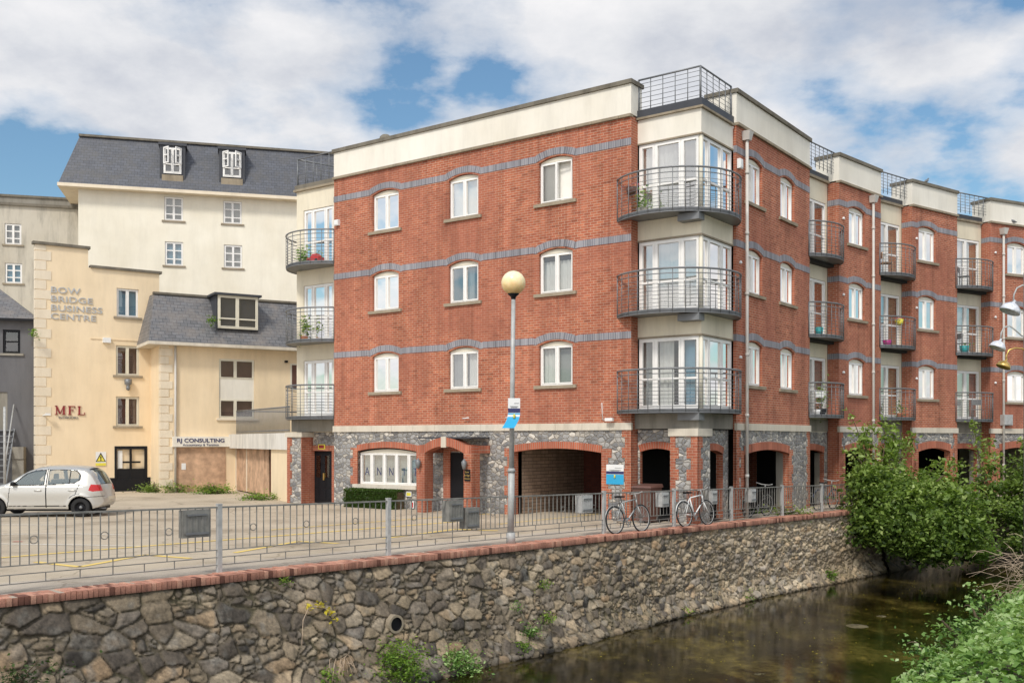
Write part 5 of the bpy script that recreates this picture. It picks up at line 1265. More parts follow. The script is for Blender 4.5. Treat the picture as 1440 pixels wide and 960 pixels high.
# ------------------------------------------------------------------ railing along the wall
fence = empty('metal_railing', FL_(0), 'grey steel pedestrian railing with ring ornaments along the river wall', 'railing')
ftop = lambda l: 1.06-.0135*l
posts = [-14.6, -10.95, -7.2, -3.49, -.07, 3.2, 6.1, 8.85, 11.65, 14.1, 16.6]
for l in posts:
    if abs(l+.07) < .01: continue
    mb = MB(); q = FL_(l); f = Fr((q.x, q.y), R(45)); mb.fbox(f, -.04, .04, -.04, .04, 0, ftop(l)+.03); mb.fbox(f, -.045, .045, -.045, .045, ftop(l)+.03, ftop(l)+.045); mb.build('post', 'steel_light', fence)
f45 = Fr((0, 22.77), R(45))
bi = 0
for a, c in zip(posts[:-1], posts[1:]):
    mb = MB(); a2, c2 = a+.04, c-.04
    H_ = lambda l, k: ftop(l)*k
    P = lambda l, k: f45.p(l, 0, ftop(l)*k)
    def flat(k, w, h_):
        mb.hexa([f45.p(a2, -w, H_(a2, k)-h_), f45.p(c2, -w, H_(c2, k)-h_), f45.p(c2, w, H_(c2, k)-h_), f45.p(a2, w, H_(a2, k)-h_), f45.p(a2, -w, H_(a2, k)+h_), f45.p(c2, -w, H_(c2, k)+h_), f45.p(c2, w, H_(c2, k)+h_), f45.p(a2, w, H_(a2, k)+h_)])
    flat(.985, .022, .014); flat(.345, .015, .008); flat(.235, .013, .007); flat(.12, .013, .007)
    n = int(round((c2-a2)/.138))
    for i in range(1, n):
        l = a2+(c2-a2)*i/n; mb.fbox(f45, l-.0075, l+.0075, -.0075, .0075, H_(l, .35), H_(l, .975))
        if i % 8 == 4:
            lc = l+(c2-a2)/n/2; cpt = f45.p(lc, 0, H_(lc, .66)); mb.tube([cpt+f45.u*.06*math.cos(t)+up*.06*math.sin(t) for t in np.linspace(0, 2*math.pi, 15)[:-1]], .008, 5, closed=True)
    for i in range(1, 4): l = a2+(c2-a2)*i/4; mb.fbox(f45, l-.007, l+.007, -.007, .007, H_(l, .24), H_(l, .34))
    for i in range(0, 7): l = a2+(c2-a2)*(i+.5)/7; mb.fbox(f45, l-.007, l+.007, -.007, .007, H_(l, .125), H_(l, .23))
    mb.build('panel', 'steel_fence', fence)

# planter brackets / metal boxes hung on the railing
boxes = [(276, 'leftmost grey metal box hung on the railing, in front of the parked car bays'), (638, 'weathered metal box hung on the railing left of the lamp post'), (661, 'lower weathered metal box nearest the lamp post, on its left'),
         (822, 'pale metal box on the railing left of the silver bicycle'), (932, 'pale metal box on the railing between the silver and the white bicycle'), (1001, 'pale metal box on the railing just right of the white bicycle'), (1056, 'pale metal box on the railing right of the white pipe')]
for i, (x, lab) in enumerate(boxes):
    k = (x-720)/FOC; D = 22.77/(1-k); l = D*k/SQ
    o0 = empty('railing_box', f45.p(l, 0, .5), lab, 'metal box', 'metal boxes hung along the railing')
    w = (.26, .2, .2, .2, .15, .14, .14)[i]; mb = MB(); zb = ftop(l)*.985-.03; h_ = (.47, .45, .45, .42, .38, .38, .38)[i]
    if i == 2: zb -= .17
    mb.fbox(f45, l-w, l+w, -.09 if i else -.02, .12, zb-h_, zb)
    for j in range(5): tt = l-w+.05+j*(2*w-.1)/4; mb.fbox(f45, tt-.018, tt+.018, (-.1 if i else -.03), (-.09 if i else -.02), zb-h_+.06, zb-.06)
    mb.build('body', 'steel_fence' if i < 3 else 'steel_light', o0)
    for q_, za_, zb_ in ((.7, zb-.1, zb-.07), (.8, zb-h_+.05, zb-h_+.09)):
        mb = MB(); mb.fbox(f45, l-w*q_, l+w*q_, -.12 if i else -.05, -.101 if i else -.031, za_, zb_); mb.build('bar', 'steel', o0)

# ------------------------------------------------------------------ lamp post
lp = FL_(-.07, .03); lamp = empty('street_lamp', lp, 'tall grey street lamp with a cream globe standing in the railing line', 'street lamp')
top = Vector((lp.x+.06, lp.y, 5.5)); midp = Vector((lp.x+.015, lp.y, 1.6))
mb = MB(); mb.tube([lp, Vector((lp.x, lp.y, .25))], .10, 12); mb.tube([Vector((lp.x, lp.y, .25)), midp], .075, 12); mb.tube([midp, midp+Vector((0, 0, .08))], [.1, .07], 12); mb.tube([midp+Vector((0, 0, .06)), top], [.058, .045], 12); mb.build('pole', 'steel_light', lamp)
mb = MB(); mb.lathe(top, [(.045, -.06), (.06, 0), (.13, .06), (.12, .09), (.001, .09)], 16); mb.build('collar', 'black', lamp)
mb = MB(); c = top+Vector((0, 0, .31)); prof = [(.27*math.cos(a), .27*math.sin(a)) for a in np.linspace(-math.pi/2+.35, math.pi/2, 16)]; mb.lathe(c, [(max(r, .0005), h) for r, h in prof], 28); mb.build('globe', 'globe', lamp, origin=c)

def notice(name, label, f, t, b, z0, w, h, bend=0.):
    e_ = empty(name, f.p(t, b, z0), label, 'sign', 'white and blue planning notices')
    def pl(za, zb, bb, mat, nm):
        mb = MB(); n = 6
        for i in range(n):
            a = za+(zb-za)*i/n; c = za+(zb-za)*(i+1)/n
            sh = lambda z: bend*max(0, (.45-z))**1.5
            mb.face([f.p(t-w/2-sh(a), b+bb-sh(a)*1.5, z0+a*h), f.p(t+w/2-sh(a), b+bb-sh(a)*1.5, z0+a*h), f.p(t+w/2-sh(c), b+bb-sh(c)*1.5, z0+c*h), f.p(t-w/2-sh(c), b+bb-sh(c)*1.5, z0+c*h)], 0, None, True)
        return mb.build(nm, mat, e_, fixn=False)
    pl(0, 1, 0, 'white', 'board'); pl(.0, .5, -.006, 'blue', 'blue_panel'); pl(.52, .66, -.006, 'navy', 'text_panel')
    for k, (za, w_) in enumerate(((.715, .7), (.685, .5), (.82, .4))):
        mb = MB(); mb.face([f.p(t-w*w_/2+(.2*w if k == 2 else 0), b-.008, z0+h*za), f.p(t+w*w_/2+(.2*w if k == 2 else 0), b-.008, z0+h*za), f.p(t+w*w_/2+(.2*w if k == 2 else 0), b-.008, z0+h*(za+.015)), f.p(t-w*w_/2+(.2*w if k == 2 else 0), b-.008, z0+h*(za+.015))]); mb.build('text_line', 'steel', e_, fixn=False)
    mb = MB(); mb.lathe(f.p(t, b-.015-bend*.06, z0+h*.40), [(.001, -.05), (.03, -.04), (.02, 0), (.03, .03), (.001, .05)], 8); mb.build('emblem', 'yellow', e_)
fl0 = Fr((lp.x, lp.y), R(4))
notice('planning_notice', 'white and blue notice with a curled lower edge tied to the lamp post', fl0, .07, -.075, 2.3+(619-602)/62.6*1.0, .27, .67, .5)
notice('planning_notice', 'flat white and blue notice on the stone pier above the silver bicycle', F, -.52, -.03, 2.3-(680.5-619)*29.4/1430, .58, .57)

# ------------------------------------------------------------------ bicycles
def bike(name, label, p, th, frame_mat, lean, group='bicycles parked at the railing', basket=False):
    e_ = empty(name, p, label, 'bicycle', group); rw_, wb = .335, 1.02
    fb = Fr((0, 0), 0)
    def parts(pts, r, nm, mat, n=6, closed=False, parent=e_):
        mb = MB()
        for q in pts: mb.tube([Vector(v) for v in q], r, n, closed=closed)
        for i in range(len(mb.v)): mb.v[i] = mb.v[i]+e_.location
        return mb.build(nm, mat, parent, fixn=False)
    for xx in (0, wb):
        c = Vector((xx, 0, rw_)); ring = [c+Vector((rw_*math.cos(t), 0, rw_*math.sin(t))) for t in np.linspace(0, 2*math.pi, 33)[:-1]]
        w_ = parts([ring], .019, 'wheel', 'tyre', 6, True)
        ring2 = [c+Vector(((rw_-.025)*math.cos(t), 0, (rw_-.025)*math.sin(t))) for t in np.linspace(0, 2*math.pi, 33)[:-1]]
        parts([ring2], .009, 'rim', 'steel_light', 5, True, w_)
        parts([[c+Vector((0, -.03*(-1)**i, 0)), c+Vector(((rw_-.025)*math.cos(t), 0, (rw_-.025)*math.sin(t)))] for i, t in enumerate(np.linspace(0, 2*math.pi, 25)[:-1])], .0022, 'spokes', 'steel_light', 3, False, w_)
    bb = (.44, 0, .28); st = (.30, 0, .76); ht = (.86, 0, .82); hb = (.90, 0, .66)
    parts([[bb, st], [st, ht], [bb, hb], [ht, hb]], .019, 'frame', frame_mat)
    parts([[(0, -.05, rw_), bb], [(0, .05, rw_), bb], [(0, -.05, rw_), st], [(0, .05, rw_), st]], .010, 'rear_stay', frame_mat)
    parts([[hb, (wb, .05, rw_)], [hb, (wb, -.05, rw_)]], .013, 'fork', frame_mat)
    parts([[ht, (.84, 0, .95)], [(.78, .28, 1.0), (.84, .12, .96), (.84, -.12, .96), (.78, -.28, 1.0)]], .013, 'handlebar', 'steel_light')
    parts([[st, (.27, 0, .88)]], .012, 'seat_post', 'steel')
    mb = MB(); mb.hexa([e_.location+Vector(v) for v in ((.14, -.08, .88), (.42, -.02, .88), (.42, .02, .88), (.14, .08, .88), (.13, -.085, .93), (.42, -.015, .915), (.42, .015, .915), (.13, .085, .93))]); mb.build('saddle', 'black', e_)
    parts([[(.44, -.06, .28), (.36, -.1, .14)], [(.44, .06, .28), (.52, .1, .42)]], .012, 'crank', 'steel'); 
    mb = MB(); mb.lathe(e_.location+Vector((.44, -.05, .28)), [(.07, -.004), (.095, -.004), (.095, .004), (.07, .004)], 18, axis='y'); mb.build('chainring', 'steel', e_)
    parts([[(0, -.045, rw_+.04), (.44, -.045, .37)], [(0, -.045, rw_-.04), (.44, -.045, .19)]], .006, 'chain', 'black', 4)
    parts([[Vector((0, 0, rw_))+Vector(((rw_+.035)*math.cos(t), 0, (rw_+.035)*math.sin(t))) for t in np.linspace(.4, 2.9, 12)]], .012, 'mudguard', frame_mat if frame_mat != 'black' else 'black', 5)
    parts([[(-.2, .06, .74), (.18, .06, .74)], [(-.2, -.06, .74), (.18, -.06, .74)], [(-.1, .06, .74), (0, .06, rw_)], [(-.1, -.06, .74), (0, -.06, rw_)]], .007, 'rack', 'steel', 4)
    e_.rotation_euler = (lean, 0, th); return e_
M['paint_white'] = plain('white_bike_paint', (.75, .75, .73), .35, .05); M['paint_silver'] = plain('silver_bike_paint', (.42, .43, .42), .35, .1, metal=.4); M['paint_blue'] = plain('dark_blue_bike_paint', (.06, .08, .13), .35, .1)
bike('bicycle', 'silver bicycle with dark tyres on the river side of the railing, nearest the lamp post', FL_(3.42, .2), R(44), 'paint_silver', R(-5))
bike('bicycle', 'all white bicycle leaning on the railing in front of the stone corner pier', FL_(6.32, .22), R(44), 'paint_white', R(-7))
bike('bicycle', 'dark bicycle behind the railing just right of the white pipe', Vector((7.05, 30.35, 0)), R(45), 'black', R(4))
bike('bicycle', 'blue grey bicycle behind the railing beside the big river bush', Vector((10.05, 33.45, 0)), R(45), 'paint_blue', R(4))

# brown bin behind the railing
wbn = empty('wheeled_bin', (3.78, 28.45, 0), 'brown wheeled bin behind the silver bicycle', 'bin', rz=R(-36))
def loc_build(mb, nm, mat, e_):
    for i in range(len(mb.v)): mb.v[i] = mb.v[i]+e_.location
    return mb.build(nm, mat, e_)
mb = MB(); mb.hexa([(-.22, -.25, .06), (.22, -.25, .06), (.22, .25, .06), (-.22, .25, .06), (-.29, -.33, .98), (.29, -.33, .98), (.29, .33, .98), (-.29, .33, .98)]); loc_build(mb, 'body', 'brownbin', wbn)
mb = MB(); mb.hexa([(-.32, -.37, .985), (.32, -.37, .985), (.32, .36, .985), (-.32, .36, .985), (-.29, -.33, 1.04), (.29, -.33, 1.04), (.29, .36, 1.08), (-.29, .36, 1.08)]); loc_build(mb, 'lid', 'brownbin', wbn)
for s in (-1, 1):
    mb = MB(); mb.tube([(s*.22, .27, .1), (s*.27, .27, .1)], .1, 14); loc_build(mb, 'wheel', 'tyre', wbn)

# ------------------------------------------------------------------ parked car
def build_car(loc, heading):
    car = empty('parked_car', loc, 'small silver five door hatchback parked at the left of the car park', 'car')
    Lf, Lr, WB = -1.30, 3.10, 2.5      # front of the car toward -x; rear axle at x=WB, front axle at 0
    r_w = .29
    # side silhouette top (x,z) and bottom
    top = [(-.70, .50), (-.68, .66), (-.60, .78), (-.40, .86), (0., .94), (.25, .99), (.42, 1.08), (.62, 1.22), (.85, 1.36), (1.10, 1.45), (1.5, 1.50), (2.0, 1.505), (2.4, 1.48), (2.62, 1.44), (2.76, 1.36), (2.86, 1.20), (2.96, 1.02), (3.02, .92), (3.05, .78), (3.09, .62), (3.10, .5)]
    bot = [(-.70, .48), (-.66, .30), (-.5, .20), (0, .19), (2.5, .19), (2.85, .25), (3.05, .33), (3.10, .48)]
    tx = np.array([p[0] for p in top]); tz = np.array([p[1] for p in top]); bx = np.array([p[0] for p in bot]); bz = np.array([p[1] for p in bot])
    def smooth(xs, zs):
        X = np.linspace(xs[0], xs[-1], 700); Z = np.interp(X, xs, zs); k = np.hanning(41); k /= k.sum(); Zp = np.pad(Z, 20, 'edge'); return X, np.convolve(Zp, k, 'valid')
    TX, TZ = smooth(tx, tz); BX, BZ = smooth(bx, bz)
    xs = np.concatenate([np.linspace(-.70, -.6, 12)[:-1], np.linspace(-.6, 2.6, 190)[:-1], np.linspace(2.6, 3.10, 60)])
    nz = 90; s = np.linspace(0, 1, nz)
    zt = np.interp(xs, TX, TZ); zb = np.minimum(np.interp(xs, BX, BZ), zt-.01)
    Xg, S = np.meshgrid(xs, s, indexing='ij'); Zt = zt[:, None]; Zb = zb[:, None]; Z = Zb+(Zt-Zb)*S
    def width(x, z, zt_):
        w = .80+0*x
        w = w-.30*np.clip((x-2.55)/.55, 0, 1)**2.2*1.0-.42*np.clip((-.1-x)/.6, 0, 1)**2.0
        w = w+.028*np.exp(-((z-.72)/.22)**2)-.05*np.clip((.4-z)/.2, 0, 1)**2
        w = w-.36*np.clip(z-.93, 0, 1)**1.08
        w = w-.16*np.clip(1-(zt_-z)/.10, 0, 1)**2.2
        for ax_ in (0, WB):   # flared arches
            rr = np.sqrt((x-ax_)**2+(z-.29)**2); w = w+.022*np.exp(-((rr-.36)/.06)**2)
        w = w-.012*np.exp(-((z-.93)/.018)**2)*((x > .3) & (x < 2.6))
        return w
    Y = width(Xg, Z, Zt)
    def inpoly(x, z, poly):
        r = np.zeros(x.shape, bool); n = len(poly)
        for i in range(n):
            x0, z0 = poly[i]; x1, z1 = poly[(i+1) % n]
            c = ((z0 > z) != (z1 > z)) & (x < (x1-x0)*(z-z0)/(z1-z0+1e-12)+x0); r ^= c
        return r
    fx = (Xg[:-1, :-1]+Xg[1:, 1:])/2; fz = (Z[:-1, :-1]+Z[1:, 1:])/2
    arch = np.zeros(fx.shape, bool)
    for ax_ in (0, WB): arch |= (fx-ax_)**2+(fz-.285)**2 < .345**2
    wf = inpoly(fx, fz, [(.52, .965), (1.42, .985), (1.44, 1.40), (1.15, 1.385), (.92, 1.30)])
    wr = inpoly(fx, fz, [(1.55, .985), (2.32, 1.03), (2.46, 1.12), (2.47, 1.25), (2.36, 1.365), (2.2, 1.405), (1.56, 1.41)])
    wrb = wr & (abs(fx-2.18-.0*(fz-1)) < .018)
    seal = (inpoly(fx, fz, [(.46, .945), (1.44, .965), (1.465, 1.42), (1.13, 1.405), (.88, 1.32)]) & ~wf) | (inpoly(fx, fz, [(1.53, .965), (2.34, 1.01), (2.49, 1.11), (2.50, 1.26), (2.38, 1.385), (2.2, 1.425), (1.535, 1.43)]) & ~wr) | wrb
    gap = ((abs(fx-1.50) < .010) & (fz > .3) & (fz < 1.44)) | ((abs(fx-(.40+.12*(fz-.6))) < .009) & (fz > .3) & (fz < .97))
    bx_ = 2.52-.25*np.clip((.72-fz)/.4, 0, 1)
    rr = np.sqrt((fx-WB)**2+(fz-.285)**2)
    gap |= (abs(fx-2.50-.0) < .009) & (fz > .95) & (fz < 1.2) & False
    gap |= (abs(rr-.42) < .009) & (fx < WB) & (fz > .55) & (fz < .72) & (fx > 2.1)
    gap |= (abs(fx-(2.36+.35*(fz-.66))) < .010) & (fz > .66) & (fz < 1.02)
    gap |= (abs(fz-.335) < .010) & (fx > .4) & (fx < 2.1)
    gap |= (abs(fz-(.60+.06*(fx-2.75))) < .008) & (fx > 2.62)
    tl = inpoly(fx, fz, [(2.74, .80), (2.80, .98), (3.04, .96), (3.05, .78), (2.85, .765)])
    skirt = (fz < .25) & (fx > .3) & (fx < 2.2)
    lab = np.zeros(fx.shape, int); lab[seal | gap] = 1; lab[wf | (wr & ~wrb)] = 2; lab[tl] = 3; lab[skirt] = 1; lab[arch] = -1
    V = []; F_ = {0: [], 1: [], 2: [], 3: []}
    nx_ = len(xs); idx = np.arange(nx_*nz).reshape(nx_, nz)
    for side in (0, 1):
        off = side*nx_*nz; yy = -Y if side == 0 else Y
        V.append(np.stack([Xg, yy, Z], -1).reshape(-1, 3))
        for L_ in (0, 1, 2, 3):
            ii, jj = np.nonzero(lab == L_)
            q = np.stack([idx[ii, jj], idx[ii+1, jj], idx[ii+1, jj+1], idx[ii, jj+1]], -1)+off
            F_[L_].append(q if side == 0 else q[:, ::-1])
    base = 2*nx_*nz
    # cap across the top silhouette and the rear
    nc = 24; c = np.linspace(-1, 1, nc); yt = Y[:, -1]
    crown = .045*np.clip((zt-.9)/.4, 0.3, 1)
    CX = xs[:, None]+0*c[None, :]+np.clip((xs[:, None]-2.6)/.5, 0, 1)*.05*(1-c[None, :]**2)-np.clip((-.3-xs[:, None])/.4, 0, 1)*.10*(1-c[None, :]**2)
    CY = yt[:, None]*c[None, :]; CZ = zt[:, None]+crown[:, None]*(1-c[None, :]**2)*np.clip((3.0-xs[:, None])/.4, .05, 1)
    V.append(np.stack([CX, CY, CZ], -1).reshape(-1, 3)); ci = np.arange(nx_*nc).reshape(nx_, nc)+base
    fcx = (CX[:-1, :-1]+CX[1:, 1:])/2; fcz = (CZ[:-1, :-1]+CZ[1:, 1:])/2; fcy = (c[:-1]+c[1:])[None, :]/2+0*fcx
    cl = np.zeros(fcx.shape, int); xm = (xs[:-1]+xs[1:])[:, None]/2+0*fcx; zm = (zt[:-1]+zt[1:])[:, None]/2+0*fcx
    cl[(xm > 2.68) & (zm > 1.0) & (zm < 1.40) & (abs(fcy) < .93)] = 2
    cl[(xm > 2.65) & (((zm > .975) & (zm <= 1.0)) | ((zm >= 1.40) & (zm < 1.42))) & (abs(fcy) < .97)] = 1
    cl[(xm > .36) & (xm < .95) & (zm > 1.02) & (zm < 1.40) & (abs(fcy) < .92)] = 2
    for L_ in (0, 1, 2, 3):
        ii, jj = np.nonzero(cl == L_); q = np.stack([ci[ii, jj], ci[ii+1, jj], ci[ii+1, jj+1], ci[ii, jj+1]], -1); F_[L_].append(q)
    # underside / rear lower closing
    base2 = base+nx_*nc; yb = Y[:, 0]; c2 = np.array([-1., 1.])
    V.append(np.stack([xs[:, None]+0*c2, yb[:, None]*c2, zb[:, None]+0*c2], -1).reshape(-1, 3)); di = np.arange(nx_*2).reshape(nx_, 2)+base2
    q = np.stack([di[:-1, 0], di[:-1, 1], di[1:, 1], di[1:, 0]], -1); rear = xs[:-1] > 2.8; F_[0].append(q[rear]); F_[1].append(q[~rear])
    for col, sgn in ((nx_-1, 1), (0, -1)):
        b3 = sum(len(v) for v in V); zz_ = Z[col][:, None]+0*c[None, :]; yy_ = Y[col][:, None]*c[None, :]; xx_ = xs[col]+sgn*.05*(1-c[None, :]**2)+0*zz_
        V.append(np.stack([xx_, yy_, zz_], -1).reshape(-1, 3)); ei = np.arange(nz*nc).reshape(nz, nc)+b3
        F_[0].append(np.stack([ei[:-1, :-1], ei[:-1, 1:], ei[1:, 1:], ei[1:, :-1]], -1).reshape(-1, 4))
    V = np.concatenate(V); 
    names = {0: ('body', 'paint'), 1: ('trim', 'black'), 2: ('window', 'carglass'), 3: ('tail_light', 'tail')}
    for L_, (nm, mt) in names.items():
        f = np.concatenate(F_[L_]); used, inv = np.unique(f, return_inverse=True); inv = inv.reshape(f.shape)
        sets = [(f, nm)]
        if nm == 'tail_light':
            yv = V[f].mean(1)[:, 1]; sets = [(f[yv < 0], nm), (f[yv > 0], nm)]
        for ff, nn in sets:
            used, inv = np.unique(ff, return_inverse=True); inv = inv.reshape(ff.shape)
            me = bpy.data.meshes.new(nn); me.from_pydata(V[used].tolist(), [], inv.tolist()); me.validate()
            me.polygons.foreach_set('use_smooth', [True]*len(me.polygons)); me.materials.append(M[mt])
            bm = bmesh.new(); bm.from_mesh(me); bmesh.ops.remove_doubles(bm, verts=bm.verts, dist=2e-4); bm.to_mesh(me); bm.free()
            o = bpy.data.objects.new(nn, me); COL.objects.link(o); o.parent = car
    def P(mb, nm, mat, par=car, shift=(0, 0, 0)):
        o0 = Vector(shift)
        me_o = mb.build(nm, mat, None); me_o.parent = par; me_o.location = o0; return me_o
    for ax_ in (0, WB):
        for s_ in (-1, 1):
            mb = MB(); mb.lathe((0, 0, 0), [(.17, -.085), (.25, -.095), (.278, -.08), (.287, -.04), (.287, .04), (.278, .08), (.25, .095), (.17, .085)], 36, axis='y'); w_ = P(mb, 'wheel', 'tyre', car, (ax_, s_*.70, .287))
            mb = MB(); mb.lathe((0, -.03*-s_, 0), [(.001, s_*.0), (.05, s_*.01), (.07, s_*-.02), (.15, s_*-.03), (.165, s_*.04), (.18, s_*.05)], 28, axis='y')
            for a in range(8):
                an = a*math.pi/4; c_ = Vector((.115*math.cos(an), s_*.005, .115*math.sin(an))); mb.tube([c_, c_+Vector((0, s_*.012, 0))], .022, 8)
            P(mb, 'rim', 'black', w_)
            mb = MB(); mb.lathe((0, s_*.03, 0), [(.001, s_*.02), (.05, s_*.01), (.055, s_*-.01)], 12, axis='y'); P(mb, 'hub_cap', 'steel', w_)
    # wheel housing, so the arches are dark and closed
    mb = MB()
    for ax_ in (0, WB):
        n = 18
        for i in range(n):
            a0_, a1_ = math.pi*i/n, math.pi*(i+1)/n
            mb.face([(ax_+.347*math.cos(a0_), -.79, .285+.347*math.sin(a0_)), (ax_+.347*math.cos(a1_), -.79, .285+.347*math.sin(a1_)), (ax_+.347*math.cos(a1_), .79, .285+.347*math.sin(a1_)), (ax_+.347*math.cos(a0_), .79, .285+.347*math.sin(a0_))])
        mb.box(ax_-.34, ax_+.34, -.55, .55, .2, .6)
    mb.box(-.5, 2.9, -.6, .6, .2, .3)
    P(mb, 'wheel_housing', 'black')
    # seats and dashboard seen through the glass
    mb = MB()
    for sx, sy in ((1.1, -.36), (1.1, .36), (2.15, -.38), (2.15, .38)):
        mb.hexa([(sx, sy-.23, .45), (sx+.14, sy-.23, .45), (sx+.14, sy+.23, .45), (sx, sy+.23, .45), (sx+.16, sy-.2, 1.08), (sx+.26, sy-.2, 1.08), (sx+.26, sy+.2, 1.08), (sx+.16, sy+.2, 1.08)])
        mb.hexa([(sx+.19, sy-.12, 1.11), (sx+.27, sy-.12, 1.11), (sx+.27, sy+.12, 1.11), (sx+.19, sy+.12, 1.11), (sx+.20, sy-.1, 1.27), (sx+.27, sy-.1, 1.27), (sx+.27, sy+.1, 1.27), (sx+.20, sy+.1, 1.27)])
    mb.box(.3, .6, -.6, .6, .8, .97); mb.box(0, 2.8, -.7, .7, .3, .42); P(mb, 'seats', 'black')
    mb = MB(); mb.tube([Vector((.82, -.35, .98))+Vector((.05*math.cos(t)*1, .17*math.cos(t), .17*math.sin(t))) for t in np.linspace(0, 2*math.pi, 17)[:-1]], .012, 6, closed=True); P(mb, 'steering_wheel', 'black')
    for s_ in (-1, 1):
        for hx in (1.26, 2.27):
            mb = MB(); mb.tube([(hx-.1, s_*.835, .80), (hx-.06, s_*.85, .81), (hx+.07, s_*.85, .81), (hx+.11, s_*.835, .80)], .016, 6); P(mb, 'door_handle', 'paint')
        mb = MB(); mb.lathe((.56, s_*.88, 1.0), [(.001, -.06), (.06, -.05), (.08, 0), (.06, .06), (.001, .07)], 12); mb.tube([(.56, s_*.78, .97), (.56, s_*.86, .98)], .02, 6); P(mb, 'wing_mirror', 'black')
    mb = MB(); mb.tube([(2.98, .02, 1.0), (2.93, -.1, 1.08), (2.84, -.25, 1.24)], .012, 5); P(mb, 'wiper', 'black')
    mb = MB(); mb.box(3.150, 3.158, -.24, .24, .50, .60); P(mb, 'number_plate', 'upvc_cream')
    mb = MB(); mb.tube([(2.85, -.35, .24), (3.12, -.35, .24)], .025, 8); P(mb, 'exhaust', 'steel')
    car.rotation_euler = (0, 0, heading); return car
rwp = ground(113, 726.5)                           # rear wheel contact
hd_ = R(2)
build_car(Vector((rwp.x-2.5*math.cos(hd_), rwp.y-2.5*math.sin(hd_)+.70, 0)), hd_)

# ------------------------------------------------------------------ foliage
def leaves(name, P, size, mat, parent=None, origin=None, up=.5, asp=.55, tone=None, seed=1, droop=0.):
    """P: (n,3) leaf positions -> folded leaf blades in one mesh"""
    r = np.random.RandomState(seed); n = len(P)
    d = r.normal(size=(n, 3)); d[:, 2] = d[:, 2]*.45-droop; d /= np.linalg.norm(d, axis=1)[:, None]
    nn = r.normal(size=(n, 3)); nn[:, 2] = abs(nn[:, 2])+up; nn -= d*(nn*d).sum(1)[:, None]; nn /= np.linalg.norm(nn, axis=1)[:, None]
    sd = np.cross(d, nn); L = (size*(.5+1.1*r.rand(n)**1.6))[:, None]; W = L*asp*.5
    b0 = P-d*L*.5; tip = P+d*L*.5-nn*L*.08; m1 = P+d*L*.02
    l1 = m1+sd*W+nn*W*.35; r1 = m1-sd*W+nn*W*.35
    V = np.stack([b0, l1, tip, r1], 1)
    V = V.reshape(-1, 3); i = np.arange(n)*4
    f = np.concatenate([np.stack([i, i+1, i+2], 1), np.stack([i, i+2, i+3], 1)])
    org = np.array(origin if origin is not None else (0, 0, 0), float)
    me = bpy.data.meshes.new(name); me.vertices.add(len(V)); me.vertices.foreach_set('co', (V-org).ravel().astype(np.float32))
    me.loops.add(f.size); me.loops.foreach_set('vertex_index', f.ravel().astype(np.int32)); me.polygons.add(len(f))
    me.polygons.foreach_set('loop_start', np.arange(0, f.size, 3).astype(np.int32)); me.polygons.foreach_set('loop_total', np.full(len(f), 3, np.int32)); me.update(calc_edges=True)
    t = r.rand(n)*.6+.2 if tone is None else np.clip(tone+r.normal(size=n)*.13, 0, 1)
    a = me.attributes.new('tone', 'FLOAT', 'POINT'); a.data.foreach_set('value', np.repeat(t, 4).astype(np.float32))
    me.materials.append(M[mat]); o = bpy.data.objects.new(name, me); COL.objects.link(o); o.location = tuple(org)
    if parent is not None: o.parent = parent; o.location = Vector(org)-parent.location
    return o

def shrub(name, label, cat, blobs, n, size, mat, base, seed, up=.5, droop=0., sprays=(), group=None, inner_dark=True):
    """blobs: (x,y,z,rx,ry,rz); leaves sit in clusters on twig ends inside each blob"""
    r = np.random.RandomState(seed); e_ = empty(name, base, label, cat, group)
    vol = np.array([b[3]*b[4]*b[5] for b in blobs]); share = vol**.72/(vol**.72).sum(); P = []; T = []
    mb = MB()
    for bl, sh in zip(blobs, share):
        c = np.array(bl[:3]); rad = np.array(bl[3:6]); m_ = int(n*sh); ncl = max(8, m_//26)
        v = r.normal(size=(ncl, 3)); v /= np.linalg.norm(v, axis=1)[:, None]; rr = (.45+.78*r.rand(ncl)**.8)[:, None]
        cc = c+v*rad*rr
        for k in range(min(ncl, 26)):
            q = cc[k]; sc_ = min(1., rad[0]); b0 = Vector(base)+Vector((r.normal()*.15, r.normal()*.15, 0))*sc_; m1 = b0.lerp(Vector(q), .55)+Vector((0, 0, .25*abs(r.normal())*sc_))
            mb.tube([b0, m1, Vector(q)], [.028*sc_**1.3, .016*sc_**1.3, .005*sc_], 4, caps=False)
        pick = r.randint(0, ncl, m_); cs = (.11+.16*r.rand(ncl))*min(1., .25+rad[0])
        p = cc[pick]+r.normal(size=(m_, 3))*cs[pick][:, None]*np.array([1.15, 1.15, .6]); P.append(p)
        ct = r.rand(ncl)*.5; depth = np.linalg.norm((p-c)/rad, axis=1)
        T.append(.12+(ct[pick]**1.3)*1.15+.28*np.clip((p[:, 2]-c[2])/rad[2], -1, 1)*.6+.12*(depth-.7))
    for (a, b_, nl) in sprays:
        a = np.array(a); b_ = np.array(b_); tt = r.rand(nl)**.8; bend = np.array([r.normal()*.15, r.normal()*.15, .1])
        p = a+(b_-a)*tt[:, None]+bend*(4*tt*(1-tt))[:, None]+r.normal(size=(nl, 3))*np.array([.26, .26, .16])*(1.1-.75*tt)[:, None]; P.append(p); T.append(.45+.3*r.rand(nl))
        mb.tube([Vector(a+(b_-a)*s+bend*4*s*(1-s)) for s in np.linspace(0, 1, 8)], [.03*(1-s)+.005 for s in np.linspace(0, 1, 8)], 5)
    mb.build('branches', 'bark', e_, fixn=False)
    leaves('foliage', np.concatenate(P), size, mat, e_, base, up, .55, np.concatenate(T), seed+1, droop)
    return e_

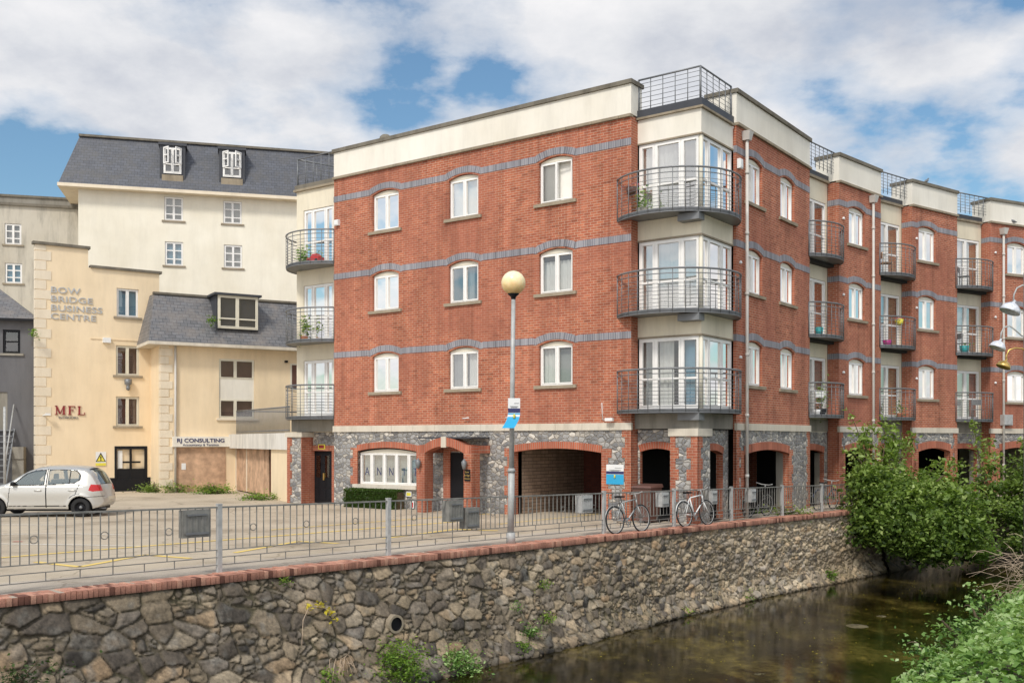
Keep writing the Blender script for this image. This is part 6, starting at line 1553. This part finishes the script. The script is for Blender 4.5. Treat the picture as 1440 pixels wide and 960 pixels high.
shrub('river_bush', 'very large green bush overhanging the river at the end of the brick coping', 'bush',
      [(12.2, 33.4, .10, 1.1, 1.0, .9), (13.3, 33.4, .15, 1.15, 1.0, .9), (14.3, 34.0, .05, 1.1, .9, .9), (11.9, 33.0, -.55, .85, .7, .5), (13.0, 32.6, -.6, 1.1, .8, .65), (14.5, 33.4, -.8, .9, .7, .65), (12.5, 34.0, 1.0, .75, .6, .35), (13.5, 33.0, -1.25, .8, .6, .45), (15.3, 34.7, -.75, .6, .55, .6), (11.7, 33.5, .9, .5, .5, .5)],
      30000, .165, 'leaf_bush', (13.0, 34.4, -1.0), 5, droop=.35,
      sprays=[((11.9, 34.0, 1.), (11.2, 33.9, 3.3), 90), ((12.1, 34.1, 1.2), (12.1, 34.2, 2.9), 150), ((12.6, 34.2, 1.2), (12.9, 34.4, 2.8), 190), ((12.9, 34.3, 1.2), (13.6, 34.6, 2.5), 150), ((11.7, 33.9, .8), (11.1, 33.7, 2.0), 110), ((14.0, 34.5, .8), (14.7, 34.7, 1.6), 90), ((12.3, 34.1, 1.2), (12.5, 34.3, 3.0), 130), ((12.6, 34.1, 1.1), (13.1, 34.3, 2.3), 190), ((11.8, 34.0, 1.0), (11.7, 34.1, 2.5), 130), ((12.5, 34.1, 1.1), (12.7, 34.2, 2.2), 190), ((14.6, 34.3, .2), (15.6, 34.3, .8), 110), ((13.8, 33.2, .9), (14.4, 33.2, 1.6), 100)])
shrub('river_tree', 'slender young tree with narrow leafy top beside the downpipe at the right', 'tree',
      [(17.6, 37.6, .7, .42, .4, .6), (17.75, 37.6, -.2, .5, .45, .5)], 1500, .15, 'leaf_bush', (17.75, 38.0, -1.6), 15, droop=.2,
      sprays=[((17.55, 37.8, .6), (17.15, 37.8, 3.0), 200), ((17.6, 37.8, .8), (17.8, 37.9, 2.3), 150), ((17.6, 37.8, .6), (18.1, 37.9, 1.8), 110)])
shrub('river_bush', 'dark spreading bush against the river wall at the right edge', 'bush',
      [(19.7, 38.6, .5, 1.0, .9, 1.0), (19.0, 38.0, -.6, .9, .8, .6), (20.8, 39, -.2, 1.3, 1., 1.4), (19, 37.4, -1.5, .9, .6, .4), (21.5, 39.8, 1.2, 1.2, .9, .8)],
      13000, .16, 'leaf_bush', (19.6, 39.0, -1.4), 25, droop=.3, sprays=[((19.7, 38.8, 1.2), (19.5, 38.8, 2.4), 120), ((20.7, 39, 1.2), (20.8, 39, 2.7), 120)])
shrub('wall_shrub', 'bright green shrub low at the water beyond the large bush', 'shrub', [(16.0, 35.7, -1.5, .7, .5, .45), (16.6, 36.0, -1.7, .5, .4, .3)], 1500, .13, 'leaf_fresh', (16.2, 36.3, -2.0), 35)

# weeds growing from the wall
def wall_pt(x, y):
    """point on the battered wall face seen at photo position x,y"""
    k = (x-720)/FOC; m = (YH-y)/FOC
    for it in range(1):
        best = None
        for l in np.arange(-14, 17.5, .05):
            pass
    # solve by marching depth
    for D in np.arange(8, 40, .03):
        X_ = k*D; z = EYE+m*D; l = (X_*SQ+(D-22.77)*SQ); off = (X_*SQ-(D-22.77)*SQ)
        if off < .36+bat(l)*(-.1-z)/2.25+.08: return Vector((X_, D, z))
    return Vector((k*20, 20, 0))
weeds = [(556, 940, .42, .40, 3000, .065, 'leaf_fresh', 'bright yellow green weed clump under the drain pipe', 3), (636, 935, .36, .30, 2000, .07, 'leaf_light', 'pale green fern clump at the water right of the drain pipe', 4), (455, 950, .18, .12, 260, .06, 'leaf_fresh', 'small sparse weed low on the wall, left of the drain pipe', 5),
         (738, 885, .16, .16, 420, .055, 'leaf_light', 'small green weed low on the wall below the lamp post', 6), (728, 908, .18, .10, 380, .055, 'leaf_fresh', 'small weed just above the water below the lamp post', 7), (764, 868, .10, .10, 180, .05, 'leaf_fresh', 'tiny weed on the wall right of the lamp post', 8),
         (760, 822, .07, .06, 140, .045, 'leaf_fresh', 'tiny bright tuft high on the wall right of the lamp post', 9), (956, 860, .10, .14, 240, .06, 'leaf_fresh', 'small tuft at the water below the white bicycle', 10), (1044, 838, .16, .14, 380, .06, 'leaf_fresh', 'olive weed at the water below the dark bicycle', 11), (1162, 808, .14, .16, 320, .07, 'leaf_fresh', 'bright tuft at the water near the large bush', 12),
         (395, 817, .05, .05, 60, .06, 'leaf_fresh', 'single bright sprig just under the brick coping', 13), (722, 850, .06, .1, 120, .045, 'leaf_light', 'thin fern sprig on the wall under the lamp post', 14), (28, 948, .5, .16, 500, .06, 'leaf_dark', 'dark creeping weed at the foot of the wall in the left corner', 15)]
for (x, y, rx, rz, n, sz, mt, lab, sd) in weeds:
    p = wall_pt(x, y)+Vector((SQ, -SQ, 0))*.10
    shrub('wall_weed', lab, 'weed', [(p.x, p.y, p.z, rx, rx*.7, rz)], n, sz, mt, tuple(p-Vector((SQ, -SQ, 0))*.12-Vector((0, 0, rz*.6))), sd+100)
p = wall_pt(446, 860)+Vector((SQ, -SQ, 0))*.14; yl = empty('yellow_sprig', p, 'dry sprig with yellow leaves hanging on the wall left of the drain pipe', 'plant')
q = [wall_pt(x, y)+Vector((SQ, -SQ, 0))*.14 for x, y in ((418, 905), (420, 870), (428, 852), (445, 850), (458, 858), (464, 868))]
mb = MB(); mb.tube(q, .006, 5); mb.build('stem', 'twig', yl)
PP = np.concatenate([np.array(q[i])+nr.normal(size=(k, 3))*.04 for i, k in ((2, 14), (3, 26), (4, 26), (5, 12))]); leaves('foliage', PP, .075, 'leaf_yellow', yl, tuple(p), seed=3)
# dry stems low on the wall
p = wall_pt(475, 935); dt = empty('dry_stem', p, 'dry brown stems curling from the wall foot left of the drain pipe', 'dead plant')
mb = MB()
for i in range(9):
    a = p+Vector((SQ, -SQ, 0))*.05+Vector((rng.uniform(-.2, .2), 0, -.3)); mb.tube([a+Vector((SQ, SQ, 0))*(j*.05*(1 if i % 2 else -1))+Vector((0, 0, .55*math.sin(j*.5)*rng.uniform(.6, 1)))+Vector((SQ, -SQ, 0))*.03*j for j in range(7)], .006, 4)
mb.build('stems', 'twig', dt)

# hedge under the arched window
h0, h1 = F.t(497), F.t(571)
hg = empty('hedge', F.p((h0+h1)/2, -.25, 0), 'clipped dark green hedge under the arched ground floor window', 'hedge')
n = 9000; t = nr.uniform(h0, h1, n); b_ = -.45+nr.uniform(0, .4, n); z = nr.uniform(0, .62, n); sel = nr.rand(n)
b_ = np.where(sel < .6, -.47+nr.normal(size=n)*.02, b_); z = np.where(sel > .8, .62+nr.normal(size=n)*.02, z)
PP = np.array([tuple(F.p(a, c, d)) for a, c, d in zip(t, b_, z)]); leaves('foliage', PP, .06, 'leaf_hedge', hg, tuple(hg.location), seed=8)
mb = MB(); mb.fbox(F, h0+.05, h1-.05, -.42, -.05, 0, .56); mb.build('branches', 'leaf_dark' if 0 else 'bark', hg)
# weeds at the foot of the offices
fw = [(225, 692, 1.0, .22, 2200, .09, 'leaf_bush', 'low spreading green weeds in front of the black double door step'), (262, 683, .8, .55, 2600, .10, 'leaf_bush', 'tallest green weed clump in front of the plywood boards'), (300, 694, .9, .18, 1300, .09, 'leaf_fresh', 'low yellow green weeds along the plywood boards'), (360, 703, .6, .12, 700, .08, 'leaf_fresh', 'thin weeds at the foot of the annex shopfront'), (418, 703, .3, .2, 500, .07, 'leaf_fresh', 'small weed at the foot of the stone pier by the black door'), (405, 702, .7, .10, 700, .08, 'leaf_bush', 'low weeds between the annex and the stone pier')]
for i, (x, y, rx, rz, n, sz, mt, lab) in enumerate(fw):
    p = ground(x, y+ (3 if i == 1 else 0)); p.z = rz*.5
    shrub('weed_clump', lab, 'weeds', [(p.x, p.y+.1, rz*.55, rx, .5, rz)], n, sz, mt, (p.x, p.y+.2, 0), 200+i)
p = B.p(B.t(47)-.1, -.3, B.z(50, 478)); shrub('gutter_plant', 'small green plant growing from the gutter between the dark grey and peach buildings', 'plant', [(p.x, p.y, p.z+.2, .13, .12, .24)], 110, .09, 'leaf_fresh', tuple(p-Vector((0, 0, .3))), 310)
p = Kd.p(D0-.25, -.1, dz0+.35); shrub('roof_plant', 'tuft of green growing beside the dormer on the slate roof', 'plant', [(p.x, p.y, p.z, .12, .12, .25)], 160, .09, 'leaf_fresh', tuple(p-Vector((0, 0, .25))), 311)
# grass at the foot of the railing by the arches
p = FL_(12.3, -.35); shrub('weed_clump', 'green grass tufts at the foot of the railing by the arches', 'weeds', [(p.x, p.y, .05, .7, .5, .06)], 700, .07, 'leaf_fresh', (p.x, p.y, 0), 330)

# ------------------------------------------------------------------ near bank
edge = np.array([(2.5, 5), (3.2, 9), (4.3, 12.5), (5.4, 15.2), (6.9, 17.6), (8.3, 19.6), (9.9, 21.8), (11.8, 24.6), (14.2, 28.5), (17.5, 33.2), (22, 36.3), (30, 38.5), (60, 42)])
def bank_z(d): return np.interp(d, [-.6, 0, .5, 1.2, 2.5, 6, 30], [-2.6, -2.2, -1.75, -1.25, -.75, -.3, .0])
sl = np.linspace(0, 1, 260); cum = np.concatenate([[0], np.cumsum(np.linalg.norm(np.diff(edge, axis=0), axis=1))]); cum /= cum[-1]
ex = np.interp(sl, cum, edge[:, 0]); ey = np.interp(sl, cum, edge[:, 1]); kx = np.gradient(ex); ky = np.gradient(ey)
kk = np.hanning(15); kk /= kk.sum(); kx = np.convolve(np.pad(kx, 7, 'edge'), kk, 'valid'); ky = np.convolve(np.pad(ky, 7, 'edge'), kk, 'valid'); kn = np.hypot(kx, ky); nx_, ny_ = ky/kn, -kx/kn
ds = np.array([-.8, -.4, 0, .25, .5, .8, 1.2, 1.7, 2.5, 4, 6, 10, 30, 120])
V = np.zeros((len(sl), len(ds), 3))
for j, d in enumerate(ds):
    V[:, j, 0] = ex+nx_*d; V[:, j, 1] = ey+ny_*d; V[:, j, 2] = bank_z(d)+(0 if d < 0 else .06)*np.sin(np.arange(len(sl))*.9+j)
bk = grid_mesh('river_bank', V, None, 'earth'); bk['kind'] = 'structure'
# dense nettles and leaves on the bank: ground cover
n = 80000; si = nr.rand(n)**1.1*.55+.0; d = nr.rand(n)**1.2*6.5-.25
gx = np.interp(si, sl, ex)+np.interp(si, sl, nx_)*d; gy = np.interp(si, sl, ey)+np.interp(si, sl, ny_)*d
hgt = .16+.50*fbm(gx*1.5, gy*1.5, 5)**1.3+.16*np.clip(d/2, 0, 1)
gzz = bank_z(d)+hgt*np.sqrt(nr.rand(n))*1.15
keep = (gy > 9); PP = np.stack([gx, gy, gzz], -1)[keep]
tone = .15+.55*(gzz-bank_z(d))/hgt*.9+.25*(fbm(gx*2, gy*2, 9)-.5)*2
o = leaves('ground_cover_plants', PP, .115, 'leaf_light', None, (8, 17, -1.5), .55, .6, tone[keep], 61); o['kind'] = 'stuff'; tag(o, 'dense pale green nettles and leaves covering the near river bank', 'ground cover')
for i, (x, y, s) in enumerate(((1345, 894, .25), (1390, 848, .3), (1300, 928, .2), (1375, 872, .22))):
    D = 3.35*FOC/(y-YH); p = Vector(((x-720)/FOC*D, D, EYE-3.35)); lab = ['pinkish dry flower clump at the edge of the near bank', 'upright grassy clump highest on the near bank edge', 'pale nettle stems leaning out over the river at the bottom', 'leafy clump in the middle of the near bank edge'][i]
    shrub('bank_plant', lab, 'plant', [(p.x, p.y, p.z, s*1.5, s, s)], 320, .085, 'leaf_light', tuple(p-Vector((0, 0, .5))), 400+i, sprays=[(tuple(p), tuple(p+Vector((-.3, -.1, .28))), 30)])
# dry twig tangle at the right edge
p = Vector((12.35, 24.5, -1.0)); tw = empty('twig_tangle', p, 'tangle of dry brown twigs at the right edge of the near bank', 'dead shrub'); mb = MB()
for i in range(150):
    a = p+Vector((rng.gauss(.3, .4), rng.gauss(0, .35), rng.gauss(.1, .32))); v = Vector((rng.gauss(-.25, .3), rng.gauss(0, .3), rng.gauss(-.15, .3)))
    mb.tube([a, a+v*.5+Vector((0, 0, .08)), a+v], [.008, .006, .003], 3, caps=False)
mb.build('twigs', 'twig', tw, fixn=False)
# stones showing in the river and floating leaves
for i, (x, y, s) in enumerate(((1205, 880, .13), (1240, 866, .08), (1068, 947, .06), (1130, 840, .05))):
    p = ground(x, y, WZ); mb = MB(); prof = []
    rr_ = np.random.RandomState(i)
    V = []; 
    for a in range(7):
        th_ = math.pi/2*a/6
        prof.append((max(.001, s*math.cos(th_)*1.9), s*.42*math.sin(th_)-.02))
    mb.lathe(p, prof, 16)
    for j in range(len(mb.v)): vv = mb.v[j]; mb.v[j] = vv+Vector((rr_.normal()*.02+.25*s*math.sin(vv.x*9), rr_.normal()*.012, rr_.normal()*.006))
    o = mb.build('river_stone', 'stonegrey', None, origin=p); tag(o, ['largest flat olive stone breaking the river surface', 'pale stone behind the largest flat stone in the river', 'stone at the bottom edge of the river', 'smallest stone in the shaded part of the river'][i], 'stone')
n = 520; lx = nr.uniform(1, 22, n); ly = lx*1.0+nr.uniform(12.5, 20, n); PP = np.stack([lx, ly, np.full(n, WZ+.008)], -1)
o = leaves('floating_leaves', PP, .04, 'leaf_yellow', None, (8, 24, WZ), 6., .6, None, 77); o['kind'] = 'stuff'; tag(o, 'small fallen leaves drifting on the dark water', 'leaves')
# flatten them on to the water
co_ = np.zeros(len(o.data.vertices)*3); o.data.vertices.foreach_get('co', co_); co_ = co_.reshape(-1, 3); co_[:, 2] = .008+.002*nr.rand(len(co_)); o.data.vertices.foreach_set('co', co_.ravel())

# ------------------------------------------------------------------ swan-neck lamp at the right edge
sp_ = Vector(((1446-720)/FOC*20, 20, -.5)); dl = empty('decorative_lamp_post', sp_, 'tall blue grey post with swan necked white and gold bell lamps at the right edge', 'street lamp')
mb = MB(); mb.tube([sp_, sp_+Vector((0, 0, 6.1))], .085, 12); mb.build('pole', 'steel', dl)
def px(x, y, D=20.): return Vector(((x-720)/FOC*D, D, EYE+(YH-y)*D/FOC))
M['lampglaze'] = plain('glazed_white_metal', (.72, .74, .78), .15, .25, 14., metal=.2)
for (neck, bell, mt, ax) in (([(1447, 404), (1438, 401), (1430, 405), (1426, 414), (1425, 424)], (1426, 424, 1438, 442), 'lampglaze', 1),
                         ([(1447, 473), (1437, 472), (1428, 464), (1420, 458), (1412, 460), (1408, 468), (1407, 478)], (1407, 478, 1413, 494), 'lampglaze', .8),
                         ([(1447, 498), (1438, 490), (1428, 489), (1419, 492), (1415, 500), (1415, 508)], (1415, 506, 1418, 520), 'gold', .7)):
    mb = MB(); mb.tube([px(*q) for q in neck], .016, 6); mb.build('arm', 'steel_light' if mt != 'gold' else 'gold', dl)
    c = px(bell[0], bell[1]); s = .2*ax*.95
    mb = MB(); mb.lathe((0, 0, 0), [(.001, .04), (.12*s, .03), (.16*s, -.12*s), (.42*s, -.26*s), (.78*s, -.5*s), (.98*s, -.85*s), (1.05*s, -1.15*s), (.98*s, -1.2*s), (.8*s, -1.0*s), (.001, -.9*s)], 16)
    tiltM = Matrix.Rotation(R(24), 3, 'Y')
    for i in range(len(mb.v)): mb.v[i] = tiltM @ mb.v[i]+c
    mb.build('lamp_shade', mt, dl)

# ------------------------------------------------------------------ small things on balconies, roof and walls
def pot(p, r, h, mat, label, plant=None, n=120, sz=.09, hgt=.3, cat='plant pot'):
    e_ = empty('plant_pot', p, label, cat); mb = MB(); mb.lathe(p, [(.001, 0), (r*.75, 0), (r, h), (r*.9, h), (r*.85, h*.9), (.001, h*.9)], 14); mb.build('pot', mat, e_)
    if plant:
        PP = np.array(p)+np.array([0, 0, h+hgt*.4])+nr.normal(size=(n, 3))*np.array([r*.8, r*.8, hgt*.35]); leaves('foliage', PP, sz, plant, e_, tuple(p), seed=int(n+abs(p[0])*10))
    return e_
zc = [FLO[k]-.035 for k in range(3)]
pot(F.p(.3, .1, zc[2]), .17, .22, 'concrete', 'grey pot with a leafy plant at the left end of the top corner balcony', 'leaf_light', 160, .1, .5)
pot(F.p(.05, -.08, zc[2]+.62), .16, .2, 'brownbin', 'small planter hung inside the left end of the top corner balcony rail', 'flower', 60, .05, .12)
pot(g12.p(.55, -.55, zc[1]), .15, .28, 'teal', 'teal bucket on the middle balcony of the first river bay'); 
pot(g12.p(1.0, -.45, zc[0]+.0), .16, .25, 'black', 'dark pot with a spreading plant on the lowest balcony of the first river bay', 'leaf_bush', 220, .1, .9)
pot(g12.p(.5, -.5, zc[0]), .12, .2, 'white', 'small white pot on the lowest balcony of the first river bay')
pot(g23.p(.75, -.80, zc[1]+.80), .16, .22, 'yellow', 'yellow planter on the rail of the second river bay balcony', 'flower', 90, .06, .12)
pot(g23.p(.5, -.45, zc[1]), .18, .24, 'magenta', 'magenta pot on the second river bay balcony floor'); 
pot(g34.p(.45, -.5, zc[1]), .19, .32, 'teal', 'teal tub on the middle balcony of the third river bay', 'leaf_fresh', 20, .08, .1)
pot(LF.p(LF.t(432), -.25, zc[2]), .13, .2, 'terracotta', 'terracotta pot with spiky plant on the upper left end balcony', 'leaf_light', 130, .14, .5)
pot(LF.p(LF.t(434), -.22, zc[1]+.0), .15, .22, 'terracotta', 'pot with tall palm like plant on the middle left end balcony', 'leaf_bush', 90, .16, .7)
pot(g23.p(1.5, -.4, zc[0]), .13, .2, 'terracotta', 'terracotta pot with green plant on the lowest second bay balcony', 'leaf_bush', 120, .09, .4)
# toy car on the left end balcony
tp_ = LF.p(LF.t(458), -.5, zc[2]); tc = empty('toy_car', tp_, 'red toy car on the upper left end balcony', 'toy')
mb = MB(); f = Fr((tp_.x, tp_.y), TH); mb.fbox(f, -.3, .3, -.15, .15, zc[2]+.07, zc[2]+.2); mb.hexa([f.p(-.15, -.13, zc[2]+.2), f.p(.2, -.13, zc[2]+.2), f.p(.2, .13, zc[2]+.2), f.p(-.15, .13, zc[2]+.2), f.p(-.08, -.1, zc[2]+.33), f.p(.13, -.1, zc[2]+.33), f.p(.13, .1, zc[2]+.33), f.p(-.08, .1, zc[2]+.33)]); mb.build('body', 'red', tc)
for a in (-.2, .2):
    for bb in (-.16, .16): mb = MB(); mb.tube([f.p(a, bb-.02, zc[2]+.07), f.p(a, bb+.02, zc[2]+.07)], .07, 10); mb.build('wheel', 'tyre', tc)
# folding chairs and a table
def chair(p, th, label, mat='steel'):
    e_ = empty('balcony_chair', p, label, 'chair'); f = Fr((p[0], p[1]), th); z = p[2]
    mb = MB(); mb.fbox(f, -.2, .2, -.2, .2, z+.43, z+.46); mb.build('seat', mat, e_)
    mb = MB(); mb.fbox(f, -.2, .2, .19, .215, z+.62, z+.85); mb.build('backrest', mat, e_)
    for a, b1 in ((-.19, -.19), (.19, -.19), (-.19, .2), (.19, .2)):
        mb = MB(); mb.tube([f.p(a, b1, z), f.p(a, b1, z+(.86 if b1 > 0 else .44))], .013, 5); mb.build('leg', mat, e_)
chair(g34.p(.55, -.4, zc[2]), g34.th+.4, 'dark folding chair on the top balcony of the third river bay'); chair(g34.p(.7, -.3, zc[1]), g34.th+1.2, 'dark chair beside the teal tub on the third river bay'); chair(g23.p(.6, -.35, zc[2]), g23.th+.8, 'small wooden chair on the top balcony of the second river bay', 'timber'); chair(g12.p(.95, -.3, zc[0]), g12.th+2.5, 'white chair on the lowest balcony of the first river bay', 'white'); chair(g34.p(1.6, -.3, zc[0]), g34.th+2., 'dark metal chair on the lowest third bay balcony')
# satellite dish on the roof terrace
sd = F.p(-12.35, .9, ZT+.5); di = empty('satellite_dish', F.p(-12.35, .9, ZT), 'grey satellite dish behind the left roof terrace railing', 'dish')
mb = MB(); mb.tube([F.p(-12.35, .9, ZT), sd+Vector((0, 0, .3))], .025, 6); mb.build('mast', 'steel_light', di)
mb = MB(); c = sd+Vector((0, 0, .45)); n = 20
for j in range(3):
    for i in range(n):
        def dp(jj, ii): r_ = .42*jj/3; a = 2*math.pi*ii/n; return c+F.u*r_*math.cos(a)+Vector((0, 0, 1))*r_*math.sin(a)+F.n*(.5*r_*r_-.12)
        mb.face([dp(j, i), dp(j+1, i), dp(j+1, i+1), dp(j, i+1)] if j else [dp(0, 0), dp(1, i), dp(1, i+1)], 0, None, True)
mb.build('reflector', 'steel_light', di, fixn=False)
mb = MB(); mb.lathe(F.p(-9.7, .15, ZC+.12), [(.22, 0), (.2, .08), (.12, .15), (.001, .18)], 14); o = mb.build('roof_vent', 'coping', None, origin=F.p(-9.7, .15, ZC+.12)); tag(o, 'small rounded vent cap on the long front parapet', 'vent')
# pigeons
def bird(p, th, label):
    e_ = empty('pigeon', p, label, 'bird', 'pigeons on the parapets'); mb = MB(); f = Fr((p[0], p[1]), th); z = p[2]
    pts = [f.p(-.17, 0, z+.07), f.p(-.1, 0, z+.09), f.p(-.02, 0, z+.12), f.p(.06, 0, z+.15), f.p(.1, 0, z+.2), f.p(.12, 0, z+.24), f.p(.15, 0, z+.245), f.p(.185, 0, z+.235)]
    mb.tube(pts, [.012, .035, .06, .055, .032, .028, .024, .004], 10); mb.tube([f.p(-.01, -.02, z), f.p(0, -.02, z+.08)], .006, 4); mb.tube([f.p(-.01, .02, z), f.p(0, .02, z+.08)], .006, 4); mb.build('body', 'steel', e_)
bird(G3.p(G3.t(1306), .1, ZC+.12), G3.th, 'pigeon standing on the parapet coping left of the last brick stretch'); bird(G4.p(G4.t(1424), -.02, ZT+.05), G4.th+2.6, 'pigeon on the ledge below the last parapet')
# small signs on the stone wall
for (x, y, w, h, mt, lab) in ((491, 691, .26, .22, 'red', 'small red sign on the stone wall left of the hedge'), (576, 694, .24, .18, 'yellow', 'small yellow and white sign right of the hedge'), (581, 709, .14, .25, 'white', 'small white sign below the yellow one, right of the hedge')):
    t = F.t(x); z = F.z(x, y); mb = MB(); mb.fbox(F, t-w/2, t+w/2, -.045, -.03, z-h/2, z+h/2); o = mb.build('wall_sign', 'white', None, origin=F.p(t, 0, z)); tag(o, lab, 'sign')
    mb = MB(); mb.fbox(F, t-w/2+.03, t+w/2-.03, -.05, -.0455, z-h/2+.03, z+h/2-.05); mb.build('print', mt if mt != 'white' else 'red', o)

# ------------------------------------------------------------------ sky, sun, camera
SUN_DIR = Vector((-.30, -.72, .86)).normalized()
elev = math.asin(SUN_DIR.z); azim = math.atan2(SUN_DIR.x, SUN_DIR.y)
sd_ = bpy.data.lights.new('sun', 'SUN'); sd_.energy = 2.4; sd_.angle = R(10); sd_.color = (1, .955, .88)
so = bpy.data.objects.new('sun', sd_); COL.objects.link(so); so.rotation_euler = (-SUN_DIR).to_track_quat('-Z', 'Y').to_euler(); so.location = (-20, -30, 40)
w = bpy.data.worlds.new('World'); scene.world = w; w.use_nodes = True; nt = w.node_tree; nt.nodes.clear()
out = nt.nodes.new('ShaderNodeOutputWorld'); sky = nt.nodes.new('ShaderNodeTexSky'); sky.sky_type = 'NISHITA'; sky.sun_disc = False; sky.sun_elevation = elev; sky.sun_rotation = azim; sky.air_density = 1.2; sky.ozone_density = 1.5
bgs = nt.nodes.new('ShaderNodeBackground'); bgs.inputs[1].default_value = .115
tint = mixc(nt, 1., sky.outputs[0], (.80, 1.0, 1.08), 'MULTIPLY'); nt.links.new(tint, bgs.inputs[0])
tc = nt.nodes.new('ShaderNodeTexCoord'); sxyz = nt.nodes.new('ShaderNodeSeparateXYZ'); nt.links.new(tc.outputs['Generated'], sxyz.inputs[0])
ad = nt.nodes.new('ShaderNodeMath'); ad.operation = 'ADD'; ad.inputs[1].default_value = .30; nt.links.new(sxyz.outputs[2], ad.inputs[0])
mx_ = nt.nodes.new('ShaderNodeMath'); mx_.operation = 'MAXIMUM'; mx_.inputs[1].default_value = .12; nt.links.new(ad.outputs[0], mx_.inputs[0])
def dv(o):
    d_ = nt.nodes.new('ShaderNodeMath'); d_.operation = 'DIVIDE'; nt.links.new(o, d_.inputs[0]); nt.links.new(mx_.outputs[0], d_.inputs[1]); return d_.outputs[0]
cb = nt.nodes.new('ShaderNodeCombineXYZ'); nt.links.new(dv(sxyz.outputs[0]), cb.inputs[0]); nt.links.new(dv(sxyz.outputs[1]), cb.inputs[1])
mp = nt.nodes.new('ShaderNodeMapping'); mp.inputs['Location'].default_value = (3.1, 1.7, 0); nt.links.new(cb.outputs[0], mp.inputs[0])
n1 = noise(nt, mp.outputs[0], 2.3, 12, .56)
# broad cloud banks and clear gaps, as bearings in the sky
def skydir(x, y): return Vector(((x-720)/FOC, 1, (YH-y)/FOC)).normalized()
acc = n1
for (x, y, rad_, amt) in ((30, 235, .10, -.15), (130, 250, .07, -.10), (420, 175, .06, -.05), (550, 165, .08, -.11), (470, 80, .12, .07), (700, 120, .06, -.05), (330, 50, .22, .10), (60, 110, .10, .06), (230, 160, .10, .10), (820, 30, .25, .07), (1000, 90, .22, .13), (1290, 60, .12, .12), (1230, 160, .09, .05), (1310, 200, .08, -.13), (1400, 245, .06, -.08), (1400, 60, .14, .09), (1110, 190, .08, .06), (1200, 230, .07, -.06), (1420, 130, .06, -.06), (1440, 205, .05, .05), (1180, 20, .09, -.03)):
    dd = nt.nodes.new('ShaderNodeVectorMath'); dd.operation = 'DISTANCE'; nt.links.new(tc.outputs['Generated'], dd.inputs[0]); dd.inputs[1].default_value = skydir(x, y)
    mr = nt.nodes.new('ShaderNodeMapRange'); mr.interpolation_type = 'SMOOTHERSTEP'; mr.inputs[1].default_value = rad_; mr.inputs[2].default_value = 0.; mr.inputs[3].default_value = 0.; mr.inputs[4].default_value = amt
    nt.links.new(dd.outputs['Value'], mr.inputs[0]); a_ = nt.nodes.new('ShaderNodeMath'); a_.operation = 'ADD'; nt.links.new(acc, a_.inputs[0]); nt.links.new(mr.outputs[0], a_.inputs[1]); acc = a_.outputs[0]
# unseen cloud added on the sunward side behind the viewpoint, to whiten window reflections
mr = nt.nodes.new('ShaderNodeMapRange'); mr.inputs[1].default_value = .1; mr.inputs[2].default_value = -.7; mr.inputs[3].default_value = 0.; mr.inputs[4].default_value = .14; nt.links.new(sxyz.outputs[1], mr.inputs[0])
a_ = nt.nodes.new('ShaderNodeMath'); a_.operation = 'ADD'; nt.links.new(acc, a_.inputs[0]); nt.links.new(mr.outputs[0], a_.inputs[1]); n1 = a_.outputs[0]
mask = ramp(nt, n1, [(.45, (0, 0, 0)), (.51, (.6, .6, .6)), (.60, (1, 1, 1))])
mp2 = nt.nodes.new('ShaderNodeMapping'); mp2.inputs['Location'].default_value = (3.1, 1.55, 0); nt.links.new(cb.outputs[0], mp2.inputs[0])
n2 = noise(nt, mp2.outputs[0], 2.6, 12, .6)
ccol = ramp(nt, n2, [(.36, (.90, .89, .90)), (.50, (.76, .77, .80)), (.66, (.55, .58, .65))])
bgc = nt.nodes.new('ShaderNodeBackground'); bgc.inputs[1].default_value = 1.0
mr = nt.nodes.new('ShaderNodeMapRange'); mr.inputs[1].default_value = .05; mr.inputs[2].default_value = -.9; mr.inputs[3].default_value = 1.05; mr.inputs[4].default_value = 1.75; nt.links.new(sxyz.outputs[1], mr.inputs[0]); nt.links.new(mr.outputs[0], bgc.inputs[1])  # clouds behind the viewpoint brightened to raise the light on the facades
if True: nt.links.new(ccol, bgc.inputs[0])
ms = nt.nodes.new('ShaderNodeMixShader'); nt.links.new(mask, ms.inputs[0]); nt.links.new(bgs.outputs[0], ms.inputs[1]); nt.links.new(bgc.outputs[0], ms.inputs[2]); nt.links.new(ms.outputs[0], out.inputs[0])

cd = bpy.data.cameras.new('camera'); cam = bpy.data.objects.new('camera', cd); COL.objects.link(cam); scene.camera = cam
cam.location = (0, 0, EYE); cam.rotation_euler = (R(90), 0, 0); cd.sensor_width = 36; cd.lens = FOC/1440*36; cd.shift_y = (YH-480)/1440; cd.clip_end = 3000; cd.clip_start = .1
scene.view_settings.view_transform = 'Standard'; scene.view_settings.look = 'None'; scene.view_settings.exposure = 0
scene.render.engine = 'CYCLES'
scene.cycles.max_bounces = 6; scene.cycles.transparent_max_bounces = 12
